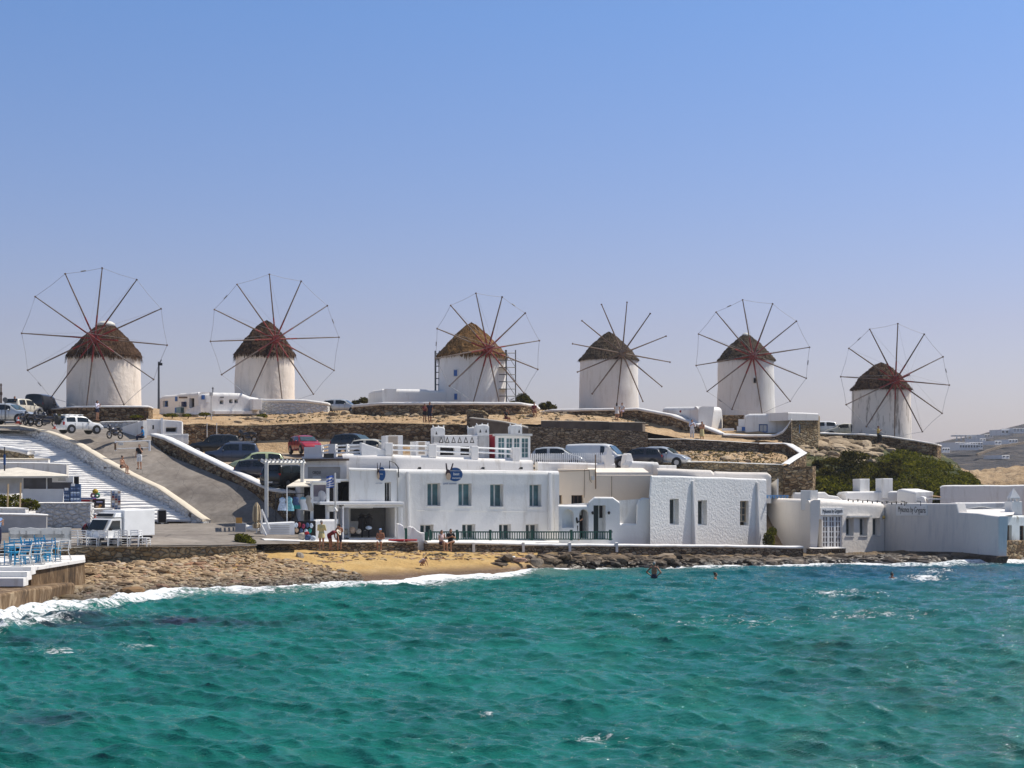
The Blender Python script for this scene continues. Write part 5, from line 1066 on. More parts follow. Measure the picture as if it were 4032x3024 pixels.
chunk('lean_board', 'tilted white board leaning behind the rough house', Fac(3034, 108, 3062, 107), [(3034, 1905), (3060, 1885)], 1945, .1, .02, m=PAINTD, cat='board')
t = thing('blue_fence', 'pale blue wooden rail on the low roof beside the rough house', 'fence', P(3060, 1962, 104)); fl = Fac(3016, 104.4, 3108, 104); slab(t, fl, 3016, 1950, 3106, 1954, 0, .06, SKYB, 'rail')
for k in range(7): slab(t, fl, 3018 + k * 13, 1949, 3026 + k * 13, 1962, .0, .05, SKYB, 'picket')
t = thing('rope_awning', 'brown thatched awning with drooping edge behind the gallery roof', 'awning', P(3650, 1978, 110)); mb = MB(); mb.add([P(3600, 1944, 109), P(3650, 1952, 108.6), P(3705, 1958, 109), P(3705, 1954, 112), P(3645, 1945, 112), P(3600, 1938, 112)], [[0, 1, 4, 5], [1, 2, 3, 4]]); mb.build('canopy', mat('brown_reed', (.20, .12, .05), .9, .3, 8), t)
mb = MB(); mb.tube([P(3634, 1985, 108.8), P(3634, 1942, 108.8)], .08, 6); mb.build('pole', PAINTW, t); slab(t, Fac(3650, 107, 3705, 107.4), 3658, 1962, 3705, 1968, -1, 0, PAINTD, 'ledge')
# festoon lights on the gallery roof
t = thing('string_lights', 'dark cable with hanging bulbs along the gallery roof edge', 'string lights', P(3440, 1975, 105)); mb = MB()
pts = [P(3340 + k * 9.5, 1964 + k * .55 + (3 if k % 4 in (1, 2, 3) else 0), 104.5 + k * .05) for k in range(31)]; mb.tube(pts, .02, 4); mb.build('cable', BLACK, t)
mb = MB()
for p in pts[::2]: mb.ell(p - Vector((0, 0, .1)), (.05, .05, .09), 6, 4)
mb.build('bulbs', BLACK, t)
for x in (3562, 3625): mb = MB(); mb.tube([P(x, 1992, 102), P(x, 1974, 102), P(x - 14, 1973, 102)], .03, 5); mb.build('bracket', BLACK, t)
# ------------------------------------------------------------------ white steps and the corner at the left
WD = [(98.6, 790), (99.2, 765), (100.6, 700), (102.2, 620), (105.2, 500), (108.2, 400), (111.2, 305), (113.8, 228), (115.4, 170), (118, 75), (119.5, 0)]
SD = [98, 99.2, 100.6, 102.2, 105.2, 108.2, 111.2, 113.8, 115.4, 118, 121]; SZ = [zz(y, d) for d, y in zip(SD, [2066, 2056, 2018, 1974, 1920, 1866, 1806, 1764, 1740, 1704, 1690])]
mb = MB(); ns = 44; d0, d1, z0, z1 = 99.4, 119.5, zz(2060, 99.4), zz(1702, 119.5)
for k in range(ns):
    da, db = d0 + (d1 - d0) * k / ns, d0 + (d1 - d0) * (k + 1) / ns + .02; zc = lambda d: float(np.interp(d, SD, SZ)); zs_, ze_ = zc(da), zc(da + (d1 - d0) / ns); rise = ze_ - zs_; z = zs_ + rise * .5; zp = zs_ - .05
    xr = P(np.interp(da, [a for a, _ in WD], [b for _, b in WD]) - 2, 1, da).x; xl = P(-420, 1, da).x; n = 40
    for i in range(n):
        a, b = xl + (xr - xl) * i / n, xl + (xr - xl) * (i + 1) / n
        j = [.12 * noise.noise((x * .9, k * 3.1, 0)) for x in (a, b)]; h = [.045 * noise.noise((x * 1.1, k * 2.3, 5)) for x in (a, b)]
        mb.quad((a, da + j[0], zp), (b, da + j[1], zp), (b, da + j[1], z + h[1]), (a, da + j[0], z + h[0])); mb.quad((a, da + j[0], z + h[0]), (b, da + j[1], z + h[1]), (b, db, z + rise * .5 + h[1]), (a, db, z + rise * .5 + h[0]))
mb.build('stairs', whitewash('step_whitewash', (.82, .80, .77), bump=.6, bs=3, dirt=.35, dcol=(.38, .35, .31), lo=.5, hi=.7), label='broad flight of whitewashed steps climbing left of the road', cat='stairs', kind='structure')
wall('white_garden_wall', [(-200, 105, 1752, 1830), (0, 105, 1753, 1830), (70, 104.6, 1764, 1830), (112, 104, 1774, 1830)], .5, STONE_YE, 'stub of brown stone wall with a thick white coping on the steps', WHITE, .28, .06)
wall('white_garden_wall', [(-200, 101.5, 1803, 1890), (190, 101.5, 1806, 1890)], .4, WHITEW, 'low cracked white wall with a worn ledge on the steps', MATS['worn_coping'], .08, .06)
wall('white_garden_wall', [(-200, 99.6, 1816, 1900), (234, 99.6, 1824, 1900), (262, 99.6, 1828, 1905)], .5, WHITEW, 'pale white wall behind the cream canopy, ending in a broken corner', WHITE, .06, .02)
wall('white_rubble_wall', [(140, 92.6, 1979, 2066), (356, 92.6, 1978, 2064)], .8, STONE_WH, 'whitewashed rubble wall in front of the kiosk', WHITE, .06, .03)
wall('white_block_wall', [(350, 94, 2003, 2060), (444, 94.2, 2002, 2060)], .7, WHITEW, 'plain white block wall under the postcard tower', WHITE, .08, .03)
wall('grey_planter_wall', [(-200, 88, 1996, 2032), (100, 88, 2000, 2030)], .6, WHITEW, 'short cream planter wall below the hedge', WHITE, .08, .03)
wall('grey_planter_wall', [(-200, 86.6, 2019, 2085), (183, 86.6, 2024, 2080), (186, 89, 2024, 2075)], .8, mat('grey_render', (.45, .44, .43), .9, .1), 'grey rendered planter wall at the left edge', WHITE, .1, .04)
# kiosk
t = thing('kiosk', 'cream canopy kiosk with a glass case beside the steps', 'kiosk', P(120, 1990, 94)); mb = MB()
ap = P(68, 1840, 96); q = [P(-150, 1876, 93.4), P(268, 1874, 93.4), P(262, 1868, 98), P(-150, 1868, 98)]
for a, b in zip(q, q[1:] + q[:1]): mb.add([a, b, ap], [[0, 1, 2]]); mb.quad(a - Vector((0, 0, .12)), b - Vector((0, 0, .12)), b, a)
mb.build('canopy', MATS['cream_canvas'], t)
f = Fac(-120, 94.4, 300, 94.4); slab(t, f, -120, 1876, 88, 1942, -.2, 0, mat('grey_panel2', (.50, .50, .50), .6), 'panel'); slab(t, f, 90, 1925, 250, 1980, -.2, .1, PAINTW, 'counter')
slab(t, f, 90, 1877, 286, 1926, -1.4, -1.2, DARK, 'interior'); slab(t, f, 92, 1880, 286, 1924, -.1, -.06, glass('case_glass', (.07, .075, .09), .05), 'glass')
for x in (88, 182, 285): slab(t, f, x, 1876, x + 4, 1926, -.1, .02, PAINTW, 'frame')
slab(t, f, 207, 1876, 290, 1899, .0, .1, PAINTW, 'sign'); GL_ = mat('grey_letters', (.2, .2, .22), .6)
mb = MB(); mb.tube([f.at(238, 1882, .11), f.at(246, 1878, .11), f.at(256, 1882, .11)], .02, 4); mb.build('emblem', GL_, t)
for y_ in (1885, 1890): slab(t, f, 231, y_, 261, y_ + 2, .1, .11, GL_, 'line')
for x in (105, 140): slab(t, f, x, 1900, x + 26, 1922, -.9, -.7, mat('case_goods', (.28, .30, .38), .8, .4, 6), 'goods')
for x, y in ((29, 1905), (78, 1900)):
    mb = MB(); mb.tube([P(x, 2022, 88.6), P(x + 3, y, 88.6)], .05, 6); mb.build('bamboo_pole', mat('bamboo', (.50, .36, .2), .7), label='thin bamboo pole rising from the hedge, ' + ('left of the two' if x < 50 else 'nearer the kiosk counter'), cat='pole', group='bamboo poles by the kiosk')
f = Fac(250, 93.6, 320, 93.6); POST = mat('postcards', (.16, .22, .36), .5, .9, 7)
for x0, x1, y0, y1, lab in ((251, 274, 1923, 1978, 'narrow blue rack of postcards against the kiosk counter'), (277, 316, 1906, 1980, 'wider blue rack of magnets and postcards beside the kiosk')):
    t = thing('postcard_rack', lab, 'rack', f.at((x0 + x1) / 2, y1)); slab(t, f, x0, y0, x1, y1, -.2, 0, mat('rack_blue', (.05, .10, .2), .6), 'frame')
    for i in range(3):
        for j in range(7): slab(t, f, x0 + 2 + i * (x1 - x0 - 3) / 3, y0 + 14 + j * (y1 - y0 - 16) / 7, x0 + (i + 1) * (x1 - x0 - 3) / 3, y0 + 12 + (j + 1) * (y1 - y0 - 16) / 7, 0, .04, (POST, PALEB, NAVC)[(i * 3 + j * 2) % 3], 'card')
    slab(t, f, x0 + 4, y0 - 2, x0 + 18, y0 + 8, 0, .03, PAINTW, 'card')
f = Fac(430, 97, 480, 97.4); t = thing('postcard_tower', 'tall two sided tower of postcards standing on the steps', 'rack', f.at(457, 2018))
slab(t, f, 440, 1932, 475, 2018, -.3, 0, PAINTD, 'frame')
for i in range(3):
    for j in range(9): slab(t, f, 441 + i * 12, 1935 + j * 9.2, 450 + i * 12, 1942 + j * 9.2, 0, .03, (POST, REDW, PAINTW, NAVC, TAN)[(i * 2 + j * 3) % 5], 'card')
f = Fac(340, 96, 420, 96)
t = thing('ring_sign', 'sign of three coloured rings, yellow above pink and green', 'sign', f.at(376, 1966))
for cx, cy, rx, ry, m in ((368, 1951, 12, 11, mat('ring_pink', (.55, .22, .22), .6)), (384, 1951, 12, 11, mat('ring_green', (.02, .30, .13), .6)), (376, 1936, 11, 11, mat('ring_yellow', (.60, .38, .02), .6))):
    mb = MB(); c = f.at(cx, cy, .05); mb.tube([f.at(cx + (rx - 4) * math.cos(a), cy + (ry - 4) * math.sin(a), .05) for a in [2 * math.pi * k / 16 for k in range(17)]], .07, 6) if m.name != 'ring_yellow' else mb.disc(c, f.n, .18, .05, 16); mb.build('ring', m, t, smooth=True)
mb = MB(); mb.tube([f.at(376, 1946), f.at(376, 1975)], .03, 5); mb.build('pole', IRON, t)
f = Fac(300, 95, 420, 95)
t = thing('ice_chest', 'red white and blue striped chest behind the picture board', 'chest', f.at(340, 1980)); slab(t, f, 313, 1964, 366, 1980, -.8, 0, mat('chest_red', (.42, .015, .02), .5), 'body'); slab(t, f, 313, 1960, 366, 1964, -.82, .02, mat('chest_blue', (.03, .06, .25), .5), 'lid'); slab(t, f, 313, 1964, 366, 1967, 0, .02, PAINTW, 'stripe')
t = thing('menu_board', 'dark picture board of food leaning by the white block wall', 'board', f.at(390, 2005)); slab(t, f, 367, 1965, 415, 2004, .1, .16, mat('board_black', (.02, .012, .012), .5), 'board')
for x, y, r, m in ((385, 1994, .11, TAN), (398, 1990, .1, mat('bun', (.45, .2, .05), .7)), (393, 1998, .1, mat('fries', (.55, .33, .08), .7))):
    mb = MB(); mb.ell(f.at(x, y, .16), (r, .02, r * .7)); mb.build('picture', m, t)
slab(t, f, 382, 1974, 407, 1978, .16, .165, mat('lilac_letters', (.4, .4, .6), .6), 'line'); slab(t, f, 355, 1968, 366, 2002, .0, .06, TAN, 'side_panel')
f = Fac(600, 98, 680, 98.6); t = thing('chalk_board', 'black arched chalk board standing at the foot of the steps', 'board', f.at(638, 2064)); mb = MB(); shell(mb, f, [(620, 2010), (628, 2004), (639, 2000), (648, 2004), (656, 2010)], 2060, .06, [], .01); mb.build('frame', PAINTD, t); slab(t, f, 623, 2010, 653, 2057, .02, .05, DARK, 'slate')
for x in (622, 652): slab(t, f, x - 6, 2058, x + 8, 2064, -.3, .3, BLACK, 'foot')

# ------------------------------------------------------------------ near terrace with chairs
def terrace():
    t = thing('chair_terrace', 'raised concrete terrace with stained wall and white steps at the sea', 'terrace', P(100, 2300, 66))
    m, nt, b = newmat('stained_concrete'); v = coords(nt, (1.1, 1.1, .22)); n = noiset(nt, v, 1.7, 7, .68, 1.2); n2 = noiset(nt, coords(nt), 1.0, 5, .65); c = ramp(nt, n, [(.32, (.032, .02, .01)), (.5, (.17, .105, .05)), (.68, (.44, .34, .22))])
    c = mixc(nt, .6, c, ramp(nt, n2, [(.3, (.45, .38, .3)), (.7, (1.1, 1.05, 1))]), 'MULTIPLY'); L(nt, c, b.inputs['Base Color']); b.inputs['Roughness'].default_value = .9; bumpn(nt, b, n2, .6, .08)
    f = Fac(122, 66.6, 334, 71.2); mb = MB(); shell(mb, f, [(122, 2240), (200, 2228), (334, 2206)], [(122, 2322), (200, 2312), (334, 2290)], 9, [], .04); mb.build('stained_wall', m, t)
    mb = MB(); zt = lambda px, d, py: P(px, py, d)
    tp = [P(-500, 2252, 64.6), P(0, 2238, 65.8), P(124, 2236, 66.4), P(336, 2202, 71.1), P(330, 2168, 80), P(-500, 2168, 80)]
    mb.add([p for p in tp] + [p - Vector((0, 0, .14)) for p in tp], [[0, 1, 2, 3, 4, 5]] + [[i, i + 6, (i + 1) % 6 + 6, (i + 1) % 6] for i in range(6)]); mb.build('deck', WHITEW, t)
    for k, (y0, y1, d, xr) in enumerate(((2233, 2258, 65.6, 122), (2252, 2280, 64.9, 106), (2277, 2303, 64.2, 92))):
        fs = Fac(-500, d - .6, 130, d); slab(t, fs, -500, y0, xr, y1 + 6, -.9, 0, WHITE, 'step')
    mb = MB(); shell(mb, Fac(-40, 59.4, 288, 68.6), [(-40, 2342), (60, 2322), (110, 2318), (288, 2298)], [(-40, 2440), (0, 2430), (288, 2370)], 6, [], .12)
    mb.v = [tuple(Vector(q) + Vector((noise.noise(Vector(q) * .8), noise.noise(Vector(q) * .8 + Vector((7, 0, 0))), .4 * noise.noise(Vector(q) * .9 + Vector((0, 5, 0))))) * .35) for q in mb.v]
    mb.build('rock_footing', m, t)
terrace()
CBLUE = mat('turquoise_chair_paint', (.015, .27, .50), .5, .2)
def ladder_chair(mt, seatm, w=.44, h=.86, sh=.45):
    t = thing('chair', 'x', 'chair', (0, 0, 0)); 
    for x in (-1, 1):
        for y in (-1, 1):
            mb = MB(); top = h if y > 0 else sh; mb.tube([(x * w / 2, y * w / 2 * 1.02, 0), (x * w / 2 * .96, y * w / 2 * .92, sh), (x * w / 2 * .96, y * w / 2 * (1.12 if y > 0 else .92), top)], .026, 5); mb.build('leg', mt, t, local=True)
    mb = MB(); mb.box((0, 0, sh), (w, w * .95, .04)); mb.build('seat', seatm, t, local=True)
    mb = MB()
    for z in (sh + .14, sh + .26, sh + .38): mb.box((0, w * .53, z), (w * .92, .025, .055))
    mb.build('backrest', mt, t, local=True)
    mb = MB()
    for z in (.16, .27):
        for x in (-1, 1): mb.tube([(x * w / 2, -w / 2, z), (x * w / 2, w / 2, z)], .014, 4)
        mb.tube([(-w / 2, -w / 2, z + .03), (w / 2, -w / 2, z + .03)], .014, 4)
    mb.build('stretcher', mt, t, local=True); return t
def xstool(mt):
    t = thing('folding_chair', 'x', 'chair', (0, 0, 0)); w = .46
    for x in (-1, 1):
        mb = MB(); mb.tube([(x * w / 2 + .1, -.26, 0), (x * w / 2 - .04, -.05, .45), (x * w / 2, .26, .92)], .018, 6); mb.build('leg', mt, t, local=True); mb = MB(); mb.tube([(x * w / 2 + .1, .28, 0), (x * w / 2 - .04, .0, .40), (x * w / 2, -.22, .50)], .018, 6); mb.build('leg', mt, t, local=True)
    mb = MB(); mb.box((0, 0, .47), (w, .42, .03)); mb.build('seat', mt, t, local=True); mb = MB()
    for z in (.62, .74, .88): mb.box((0, .2 + (z - .6) * .2, z), (w, .02, .05))
    mb.build('backrest', mt, t, local=True); mb = MB(); mb.tube([(-w / 2 - .1, -.26, .06), (w / 2 + .1, -.26, .06)], .014, 5); mb.build('stretcher', mt, t, local=True); return t
bc = ladder_chair(CBLUE, CBLUE, .52, 1.10, .58)
zt = lambda px, py, d: P(px, py, d)
BL = [(50, 2224, 66.8, 2.9, 'turquoise chair at the sea corner end of the blue row'), (92, 2222, 67.3, -.2, 'second turquoise chair from the steps, half behind the first'), (118, 2216, 68.2, .3, 'turquoise chair in the middle of the blue row facing the sea'),
      (150, 2214, 68.6, 2.8, 'turquoise chair tucked behind the second folding chair'), (178, 2212, 69.2, .1, 'turquoise chair behind the third folding chair'), (208, 2208, 69.9, 3.0, 'last turquoise chair of the row, nearest the cobbles'),
      (64, 2205, 69.6, 3.3, 'turquoise chair behind the first table'), (165, 2196, 71.4, 3.0, 'turquoise chair behind the far end of the tables')]
for k, (px, py, d, rz, lab) in enumerate(BL):
    o = bc if k == 0 else dup(bc, (0, 0, 0), 0, lab); o.location = P(px, py, d); o.rotation_euler = (0, 0, rz); o['label'] = lab; o['group'] = 'turquoise chairs on the terrace'
fc = xstool(PAINTD)
for k, (px, py, d, rz, lab) in enumerate([(98, 2228, 66.3, .1, 'white folding chair nearest the white steps'), (142, 2222, 67.2, .1, 'white folding chair in front of the middle turquoise chairs'), (185, 2216, 68.2, .1, 'white folding chair in front of the last turquoise chairs'), (252, 2206, 69.8, .2, 'white folding chair at the terrace corner over the cobbles'), (14, 2222, 66.8, .4, 'white folding chair cut by the left picture edge')]):
    o = fc if k == 0 else dup(fc, (0, 0, 0), 0, lab); o.location = P(px, py, d); o.rotation_euler = (0, 0, rz); o['label'] = lab; o['group'] = 'white folding chairs on the terrace'
tb = thing('cafe_table', 'x', 'table', (0, 0, 0)); mb = MB(); mb.box((0, 0, .76), (.8, .7, .035)); mb.build('tabletop', PAINTW, tb, local=True); mb = MB(); mb.tube([(0, 0, .02), (0, 0, .75)], .03, 6); mb.box((0, 0, .02), (.45, .45, .03)); mb.build('pedestal', PAINTD, tb, local=True)
for k, (px, py, d, lab) in enumerate([(60, 2212, 68, 'white table over the first turquoise chairs'), (120, 2206, 69, 'white table in the middle of the terrace row'), (172, 2201, 69.9, 'white table behind the third folding chair'), (228, 2196, 70.9, 'white table at the cobble end of the terrace')]):
    o = tb if k == 0 else dup(tb, (0, 0, 0), 0, lab); o.location = P(px, py, d); o.rotation_euler = (0, 0, .08); o['label'] = lab; o['group'] = 'white tables on the terrace'
f = Fac(34, 73.6, 282, 74.6); t = thing('white_bench', 'long white bench with a wavy top rail behind the tables', 'bench', f.at(158, 2160)); mb = MB()
shell(mb, f, [(34, 2080), (60, 2076), (90, 2081), (120, 2077), (157, 2083), (195, 2077), (225, 2081), (255, 2076), (281, 2078)], 2096, .06, [], .01); rectbar(mb, f, 34, 2103, 281, 2118, -.06, 0)
for x in (34, 74, 100, 157, 210, 240, 274): rectbar(mb, f, x, 2090, x + 6, 2160, -.06, .0)
mb.build('backrest', PAINTD, t); slab(t, f, 36, 2126, 280, 2130, 0, .5, PAINTD, 'seat')
mb = MB()
for x in (86, 92, 98, 104, 185, 192, 199, 206, 213, 220, 226): rectbar(mb, f, x, 2094, x + 3, 2104, -.2, -.15)
mb.build('spindle', mat('teal_spindle', (.01, .12, .14), .6), t)
wc = ladder_chair(PAINTW, PAINTW, .46, .84, .44)
for k in range(8):
    px = 292 + k * 39.5; lab = ['white slat chair beside the bench end', 'white slat chair behind the sea wall, second from the bench', 'white slat chair in front of the person in dark red', 'white slat chair below the truck windscreen', 'white slat chair in front of the truck bonnet', 'white slat chair below the truck door', 'white slat chair below the front of the cargo box', 'white slat chair farthest from the bench, by the truck tail'][k]
    o = wc if k == 0 else dup(wc, (0, 0, 0), 0, lab); o.location = P(px, 2152, 75.6 + k * .12) + Vector((0, 0, .0)); o.rotation_euler = (0, 0, (3.2, 3.0, -.1, 3.2, 0, 3.1, .1, 1.4)[k]); o['label'] = lab; o['group'] = 'white slat chairs along the promenade edge'

# small things by the shops
t = thing('storage_box', 'grey open box with an orange board beside the furled umbrella', 'box', P(948, 2096, 87)); mb = MB(); c = P(948, 2096, 87.4); mb.box(c + Vector((0, 0, .28)), (.62, .5, .5), .1); mb.build('box', mat('grey_plastic', (.32, .33, .35), .6), t); mb = MB(); mb.box(c + Vector((-.1, 0, .62)), (.36, .05, .5), .2); mb.build('orange_board', mat('orange_ply', (.55, .27, .06), .7), t)
mb = MB(); mb.ell(P(995, 2092, 86.6) + Vector((0, 0, .16)), (.38, .3, .2)); mb.ell(P(972, 2066, 87.6) + Vector((0, 0, -.2)), (.25, .2, .2)); mb.build('sack', mat('white_sack', (.66, .65, .63), .9), smooth=True, label='pale sacks heaped at the foot of the furled umbrella', cat='sack')
t = thing('parasol', 'furled striped beige parasol tied at the bottom', 'parasol', P(1010, 2098, 86.4)); mb = MB(); b0 = P(1010, 2098, 86.4); mb.tube([b0, P(1010, 1982, 86.4)], .03, 6); mb.build('pole', PAINTD, t); mb = MB(); n = 16; pr = [(.05, 1.78), (.17, 1.55), (.215, 1.1), (.2, .75), (.12, .62), (.22, .5), (.2, .32), (.1, .26)]
vs = []
for i, (r, z) in enumerate(pr):
    for k in range(n): a = 2 * math.pi * k / n; rr = r * (1 + (.16 if k % 2 else -.1)); vs.append(b0 + Vector((rr * math.cos(a), rr * math.sin(a), z)))
fs = [[i * n + k, i * n + (k + 1) % n, (i + 1) * n + (k + 1) % n, (i + 1) * n + k] for i in range(len(pr) - 1) for k in range(n)]; mb.add(vs, fs); mb.m = [k % 4 // 2 for i in range(len(pr) - 1) for k in range(n)]; mb.build('canopy', [mat('beige_canvas', (.50, .40, .26), .9), mat('brown_canvas', (.22, .16, .1), .9)], t)
# goods and bags heaped by the seat wall
for x, y, m, s, lab in ((1190, 2112, BEIGE, .22, 'beige straw bag on the seat wall'), (1212, 2116, NAVC, .2, 'dark patterned bag between the beige and white bags'), (1232, 2120, PALEB, .16, 'small pale bag beside the yellow shirted woman'), (1208, 2100, mat('red_cloth', (.38, .02, .03), .9), .13, 'folded red cloth on the heap of bags')):
    mb = MB(); mb.ell(P(x, y, 86.4), (s * 1.1, s * .7, s)); mb.v = [tuple(Vector(v) + Vector((0, 0, .05 * noise.noise(Vector(v) * 5)))) for v in mb.v]; mb.build('bag', m, smooth=True, label=lab, cat='bag', group='bags on the seat wall')
# stock in the open ground floor shop
for x, y, rx, rz, m, lab in ((1363, 2094, .2, .2, BEIGE, 'round straw basket low on the shop floor, nearest the flag pole'), (1388, 2088, .22, .22, TAN, 'round tan basket beside the straw one in the shop'), (1412, 2092, .18, .17, BEIGE, 'small pale basket right of the tan basket'), (1452, 2078, .2, .12, PALEB, 'white sun hat on a dark stand')):
    mb = MB(); mb.ell(P(x, y, 92.5), (rx, rx, rz)); mb.build('basket' if 'basket' in lab else 'sun_hat', m, smooth=True, label=lab, cat='basket' if 'basket' in lab else 'hat')
t = thing('clothes_dummy', 'dark dressed shop dummies in the middle of the open shop', 'mannequin', P(1436, 2118, 93)); mb = MB()
for x, w_ in ((1425, .22), (1452, .2)): mb.lathe(P(x, 2116, 93), [(.05, 0), (.05, .4), (w_ * 1.3, .5), (w_, .9), (w_ * 1.2, 1.2), (.08, 1.35)], 10)
mb.build('clothing', DARK, t); mb = MB()
for x in (1425, 1452): mb.ell(P(x, 2030, 93), (.26, .26, .05)); mb.ell(P(x, 2027, 93), (.13, .13, .1))
mb.build('hat', BLACK, t)

# ------------------------------------------------------------------ poles, booth and gate at the top of the road
def pole(label, px, y0, y1, d, r, m=IRON, extra=None):
    t = thing('pole', label, 'pole', P(px, y1, d)); mb = MB(); mb.tube([P(px, y1 + 4, d), P(px, y0, d)], r, 6, r * .7); mb.build('shaft', m, t)
    if extra: extra(t)
def ex1(t): mb = MB(); mb.box(P(631, 1434, 130), (.35, .2, .22)); mb.build('lamp', BLACK, t)
pole('tall grey lamp pole between the leftmost mill and the long white house', 625, 1424, 1606, 130, .11, extra=ex1)
def ex2(t):
    mb = MB(); mb.box(P(832, 1552, 131), (.3, .2, .3)); mb.build('box', PAINTD, t); mb = MB(); mb.tube([P(838, 1545, 131), P(838, 1524, 131)], .05, 5); mb.tube([P(834, 1530, 131), P(842, 1530, 131)], .03, 4); mb.build('aerial', IRON, t)
pole('slim pole with a small box standing in front of the long white house', 832, 1545, 1654, 131, .06, PAINTD, ex2)
def ex3(t): mb = MB(); mb.box(P(4, 1550, 126), (.2, .15, .25)); mb.tube([P(-2, 1516, 126), P(9, 1516, 126)], .03, 4); mb.build('bracket', WOODD, t)
pole('brown wooden pole at the left picture edge', 4, 1510, 1602, 126, .09, WOODD, ex3)
def ex4(t): mb = MB(); mb.disc(P(20, 1574, 120), (0, 1, 0), .2, .02, 16); mb.build('sign_disc', IRON, t)
pole('thin post with a round sign by the silver car', 20, 1564, 1668, 120, .035, IRON, ex4)
def ex5(t): mb = MB(); mb.tube([P(18, 1830, 92), P(18, 1790, 92)], .075, 8); mb.build('cover', NAVY, t)
pole('furled navy pole on the steps by the cream canopy', 18, 1760, 1850, 92, .045, BLACK, ex5)
for px, d, lab in ((815, 125.8, 'white goal post beside the retaining wall, left one'), (853, 125.9, 'white goal post beside the retaining wall, right one')): pole(lab, px, 1665, 1722, d - 1, .05, PAINTD)
f = Fac(577, 114.6, 716, 115.8); t, wl = house('ticket_booth', 'white ticket booth with a dark window at the car park gate', f, [(577, 1649), (716, 1657)], 1745, 3, [(652, 1682, 697, 1703)], rnd=.06)
window(t, f, 652, 1682, 697, 1703, .2, pane=DARK); slab(t, f, 632, 1646, 640, 1750, 0, .15, PAINTW, 'pilaster'); slab(t, f, 618, 1690, 632, 1702, 0, .05, GREYW, 'notice'); slab(t, f, 600, 1674, 606, 1690, 0, .02, BLACK, 'notice')
slab(t, Fac(562, 116, 577, 114.7), 563, 1664, 577, 1755, 0, .05, DARK, 'doorway')
f = Fac(480, 116, 562, 113.5); mb = MB(); shell(mb, f, [(480, 1682), (562, 1655)], 1755, .3, [], .06); mb.build('booth_wall', WHITEW, label='low white wall sloping up to the ticket booth', cat='wall')
wall('white_rubble_wall', [(395, 120, 1660, 1702), (470, 119.4, 1658, 1702), (545, 118, 1657, 1690)], .6, STONE_WD, 'whitewashed rubble wall with dark joints behind the white jeep', WHITE, .08)
t = thing('barrier_gate', 'white horizontal barrier across the car park entrance', 'barrier', P(520, 1768, 108)); mb = MB(); mb.tube([P(455, 1740, 108.8), P(592, 1735, 108.8)], .05, 6); mb.tube([P(455, 1767, 108.8), P(592, 1763, 108.8)], .04, 6)
for x in (455, 588, 590): mb.tube([P(x, 1735, 108.8), P(x, 1776, 108.8)], .06, 6)
mb.build('bar', PAINTW, t); mb = MB(); mb.box(P(476, 1748, 108.7), (.36, .05, .2)); mb.build('plate', PAINTD, t); mb = MB(); mb.box(P(454, 1758, 108.6), (.12, .12, .5)); mb.build('post', RUST, t)
f = Fac(632, 112.6, 744, 112); t = thing('slat_fence', 'white vertical slat fence between the booth and the parked cars', 'fence', f.at(690, 1748))
for k in range(26): slab(t, f, 634 + k * 4.2, 1708, 636.6 + k * 4.2, 1748, 0, .05, PAINTW, 'picket')
slab(t, f, 632, 1712, 742, 1716, -.05, 0, PAINTW, 'rail')
for x, y, d, lab in ((218, 1689, 112.4, 'orange traffic cone left of the white jeep'), (233, 1690, 111.6, 'orange traffic cone touching the white jeep'), (72, 1668, 117, 'red cone beside the motorbikes')):
    t = thing('traffic_cone', lab, 'cone', P(x, y, d), 'traffic cones by the road'); mb = MB(); mb.lathe(P(x, y, d), [(.16, 0), (.03, .55)], 10); mb.box(P(x, y, d) + Vector((0, 0, .02)), (.4, .4, .04)); mb.build('body', mat('cone_orange', (.55, .06, .02), .6), t); mb = MB(); mb.lathe(P(x, y, d), [(.118, .2), (.085, .34)], 10); mb.build('band', PAINTW, t)
# scaffolding beside the golden mill
def scaffold(label, pts, y0, y1, rows):
    t = thing('scaffolding', label, 'scaffolding', P(pts[0][0], y1, pts[0][1]), 'scaffolding on the golden mill'); mb = MB()
    for x, d in pts: mb.tube([P(x, y1, d), P(x, y0, d)], .055, 5)
    mb.build('upright', IRON, t); mb = MB()
    for k in range(rows):
        y = y0 + 12 + (y1 - y0 - 12) * k / rows
        for a, b in zip(pts, pts[1:] + pts[:1]): mb.tube([P(a[0], y, a[1]), P(b[0], y, b[1])], .045, 5)
    mb.build('ledger', IRON, t); mb = MB()
    for k in range(0, rows, 2):
        ya = y0 + 12 + (y1 - y0 - 12) * k / rows; yb = y0 + 12 + (y1 - y0 - 12) * (k + 2) / rows
        mb.tube([P(pts[0][0], ya, pts[0][1]), P(pts[-1][0], yb, pts[-1][1])], .03, 4); mb.tube([P(pts[1][0], ya, pts[1][1]), P(pts[2 % len(pts)][0], yb, pts[2 % len(pts)][1])], .03, 4)
    mb.build('brace', IRON, t); mb = MB()
    for k in (2, 5):
        y = y0 + 12 + (y1 - y0 - 12) * k / rows; mb.quad(*[P(x, y, d) for x, d in pts]) if len(pts) == 4 else None
    if mb.v: mb.build('plank', mat('scaffold_plank', (.35, .28, .2), .8), t)
scaffold('tall scaffold tower at the sunny side of the golden thatched mill', [(1957, 137.4), (1994, 136.4), (2030, 137.6), (1990, 139.4)], 1378, 1588, 7)
scaffold('narrow scaffold edge showing left of the golden thatched mill', [(1713, 138.6), (1730, 138.2), (1735, 140), (1716, 140)], 1381, 1588, 8)
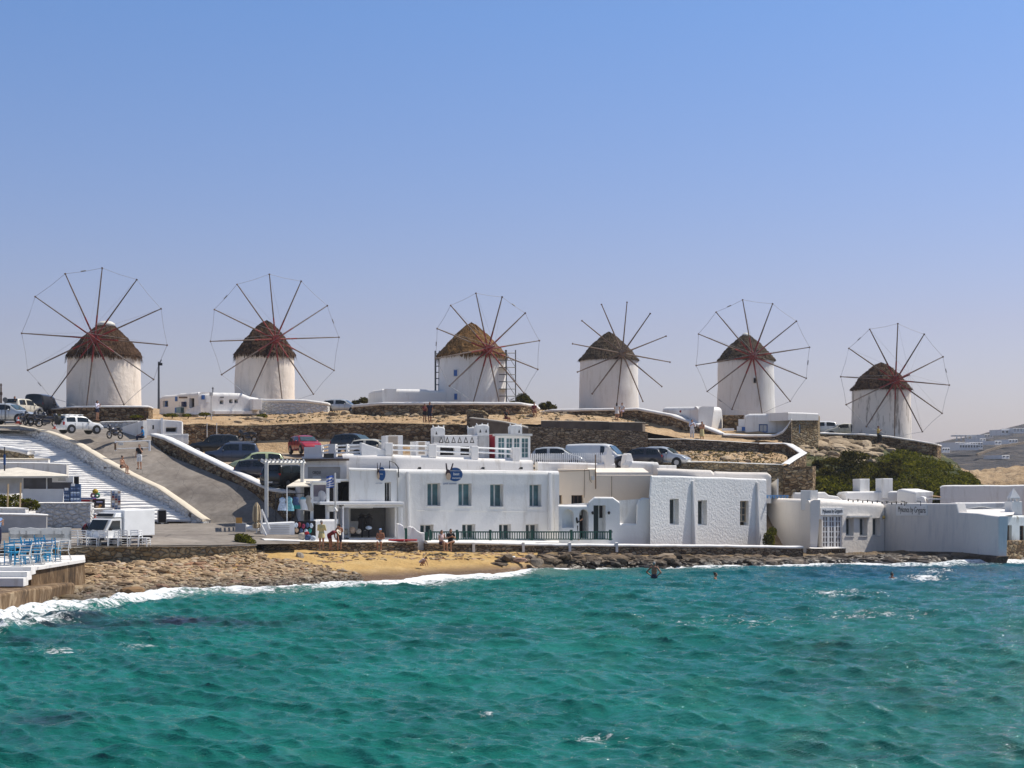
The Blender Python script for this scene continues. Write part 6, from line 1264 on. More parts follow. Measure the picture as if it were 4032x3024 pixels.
# distant villas
def villa(px, py, d, w, h, lab, cols=3, floors=1, dep=8):
    t = thing('villa', lab, 'villa', P(px, py, d), 'white villas on the far hill'); f = Fac(px - w / 2, d, px + w / 2, d + 3); mb = MB()
    shell(mb, f, [(px - w / 2, py - h), (px + w / 2, py - h)], py + 3, dep, [], .15); mb.build('wall', WHITE, t)
    for fl in range(floors):
        for k in range(cols):
            x = px - w / 2 + w * (k + .25) / cols; y = py - h + h * (fl + .3) / floors; slab(t, f, x, y, x + w * .5 / cols, y + h * .45 / floors, 0, .12, GLASS, 'window')
villa(3815, 1766, 600, 75, 18, 'long low villa wing with a row of windows on the far hill', 7, 1); villa(3845, 1762, 608, 50, 20, 'two storey villa block in the middle of the far group', 5, 2); villa(3780, 1756, 615, 38, 14, 'small villa block set back at the left of the far group', 3, 1)
villa(3965, 1708, 720, 46, 16, 'upper villa with dark openings near the hill crest', 3, 1); villa(4015, 1700, 720, 50, 14, 'crest villa cut by the right picture edge', 4, 2); villa(3893, 1720, 730, 34, 9, 'low grey villa below the crest', 3, 1)
for px, lab in ((3784, 'white pergola frame standing left on the far ridge'), (3826, 'white pergola frame standing second on the far ridge')):
    t = thing('pergola', lab, 'pergola', P(px, 1732, 700), 'pergola frames on the far ridge'); f = Fac(px - 20, 700, px + 20, 701); slab(t, f, px - 20, 1713, px + 18, 1718, -5, 0, PAINTD, 'roof')
    for x in (-19, -2, 15): slab(t, f, px + x, 1718, px + x + 3, 1738, 0, .4, PAINTD, 'post')
wall('field_wall', [(3850, 560, 1786, 1790), (3900, 580, 1768, 1772), (3950, 600, 1752, 1757), (4060, 640, 1735, 1740)], .8, STONE_GR, 'thin dry wall climbing the far hill', sub=6)
villa(3725, 1775, 590, 30, 12, 'single storey villa at the foot of the far hill nearest the stained mill', 3, 1); villa(3990, 1742, 660, 36, 12, 'mid slope villa under the crest at the right edge', 3, 1); villa(3930, 1745, 650, 26, 9, 'small villa half way up the far hill', 2, 1)
villa(3870, 1735, 690, 24, 8, 'tiny pale villa just below the pergola frames', 2, 1); villa(3960, 1800, 560, 30, 8, 'low pale shed low on the far hill', 2, 1)
# ------------------------------------------------------------------ plants
def leafmat(name, a, b_, c_):
    m, nt, b = newmat(name); g = N(nt, 'NewGeometry'); v = coords(nt)
    c = ramp(nt, g.outputs['Random Per Island'], [(0, a), (.55, b_), (1, c_)])
    c = mixc(nt, .7, c, ramp(nt, noiset(nt, v, .9, 3), [(.38, (.35, .36, .32)), (.62, (1.45, 1.35, 1.1))]), 'MULTIPLY')
    L(nt, c, b.inputs['Base Color']); b.inputs['Roughness'].default_value = .9; b.inputs['Specular IOR Level'].default_value = .04
    tr = N(nt, 'BsdfTranslucent'); L(nt, c, tr.inputs['Color']); ms = N(nt, 'MixShader'); ms.inputs[0].default_value = .42
    L(nt, b.outputs[0], ms.inputs[1]); L(nt, tr.outputs[0], ms.inputs[2]); L(nt, ms.outputs[0], nt.nodes['Material Output'].inputs['Surface'])
    return m
LF_DARK = leafmat('dark_bush_leaves', (.022, .024, .005), (.060, .060, .011), (.13, .11, .022))
LF_GREEN = leafmat('scrub_leaves', (.048, .056, .006), (.105, .115, .010), (.19, .175, .024))
LF_DRY = leafmat('dry_leaves', (.05, .05, .02), (.11, .10, .04), (.20, .15, .06))
def leaves(mb, rg, c, r, n, s0, s1, hollow=.45, mi=0):
    c = Vector(c)
    for _ in range(n):
        while True:
            q = Vector((rg.uniform(-1, 1), rg.uniform(-1, 1), rg.uniform(-.6, 1)))
            if hollow < q.length < 1: break
        k = 1 + .28 * noise.noise(c * .7 + q * 2.2); p = c + Vector((q.x * r[0], q.y * r[1], q.z * r[2])) * k
        s = rg.uniform(s0, s1); a = Vector((rg.gauss(0, 1), rg.gauss(0, 1), rg.gauss(.3, .8))).normalized(); b = a.cross(Vector((rg.gauss(0, 1), rg.gauss(0, 1), rg.gauss(0, 1)))).normalized()
        mb.add([p - a * s, p + b * s * .45, p + a * s, p - b * s * .45], [[0, 1, 2, 3]], mi)
def bush(name, label, blobs, m, n, s0, s1, seed, group=None, cat='bush', hollow=.5):
    rg = random.Random(seed); a, b = blobs[0], blobs[-1]; c0 = Vector(a[0]); t = thing(name, label, cat, (c0.x, c0.y, c0.z - a[1][2] * .6), group)
    mb = MB(); tot = sum(q[1][0] * q[1][2] for q in blobs)
    if n > 3000:
        blobs = list(blobs)
        for _ in range(16):
            c, r = rg.choice(blobs[:5]); a_ = rg.uniform(-.3, 3.4); q_ = rg.uniform(.22, .42)
            blobs.append(((c[0] + r[0] * math.cos(a_) * 1.0, c[1] - r[1] * rg.uniform(.2, .9), c[2] + r[2] * math.sin(a_) * .95), (r[0] * q_, r[1] * q_, r[2] * q_ * rg.uniform(.7, 1.3))))
        tot = sum(q[1][0] * q[1][2] for q in blobs)
    for c, r in blobs: leaves(mb, rg, c, r, int(n * r[0] * r[2] / tot), s0, s1, hollow)
    mb.build('crown', m, t); mb = MB()
    for c, r in blobs[:6]: c = Vector(c); base = Vector((c0.x * .6 + c.x * .4, c.y, c.z - r[2] * .8)); mb.tube([base - Vector((0, 0, .4)), c.lerp(base, .5) + Vector((.2, 0, 0)), c + Vector((0, 0, r[2] * .4))], .09, 5, .03)
    mb.build('trunk', WOODD, t); return t
rg = random.Random(11)
def BL_(px, py, d, w, h, dep=1.6): return (P(px, py, d)[:], (w / F * d, dep, h / F * d))
bush('large_bush', 'biggest dark green bush on the slope above the two square chimneys', [BL_(3330, 1850, 121, 95, 58, 2.4), BL_(3270, 1905, 118, 85, 55, 2), BL_(3370, 1900, 118.5, 90, 60, 2.2), BL_(3300, 1945, 116.5, 95, 40, 1.6), BL_(3400, 1945, 117, 90, 40, 1.6)], LF_DARK, 15000, .07, .17, 1, 'dark bushes on the hillside')
bush('large_bush', 'rounded dark bush right behind the taller pair of chimneys', [BL_(3470, 1862, 122, 70, 44, 2), BL_(3500, 1905, 120, 70, 52, 2), BL_(3455, 1945, 118.5, 70, 36, 1.6), BL_(3540, 1940, 119.5, 55, 34, 1.5)], LF_DARK, 10000, .07, .17, 2, 'dark bushes on the hillside')
bush('large_bush', 'smaller brownish bush beside the dark stone block', [BL_(3225, 1870, 120, 45, 46, 1.6), BL_(3215, 1925, 117, 42, 42, 1.4), BL_(3200, 1958, 114.5, 36, 20, 1)], LF_DARK, 5000, .07, .16, 3, 'dark bushes on the hillside')
# low scrub covering the slope under the mill
mb = MB()
import itertools
hs = bpy.data.objects['hillside']; hv = [v.co.copy() for v in hs.data.vertices]
cnt = 0
for v in hv:
    px = 2016 + v.x * F / v.y; py = YH - (v.z - H) * F / v.y
    edge = np.interp(px, [3180, 3330, 3420, 3500, 3560, 3720, 3790], [1885, 1860, 1838, 1795, 1768, 1835, 1870])
    if v.y > 142 or v.y < 113.5 or px < 3200 or px > 3850: continue
    if py < edge + 14 * noise.noise(v * .5): continue
    if 3725 < px < 3765 and 1835 < py < 1900 and noise.noise(v * .8) > -.3: continue
    for _ in range(3):
        leaves(mb, rg, v + Vector((rg.uniform(-.4, .4), rg.uniform(-.4, .4), -.02)), (.35, .35, rg.uniform(.12, .34)), 3, .08, .2, .3)
mb.build('scrub', LF_GREEN, label='dense low green scrub covering the steep slope', cat='scrub', kind='stuff')
bush('low_bush', 'green bush between the rough house and the gallery side wall', [BL_(3028, 2130, 101.6, 22, 40, .7), BL_(3040, 2095, 102.5, 18, 20, .6)], LF_GREEN, 1400, .05, .12, 4)
bush('hedge', 'dark green hedge above the planter wall at the left edge', [BL_(-20, 1985, 89.4, 60, 32, .8), BL_(60, 1988, 89.4, 60, 30, .8), BL_(120, 1992, 89.4, 34, 26, .7)], LF_GREEN, 3200, .05, .12, 5, cat='hedge')
bush('low_bush', 'green shrub growing out of the cobbles beside the sacks', [BL_(960, 2128, 82.4, 34, 24, .5), BL_(985, 2138, 82.2, 22, 17, .4), BL_(938, 2115, 82.6, 13, 14, .3)], LF_GREEN, 1100, .05, .13, 6)
bush('tree', 'small dark tree behind the right end of the scaffold', [BL_(2058, 1572, 142, 28, 24, 1), BL_(2075, 1585, 142, 30, 16, 1), BL_(2030, 1588, 141.6, 30, 10, .8)], LF_DARK, 1500, .08, .2, 7, cat='tree', hollow=.2)
bush('tree', 'thin shrubby tree between the scaffolded mill and the unwired mill', [BL_(2140, 1602, 143, 22, 18, .8), BL_(2170, 1604, 143, 22, 12, .8), BL_(2160, 1590, 143, 10, 10, .5)], LF_DARK, 900, .08, .18, 8, cat='tree', hollow=.2)
bush('tree', 'dark tree top left of the flat roofed house', [BL_(1432, 1578, 146, 18, 14, .7), BL_(1400, 1586, 146, 16, 10, .6), BL_(1372, 1592, 146, 14, 8, .6)], LF_DARK, 900, .08, .18, 9, cat='tree', hollow=.2)
for k, (px, py, d, w, h, lab) in enumerate([(672, 1636, 131.5, 30, 8, 'low green shrub in front of the shop end of the long house'), (735, 1636, 131.5, 18, 7, 'small shrub below the ramp of the long house'), (805, 1632, 131, 26, 8, 'low shrub beside the slim pole'), (1032, 1638, 131.5, 22, 9, 'green clump with a dry stalk at the foot of the white rubble plinth'), (540, 1641, 128.2, 26, 6, 'green shrub at the foot of the leftmost plinth'), (225, 1640, 126.5, 14, 7, 'shrub with red flowers left of the white jeep')]):
    bush('low_bush', lab, [BL_(px, py, d, w, h, .5)], LF_GREEN, 320, .05, .13, 20 + k, 'low shrubs on the dirt terrace')
# dry tufts on the dirt banks
mb = MB()
for _ in range(900):
    q = rg.choice(('t', 'b', 'h'))
    if q == 't': px, d = rg.uniform(1000, 2500), rg.uniform(128, 139)
    elif q == 'b': px, d = rg.uniform(2570, 3090), rg.uniform(111, 121)
    else: px, d = rg.uniform(3120, 3480), rg.uniform(121, 136)
    o = bpy.data.objects[{'t': 'dirt_terrace', 'b': 'brown_bank', 'h': 'hillside'}[q]]
    x = (px - 2016) / F * d; ok, loc, nn_, fi = o.ray_cast((x, d, 60), (0, 0, -1))
    if ok: leaves(mb, rg, loc, (.35, .35, .16), 7, .05, .15, .1)
mb.build('dry_tufts', LF_DRY, label='dry grass tufts scattered over the dirt banks', cat='grass', kind='stuff')
# rocks on the hill and single boulders
items = []
rng = np.random.RandomState(8); hobj = bpy.data.objects['hillside']
while len(items) < 260:
    px, d = rng.uniform(3140, 3560), rng.uniform(124, 139); py = rng.uniform(0, 1)
    ok, loc, nn_, fi = hobj.ray_cast(((px - 2016) / F * d, d, 60), (0, 0, -1))
    if not ok: continue
    y = YH - (loc.z - H) * F / loc.y
    if not (1718 < y < 1840) or (px > 3450 and y > 1775): continue
    s = rng.uniform(.15, .5) * (1.9 if y < 1765 and rng.rand() < .3 else 1); items.append((rockshape(rng, s * rng.uniform(1.1, 2.2), s, s * .6, .3), (loc.x, loc.y, loc.z + s * .05)))
for _ in range(420):
    which = rng.rand(); o = bpy.data.objects['dirt_terrace' if which < .75 else 'brown_bank']; px, d = (rng.uniform(900, 2550), rng.uniform(128, 138)) if which < .75 else (rng.uniform(2580, 3080), rng.uniform(111.5, 120))
    ok, loc, nn_, fi = o.ray_cast(((px - 2016) / F * d, d, 60), (0, 0, -1))
    if ok: s = rng.uniform(.06, .22) * (1 if rng.rand() > .1 else 2); items.append((rockshape(rng, s * rng.uniform(1.1, 2), s, s * .6, .3), (loc.x, loc.y, loc.z)))
rock_stuff('hill_rocks', items, rockmat('hill_rock', [(0, (.22, .16, .09)), (.5, (.36, .27, .17)), (1, (.46, .36, .24))], (-9, -8)), 'tan rocks strewn over the hillside and dirt terrace', 'rocks')
for k, (px, py, d, s, m, lab) in enumerate([(2110, 2215, 89.3, (.42, .3, .26), mat('brown_boulder', (.2, .16, .12), .9, .3, 1.5, .9, 5, dist=.1), 'brown slanted boulder at the sand end of the dark ledge'), (2630, 2212, 93, (.55, .4, .42), ROCKL, 'big pale speckled boulder behind the standing bather'), (2255, 2190, 92, (.55, .4, .3), ROCK, 'dark boulder leaning on the ledge under the arched wall'), (2780, 2222, 93.4, (.4, .3, .22), ROCKL, 'pale rock at the water right of the speckled boulder'),
        (3590, 2205, 98.6, (.6, .45, .45), ROCK, 'dark rock lump splashed by foam below the shaded sea wall'), (3650, 2205, 97.4, (.4, .3, .38), ROCKL, 'upright pale rock in front of the shaded sea wall'), (2050, 2206, 88.6, (.4, .3, .16), mat('reddish_rock', (.34, .21, .15), .9, .3), 'flat reddish rock on the sand'), (1178, 2190, 83.6, (.24, .2, .26), ROCKL, 'pointed brown stone at the edge of the cobbles'), (520, 2325, 69.4, (.7, .35, .22), mat('brown_slab', (.22, .13, .06), .9, .3), 'flat brown slab lying among the cobbles')]):
    mb = MB(); mb.v = [tuple(v) for v in rockshape(rng, *s, .3) + np.array(P(px, py, d)[:])]; mb.f = IF.tolist(); mb.m = [0] * len(IF); mb.build('boulder', m, label=lab, cat='boulder')
for px, py, d, lab in ((2012, 2204, 89.2, 'white drain pipe end sticking out of the dark ledge near the sand'), (2295, 2212, 91.8, 'white drain pipe end in the ledge below the arched wall')):
    t = thing('drain_pipe', lab, 'pipe', P(px, py, d)); mb = MB(); mb.tube([P(px - 10, py + 2, d - .4), P(px + 12, py - 4, d + 1.5)], .17, 10); mb.build('pipe', PAINTW, t)

# ------------------------------------------------------------------ vehicles
TYRE = mat('tyre_rubber', (.012, .012, .012), .8, .1); RIM = mat('alloy_rim', (.35, .35, .36), .35, .05, metal=.7); CARGL = glass('car_glass', (.012, .018, .022), .05); CARGT = glass('windscreen_glass', (.05, .085, .10), .05); LAMPW = mat('headlight_glass', (.62, .64, .66), .15, .05); LAMPR = mat('taillight_red', (.35, .008, .008), .25, .05); PLATE = mat('number_plate', (.7, .7, .66), .5, .05)
def paint(name, col, metal=.15): return mat(name, col, .28, .04, metal=metal, spec=.5, coat=.6)
KIND = {  # belt, top and width along the length 0 (rear) .. 1 (front)
 'hatch': dict(L=3.9, W=1.68, belt=[(0, .80), (.05, .93), (.5, .95), (.72, .92), (.9, .80), (1, .60)], top=[(0, .84), (.03, 1.02), (.10, 1.40), (.25, 1.49), (.50, 1.49), (.60, 1.40), (.76, .97), (.9, .84), (1, .62)], ws=(.615, .75), rw=(.035, .095), g=(.10, .64), wr=.31),
 'suv': dict(L=4.3, W=1.78, belt=[(0, .90), (.04, 1.02), (.5, 1.04), (.72, 1.03), (.92, .94), (1, .72)], top=[(0, .95), (.02, 1.2), (.07, 1.62), (.2, 1.70), (.5, 1.70), (.58, 1.62), (.73, 1.08), (.92, .98), (1, .74)], ws=(.59, .72), rw=(.025, .07), g=(.08, .62), wr=.36),
 'van': dict(L=4.9, W=1.9, belt=[(0, 1.0), (.5, 1.05), (.72, 1.05), (.9, 1.0), (1, .7)], top=[(0, 1.9), (.02, 1.96), (.3, 2.0), (.62, 1.98), (.70, 1.9), (.86, 1.12), (.95, .98), (1, .72)], ws=(.715, .85), rw=(.0, .01), g=(.58, .76), wr=.34)}
def car(label, px, py, d, rz, col, kind='hatch', group='cars parked around the mills', rack=False, spare=False, name=None, cat='car', scale=1.0, roofm=None):
    K = KIND[kind]; Ln, W = K['L'] * scale, K['W'] * scale; hw = W / 2
    t = thing(name or {'hatch': 'hatchback', 'suv': 'off_road_car', 'van': 'van'}[kind], label, cat, P(px, py, d), group, rz)
    bl = lambda q: float(np.interp(q, *zip(*K['belt']))) * scale; tp = lambda q: float(np.interp(q, *zip(*K['top']))) * scale
    plan = lambda q: hw * (1 - .10 * max(0, (q - .86) / .14) ** 2 - .06 * max(0, (.06 - q) / .06))
    def ring(q):
        w, b, tt = plan(q), bl(q), tp(q); h = max(0, tt - b); tuck = .20 * min(1, h / .55); lo = .24 + (.10 if q > .97 or q < .03 else 0)
        wr = w * .97 - tuck * .8
        return [(w * .85, lo), (w * .98, lo + .10), (w, (lo + b) * .55), (w * .975, b), (w * .97 - tuck * .65, b + h * .82), (wr * .9, b + h * .97), (wr * .5, tt + .015), (0, tt + .03)]
    qs = sorted(set(list(np.linspace(0, 1, 31)) + [a for a, _ in K['top']])); mb = MB(); vs = []
    for q in qs:
        r = ring(q); x = (q - .5) * Ln
        for y, z in r: vs.append((x, y, z))
        for y, z in r[-2::-1]: vs.append((x, -y, z))
    n = 15; fs = []
    for i in range(len(qs) - 1):
        for k in range(n - 1): fs.append([i * n + k, (i + 1) * n + k, (i + 1) * n + k + 1, i * n + k + 1])
        fs.append([i * n + n - 1, (i + 1) * n + n - 1, (i + 1) * n, i * n])
    fs.append(list(range(n))); fs.append([(len(qs) - 1) * n + k for k in range(n)][::-1]); mb.add(vs, fs)
    body = mb.build('body', col, t, smooth=True, local=True)
    for s in (-1, 1):   # side glass
        mb = MB(); g0, g1 = K['g']; g = np.linspace(g0, g1, 13)
        for i in range(12):
            if i in (5,): continue
            qa, qb = g[i], g[i + 1] - (.008 if i == 4 else 0); o = .012; P4 = []
            for q, lv in ((qa, .10), (qb, .10), (qb, .80), (qa, .80)):
                r = ring(q); (y0, z0), (y1, z1) = r[3], r[4]; k = lv / .82 if lv < .82 else 1; h = tp(q) - bl(q)
                if h < .2: k *= .3
                P4.append(((q - .5) * Ln, s * (y0 + (y1 - y0) * k + o), z0 + (z1 - z0) * k))
            mb.add(P4, [[0, 1, 2, 3] if s < 0 else [3, 2, 1, 0]])
        mb.build('side_window', CARGL, t, local=True)
    for (qa, qb), nm, gm in ((K['ws'], 'windscreen', CARGT), (K['rw'], 'rear_window', CARGL)):
        mb = MB(); 
        if kind == 'van' and nm == 'rear_window': continue
        A = [((qa - .5) * Ln, tp(qa)), ((qb - .5) * Ln, tp(qb))]; nx, nz = -(A[1][1] - A[0][1]), (A[1][0] - A[0][0]); ln = math.hypot(nx, nz); nx, nz = nx / ln * .045, abs(nz / ln) * .045
        if nm == 'rear_window': nx = -abs(nx)
        ra, rb = ring(qa)[5][0] * .98, ring(qb)[5][0] * .98
        if nm == 'rear_window': ra, rb = rb, rb
        m0, m1 = (A[0], A[1]); mb.add([(m0[0] + nx, -ra, m0[1] + nz), (m1[0] + nx, -rb, m1[1] + nz), (m1[0] + nx, rb, m1[1] + nz), (m0[0] + nx, ra, m0[1] + nz)], [[0, 1, 2, 3]]); mb.build(nm, gm, t, local=True)
    wr = K['wr'] * scale
    for x in (-.31, .32):
        for s in (-1, 1):
            y = s * (hw - .08); mb = MB(); mb.disc((x * Ln, y, wr), (0, 1, 0), wr, .11, 18); w_ = mb.build('wheel', TYRE, t, local=True); mb = MB(); mb.disc((x * Ln, y + s * .10, wr), (0, 1, 0), wr * .62, .02, 14); mb.build('rim', RIM, w_, local=True)
            mb = MB(); mb.disc((x * Ln, s * (hw - .06), wr + .02), (0, 1, 0), wr + .07, .066, 18); mb.build('wheel_arch', BLACK, t, local=True)
    zf, zr = .66 * bl(.95), bl(.03) * .92
    for s in (-1, 1):
        mb = MB(); mb.ell((Ln * .468, s * hw * .70, zf + .06), (.12, .19, .09), 10, 6); mb.build('headlight', LAMPW, t, smooth=True, local=True)
        mb = MB(); mb.box((-Ln * .485, s * hw * .84, zr), (.10, .16, .26 if kind != 'van' else .5)); mb.build('taillight', LAMPR, t, local=True, bevel=.02)
        mb = MB(); mb.ell((Ln * .12, s * (hw + .08), bl(.6) + .06), (.07, .1, .07), 8, 6); mb.build('mirror', col, t, smooth=True, local=True)
    for x in (Ln * .5, -Ln * .5):
        mb = MB(); mb.box((x * .985, 0, .42), (.12, W * .86, .20)); mb.build('bumper', col if kind != 'van' else BLACK, t, local=True, bevel=.04); mb = MB(); mb.box((x * 1.0 + (.02 if x > 0 else -.02), 0, .46), (.03, .5, .11)); mb.build('number_plate', PLATE, t, local=True)
    if rack:
        for s in (-1, 1): mb = MB(); mb.tube([(-Ln * .4, s * hw * .62, tp(.3) + .07), (Ln * .02, s * hw * .62, tp(.4) + .07)], .025, 5); mb.build('roof_rail', RIM if rack == 1 else PAINTW, t, local=True)
        if rack == 2:
            for x in (-.32, -.05): mb = MB(); mb.box((x * Ln, 0, tp(.3) + .10), (.12, W * .8, .04)); mb.build('roof_bar', PAINTW, t, local=True)
    if spare:
        mb = MB(); mb.disc((-Ln * .5 - .12, .05, .95), (1, 0, 0), .35, .11, 18); mb.build('spare_wheel', TYRE, t, local=True)
    for q in (.28, .47, .62):
        for s in (-1, 1): mb = MB(); mb.box(((q - .5) * Ln, s * (hw * .992), .68 * scale), (.015, .02, .62 * scale)); mb.build('door_seam', BLACK, t, local=True)
    return t
PW, PSIL, PBLU, PGRN, PDRK, PBLK, PRED, PCRM = paint('white_car_paint', (.72, .72, .71), 0), paint('silver_car_paint', (.48, .50, .51), .3), paint('blue_grey_car_paint', (.055, .075, .12), .3), paint('pale_green_car_paint', (.40, .46, .26), .1), paint('dark_grey_car_paint', (.04, .038, .045), .3), paint('black_car_paint', (.01, .012, .013), .2), paint('red_car_paint', (.36, .008, .022), .1), paint('cream_car_paint', (.62, .58, .48), .05)
car('white jeep with a roof rack and spare wheel at the top of the road', 314, 1706, 112, R(44), PW, 'suv', rack=2, spare=True, scale=.76)
car('blue grey off-road car parked behind the road wall', 908, 1832, 110.5, R(188), PBLU, 'suv', rack=1)
car('black car with a pale roof reflection behind the blue grey one', 845, 1792, 117, R(190), PBLK, 'suv', scale=.95)
car('pale green small car between the blue grey and the dark grey cars', 1012, 1862, 106.6, R(197), PGRN, 'hatch')
car('dark grey car with a red taillight beside the pergola', 1040, 1893, 103.4, R(-14), PDRK, 'hatch')
car('black pickup like car in the shade under the pergola', 1138, 1925, 101, R(62), PBLK, 'suv')
car('red small car facing the sea below the retaining wall', 1200, 1786, 121.5, R(-62), PRED, 'hatch')
car('black car parked right of the red one under the retaining wall', 1400, 1782, 120, R(-28), PBLK, 'hatch', scale=1.02)
car('cream car mostly hidden by the sloped parapet', 1478, 1806, 113.5, R(-15), PCRM, 'hatch')
car('silver hatchback behind the picket fence', 2198, 1842, 112.5, R(-10), PSIL, 'hatch', scale=1.05)
car('long white van behind the picket fence', 2358, 1850, 113.5, R(-22), PW, 'van', name='van', cat='van', group=None)
car('dark car with red taillight between the white van and the silver car', 2520, 1842, 110.8, R(158), PDRK, 'hatch')
car('silver car at the right end of the car park facing the brown bank', 2612, 1838, 110.6, R(-22), PSIL, 'hatch')
car('silver car at the left picture edge by the round sign', 36, 1668, 121, R(-12), PSIL, 'hatch', scale=1.1)
car('cream estate car behind the motorbikes at the left', 92, 1642, 126.5, R(75), PCRM, 'suv', scale=.9)
car('dark high van left of the leftmost plinth', 168, 1640, 131, R(88), PBLK, 'van', name='van', cat='van', scale=.95, group=None)
car('silver car parked between the white rubble plinth and the curved plinth', 1348, 1631, 141.5, R(-8), PSIL, 'hatch', scale=.95)
car('white car half hidden beside the stone house', 3226, 1716, 153, R(170), PW, 'hatch'); car('cream car half hidden left of the stained mill', 3318, 1724, 152, R(175), PCRM, 'hatch')
# small box truck
def truck():
    t = thing('box_truck', 'small white box truck with a dark roof cooler on the promenade', 'truck', P(462, 2148, 77.4), None, R(-120)); t.scale = (.95, .95, .80); W = 1.62   # +x front
    mb = MB(); mb.hexa([(-.55 + a, b, c) for a, b, c in ()]) if False else None
    mb.hexa([(-2.05, -.82, .62), (.30, -.82, .62), (.30, .82, .62), (-2.05, .82, .62), (-2.05, -.82, 2.32), (.30, -.82, 2.32), (.30, .82, 2.32), (-2.05, .82, 2.32)]); mb.build('cargo_box', PAINTW, t, local=True, bevel=.03)
    mb = MB(); prof = [(.36, .42), (1.62, .42), (1.70, .62), (1.62, .98), (1.18, 1.72), (1.06, 1.80), (.36, 1.80)]
    mb.add([(x, -.72, z) for x, z in prof] + [(x, .72, z) for x, z in prof], [list(range(7)), list(range(7, 14))[::-1]] + [[i, i + 7, (i + 1) % 7 + 7, (i + 1) % 7] for i in range(7)]); cab = mb.build('cab', paint('white_truck_paint', (.74, .74, .73), 0), t, local=True, bevel=.04)
    mb = MB(); mb.add([(1.60, -.62, 1.05), (1.60, .62, 1.05), (1.21, .58, 1.70), (1.21, -.58, 1.70)], [[0, 1, 2, 3]]); mb.v = [(x + .045, y, z + .02) for x, y, z in mb.v]; mb.build('windscreen', CARGL, t, local=True)
    for s in (-1, 1):
        mb = MB(); mb.add([(.52, s * .735, 1.08), (1.42, s * .735, 1.08), (1.10, s * .735, 1.66), (.52, s * .735, 1.66)], [[0, 1, 2, 3] if s > 0 else [3, 2, 1, 0]]); mb.build('side_window', CARGL, t, local=True)
        mb = MB(); mb.box((.5, s * .735, .8), (.02, .02, .7)); mb.build('door_seam', BLACK, t, local=True); mb = MB(); mb.box((1.40, s * .9, 1.15), (.08, .16, .2)); mb.build('mirror', BLACK, t, local=True)
        mb = MB(); mb.ell((1.66, s * .52, .78), (.06, .13, .1), 10, 6); mb.build('headlight', LAMPW, t, smooth=True, local=True)
        for x in (-1.35, 1.0): mb = MB(); mb.disc((x, s * .66, .29), (0, 1, 0), .29, .1, 16); w_ = mb.build('wheel', TYRE, t, local=True); mb = MB(); mb.disc((x, s * .76, .29), (0, 1, 0), .17, .02, 12); mb.build('rim', RIM, w_, local=True)
    mb = MB(); mb.box((-.85, 0, .5), (2.4, 1.3, .16)); mb.build('chassis', BLACK, t, local=True)
    mb = MB(); mb.hexa([(.30, -.72, 1.86), (.95, -.72, 1.86), (.95, .72, 1.86), (.30, .72, 1.86), (.30, -.66, 2.16), (.74, -.66, 2.16), (.74, .66, 2.16), (.30, .66, 2.16)]); cu = mb.build('cooler', PAINTW, t, local=True, bevel=.03); mb = MB(); mb.add([(.97, -.62, 1.92), (.97, .62, 1.92), (.82, .58, 2.12), (.82, -.58, 2.12)], [[0, 1, 2, 3]]); mb.v = [(x + .02, y, z) for x, y, z in mb.v]; mb.build('grille', BLACK, cu, local=True)
    mb = MB(); mb.box((1.70, 0, .5), (.1, 1.4, .16)); mb.build('bumper', BLACK, t, local=True)
truck()
def bike(col):
    t = thing('motorbike', 'x', 'motorbike', (0, 0, 0))
    for x in (-.62, .62):
        mb = MB(); mb.tube([(x + .26 * math.cos(a), 0, .30 + .26 * math.sin(a)) for a in [2 * math.pi * k / 16 for k in range(17)]], .055, 6); w_ = mb.build('wheel', TYRE, t, local=True); mb = MB(); mb.disc((x, 0, .3), (0, 1, 0), .1, .05, 10); mb.build('hub', RIM, w_, local=True)
    mb = MB(); mb.ell((.12, 0, .68), (.42, .17, .2), 12, 8); mb.ell((-.05, 0, .42), (.34, .14, .2), 10, 6); mb.ell((-.6, 0, .72), (.28, .13, .12), 10, 6); mb.ell((.62, 0, .86), (.18, .16, .24), 10, 6); mb.build('body', col, t, smooth=True, local=True)
    mb = MB(); mb.ell((-.32, 0, .84), (.42, .15, .09), 10, 6); mb.build('seat', BLACK, t, smooth=True, local=True)
    mb = MB(); mb.tube([(.62, .06, .3), (.45, .06, .95)], .03, 5); mb.tube([(.62, -.06, .3), (.45, -.06, .95)], .03, 5); mb.tube([(.38, -.36, 1.04), (.48, 0, 1.0), (.38, .36, 1.04)], .02, 5); mb.build('handlebar', IRON, t, local=True)
    mb = MB(); mb.ell((.72, 0, .86), (.08, .1, .09), 8, 6); mb.build('headlight', LAMPW, t, smooth=True, local=True); return t
b0 = bike(PDRK); BK = [(92, 1672, 117.6, R(-50), 'dark motorbike parked nearest the silver car'), (120, 1674, 117, R(-35), 'motorbike second from the silver car, behind the red cone'), (148, 1676, 116.6, R(-20), 'motorbike third from the silver car in the roadside row'), (186, 1682, 115.6, R(10), 'motorbike at the jeep end of the roadside row'), (452, 1728, 111.6, R(245), 'single black scooter parked at the low booth wall'), (975, 1744, 120.5, R(160), 'motorbike with a pale top behind the blue grey car')]
for k, (px, py, d, rz, lab) in enumerate(BK):
    o = b0 if k == 0 else dup(b0, (0, 0, 0), 0, lab); o.location = P(px, py, d); o.rotation_euler = (0, 0, rz); o['label'] = lab; o['group'] = 'motorbikes and scooters by the road'
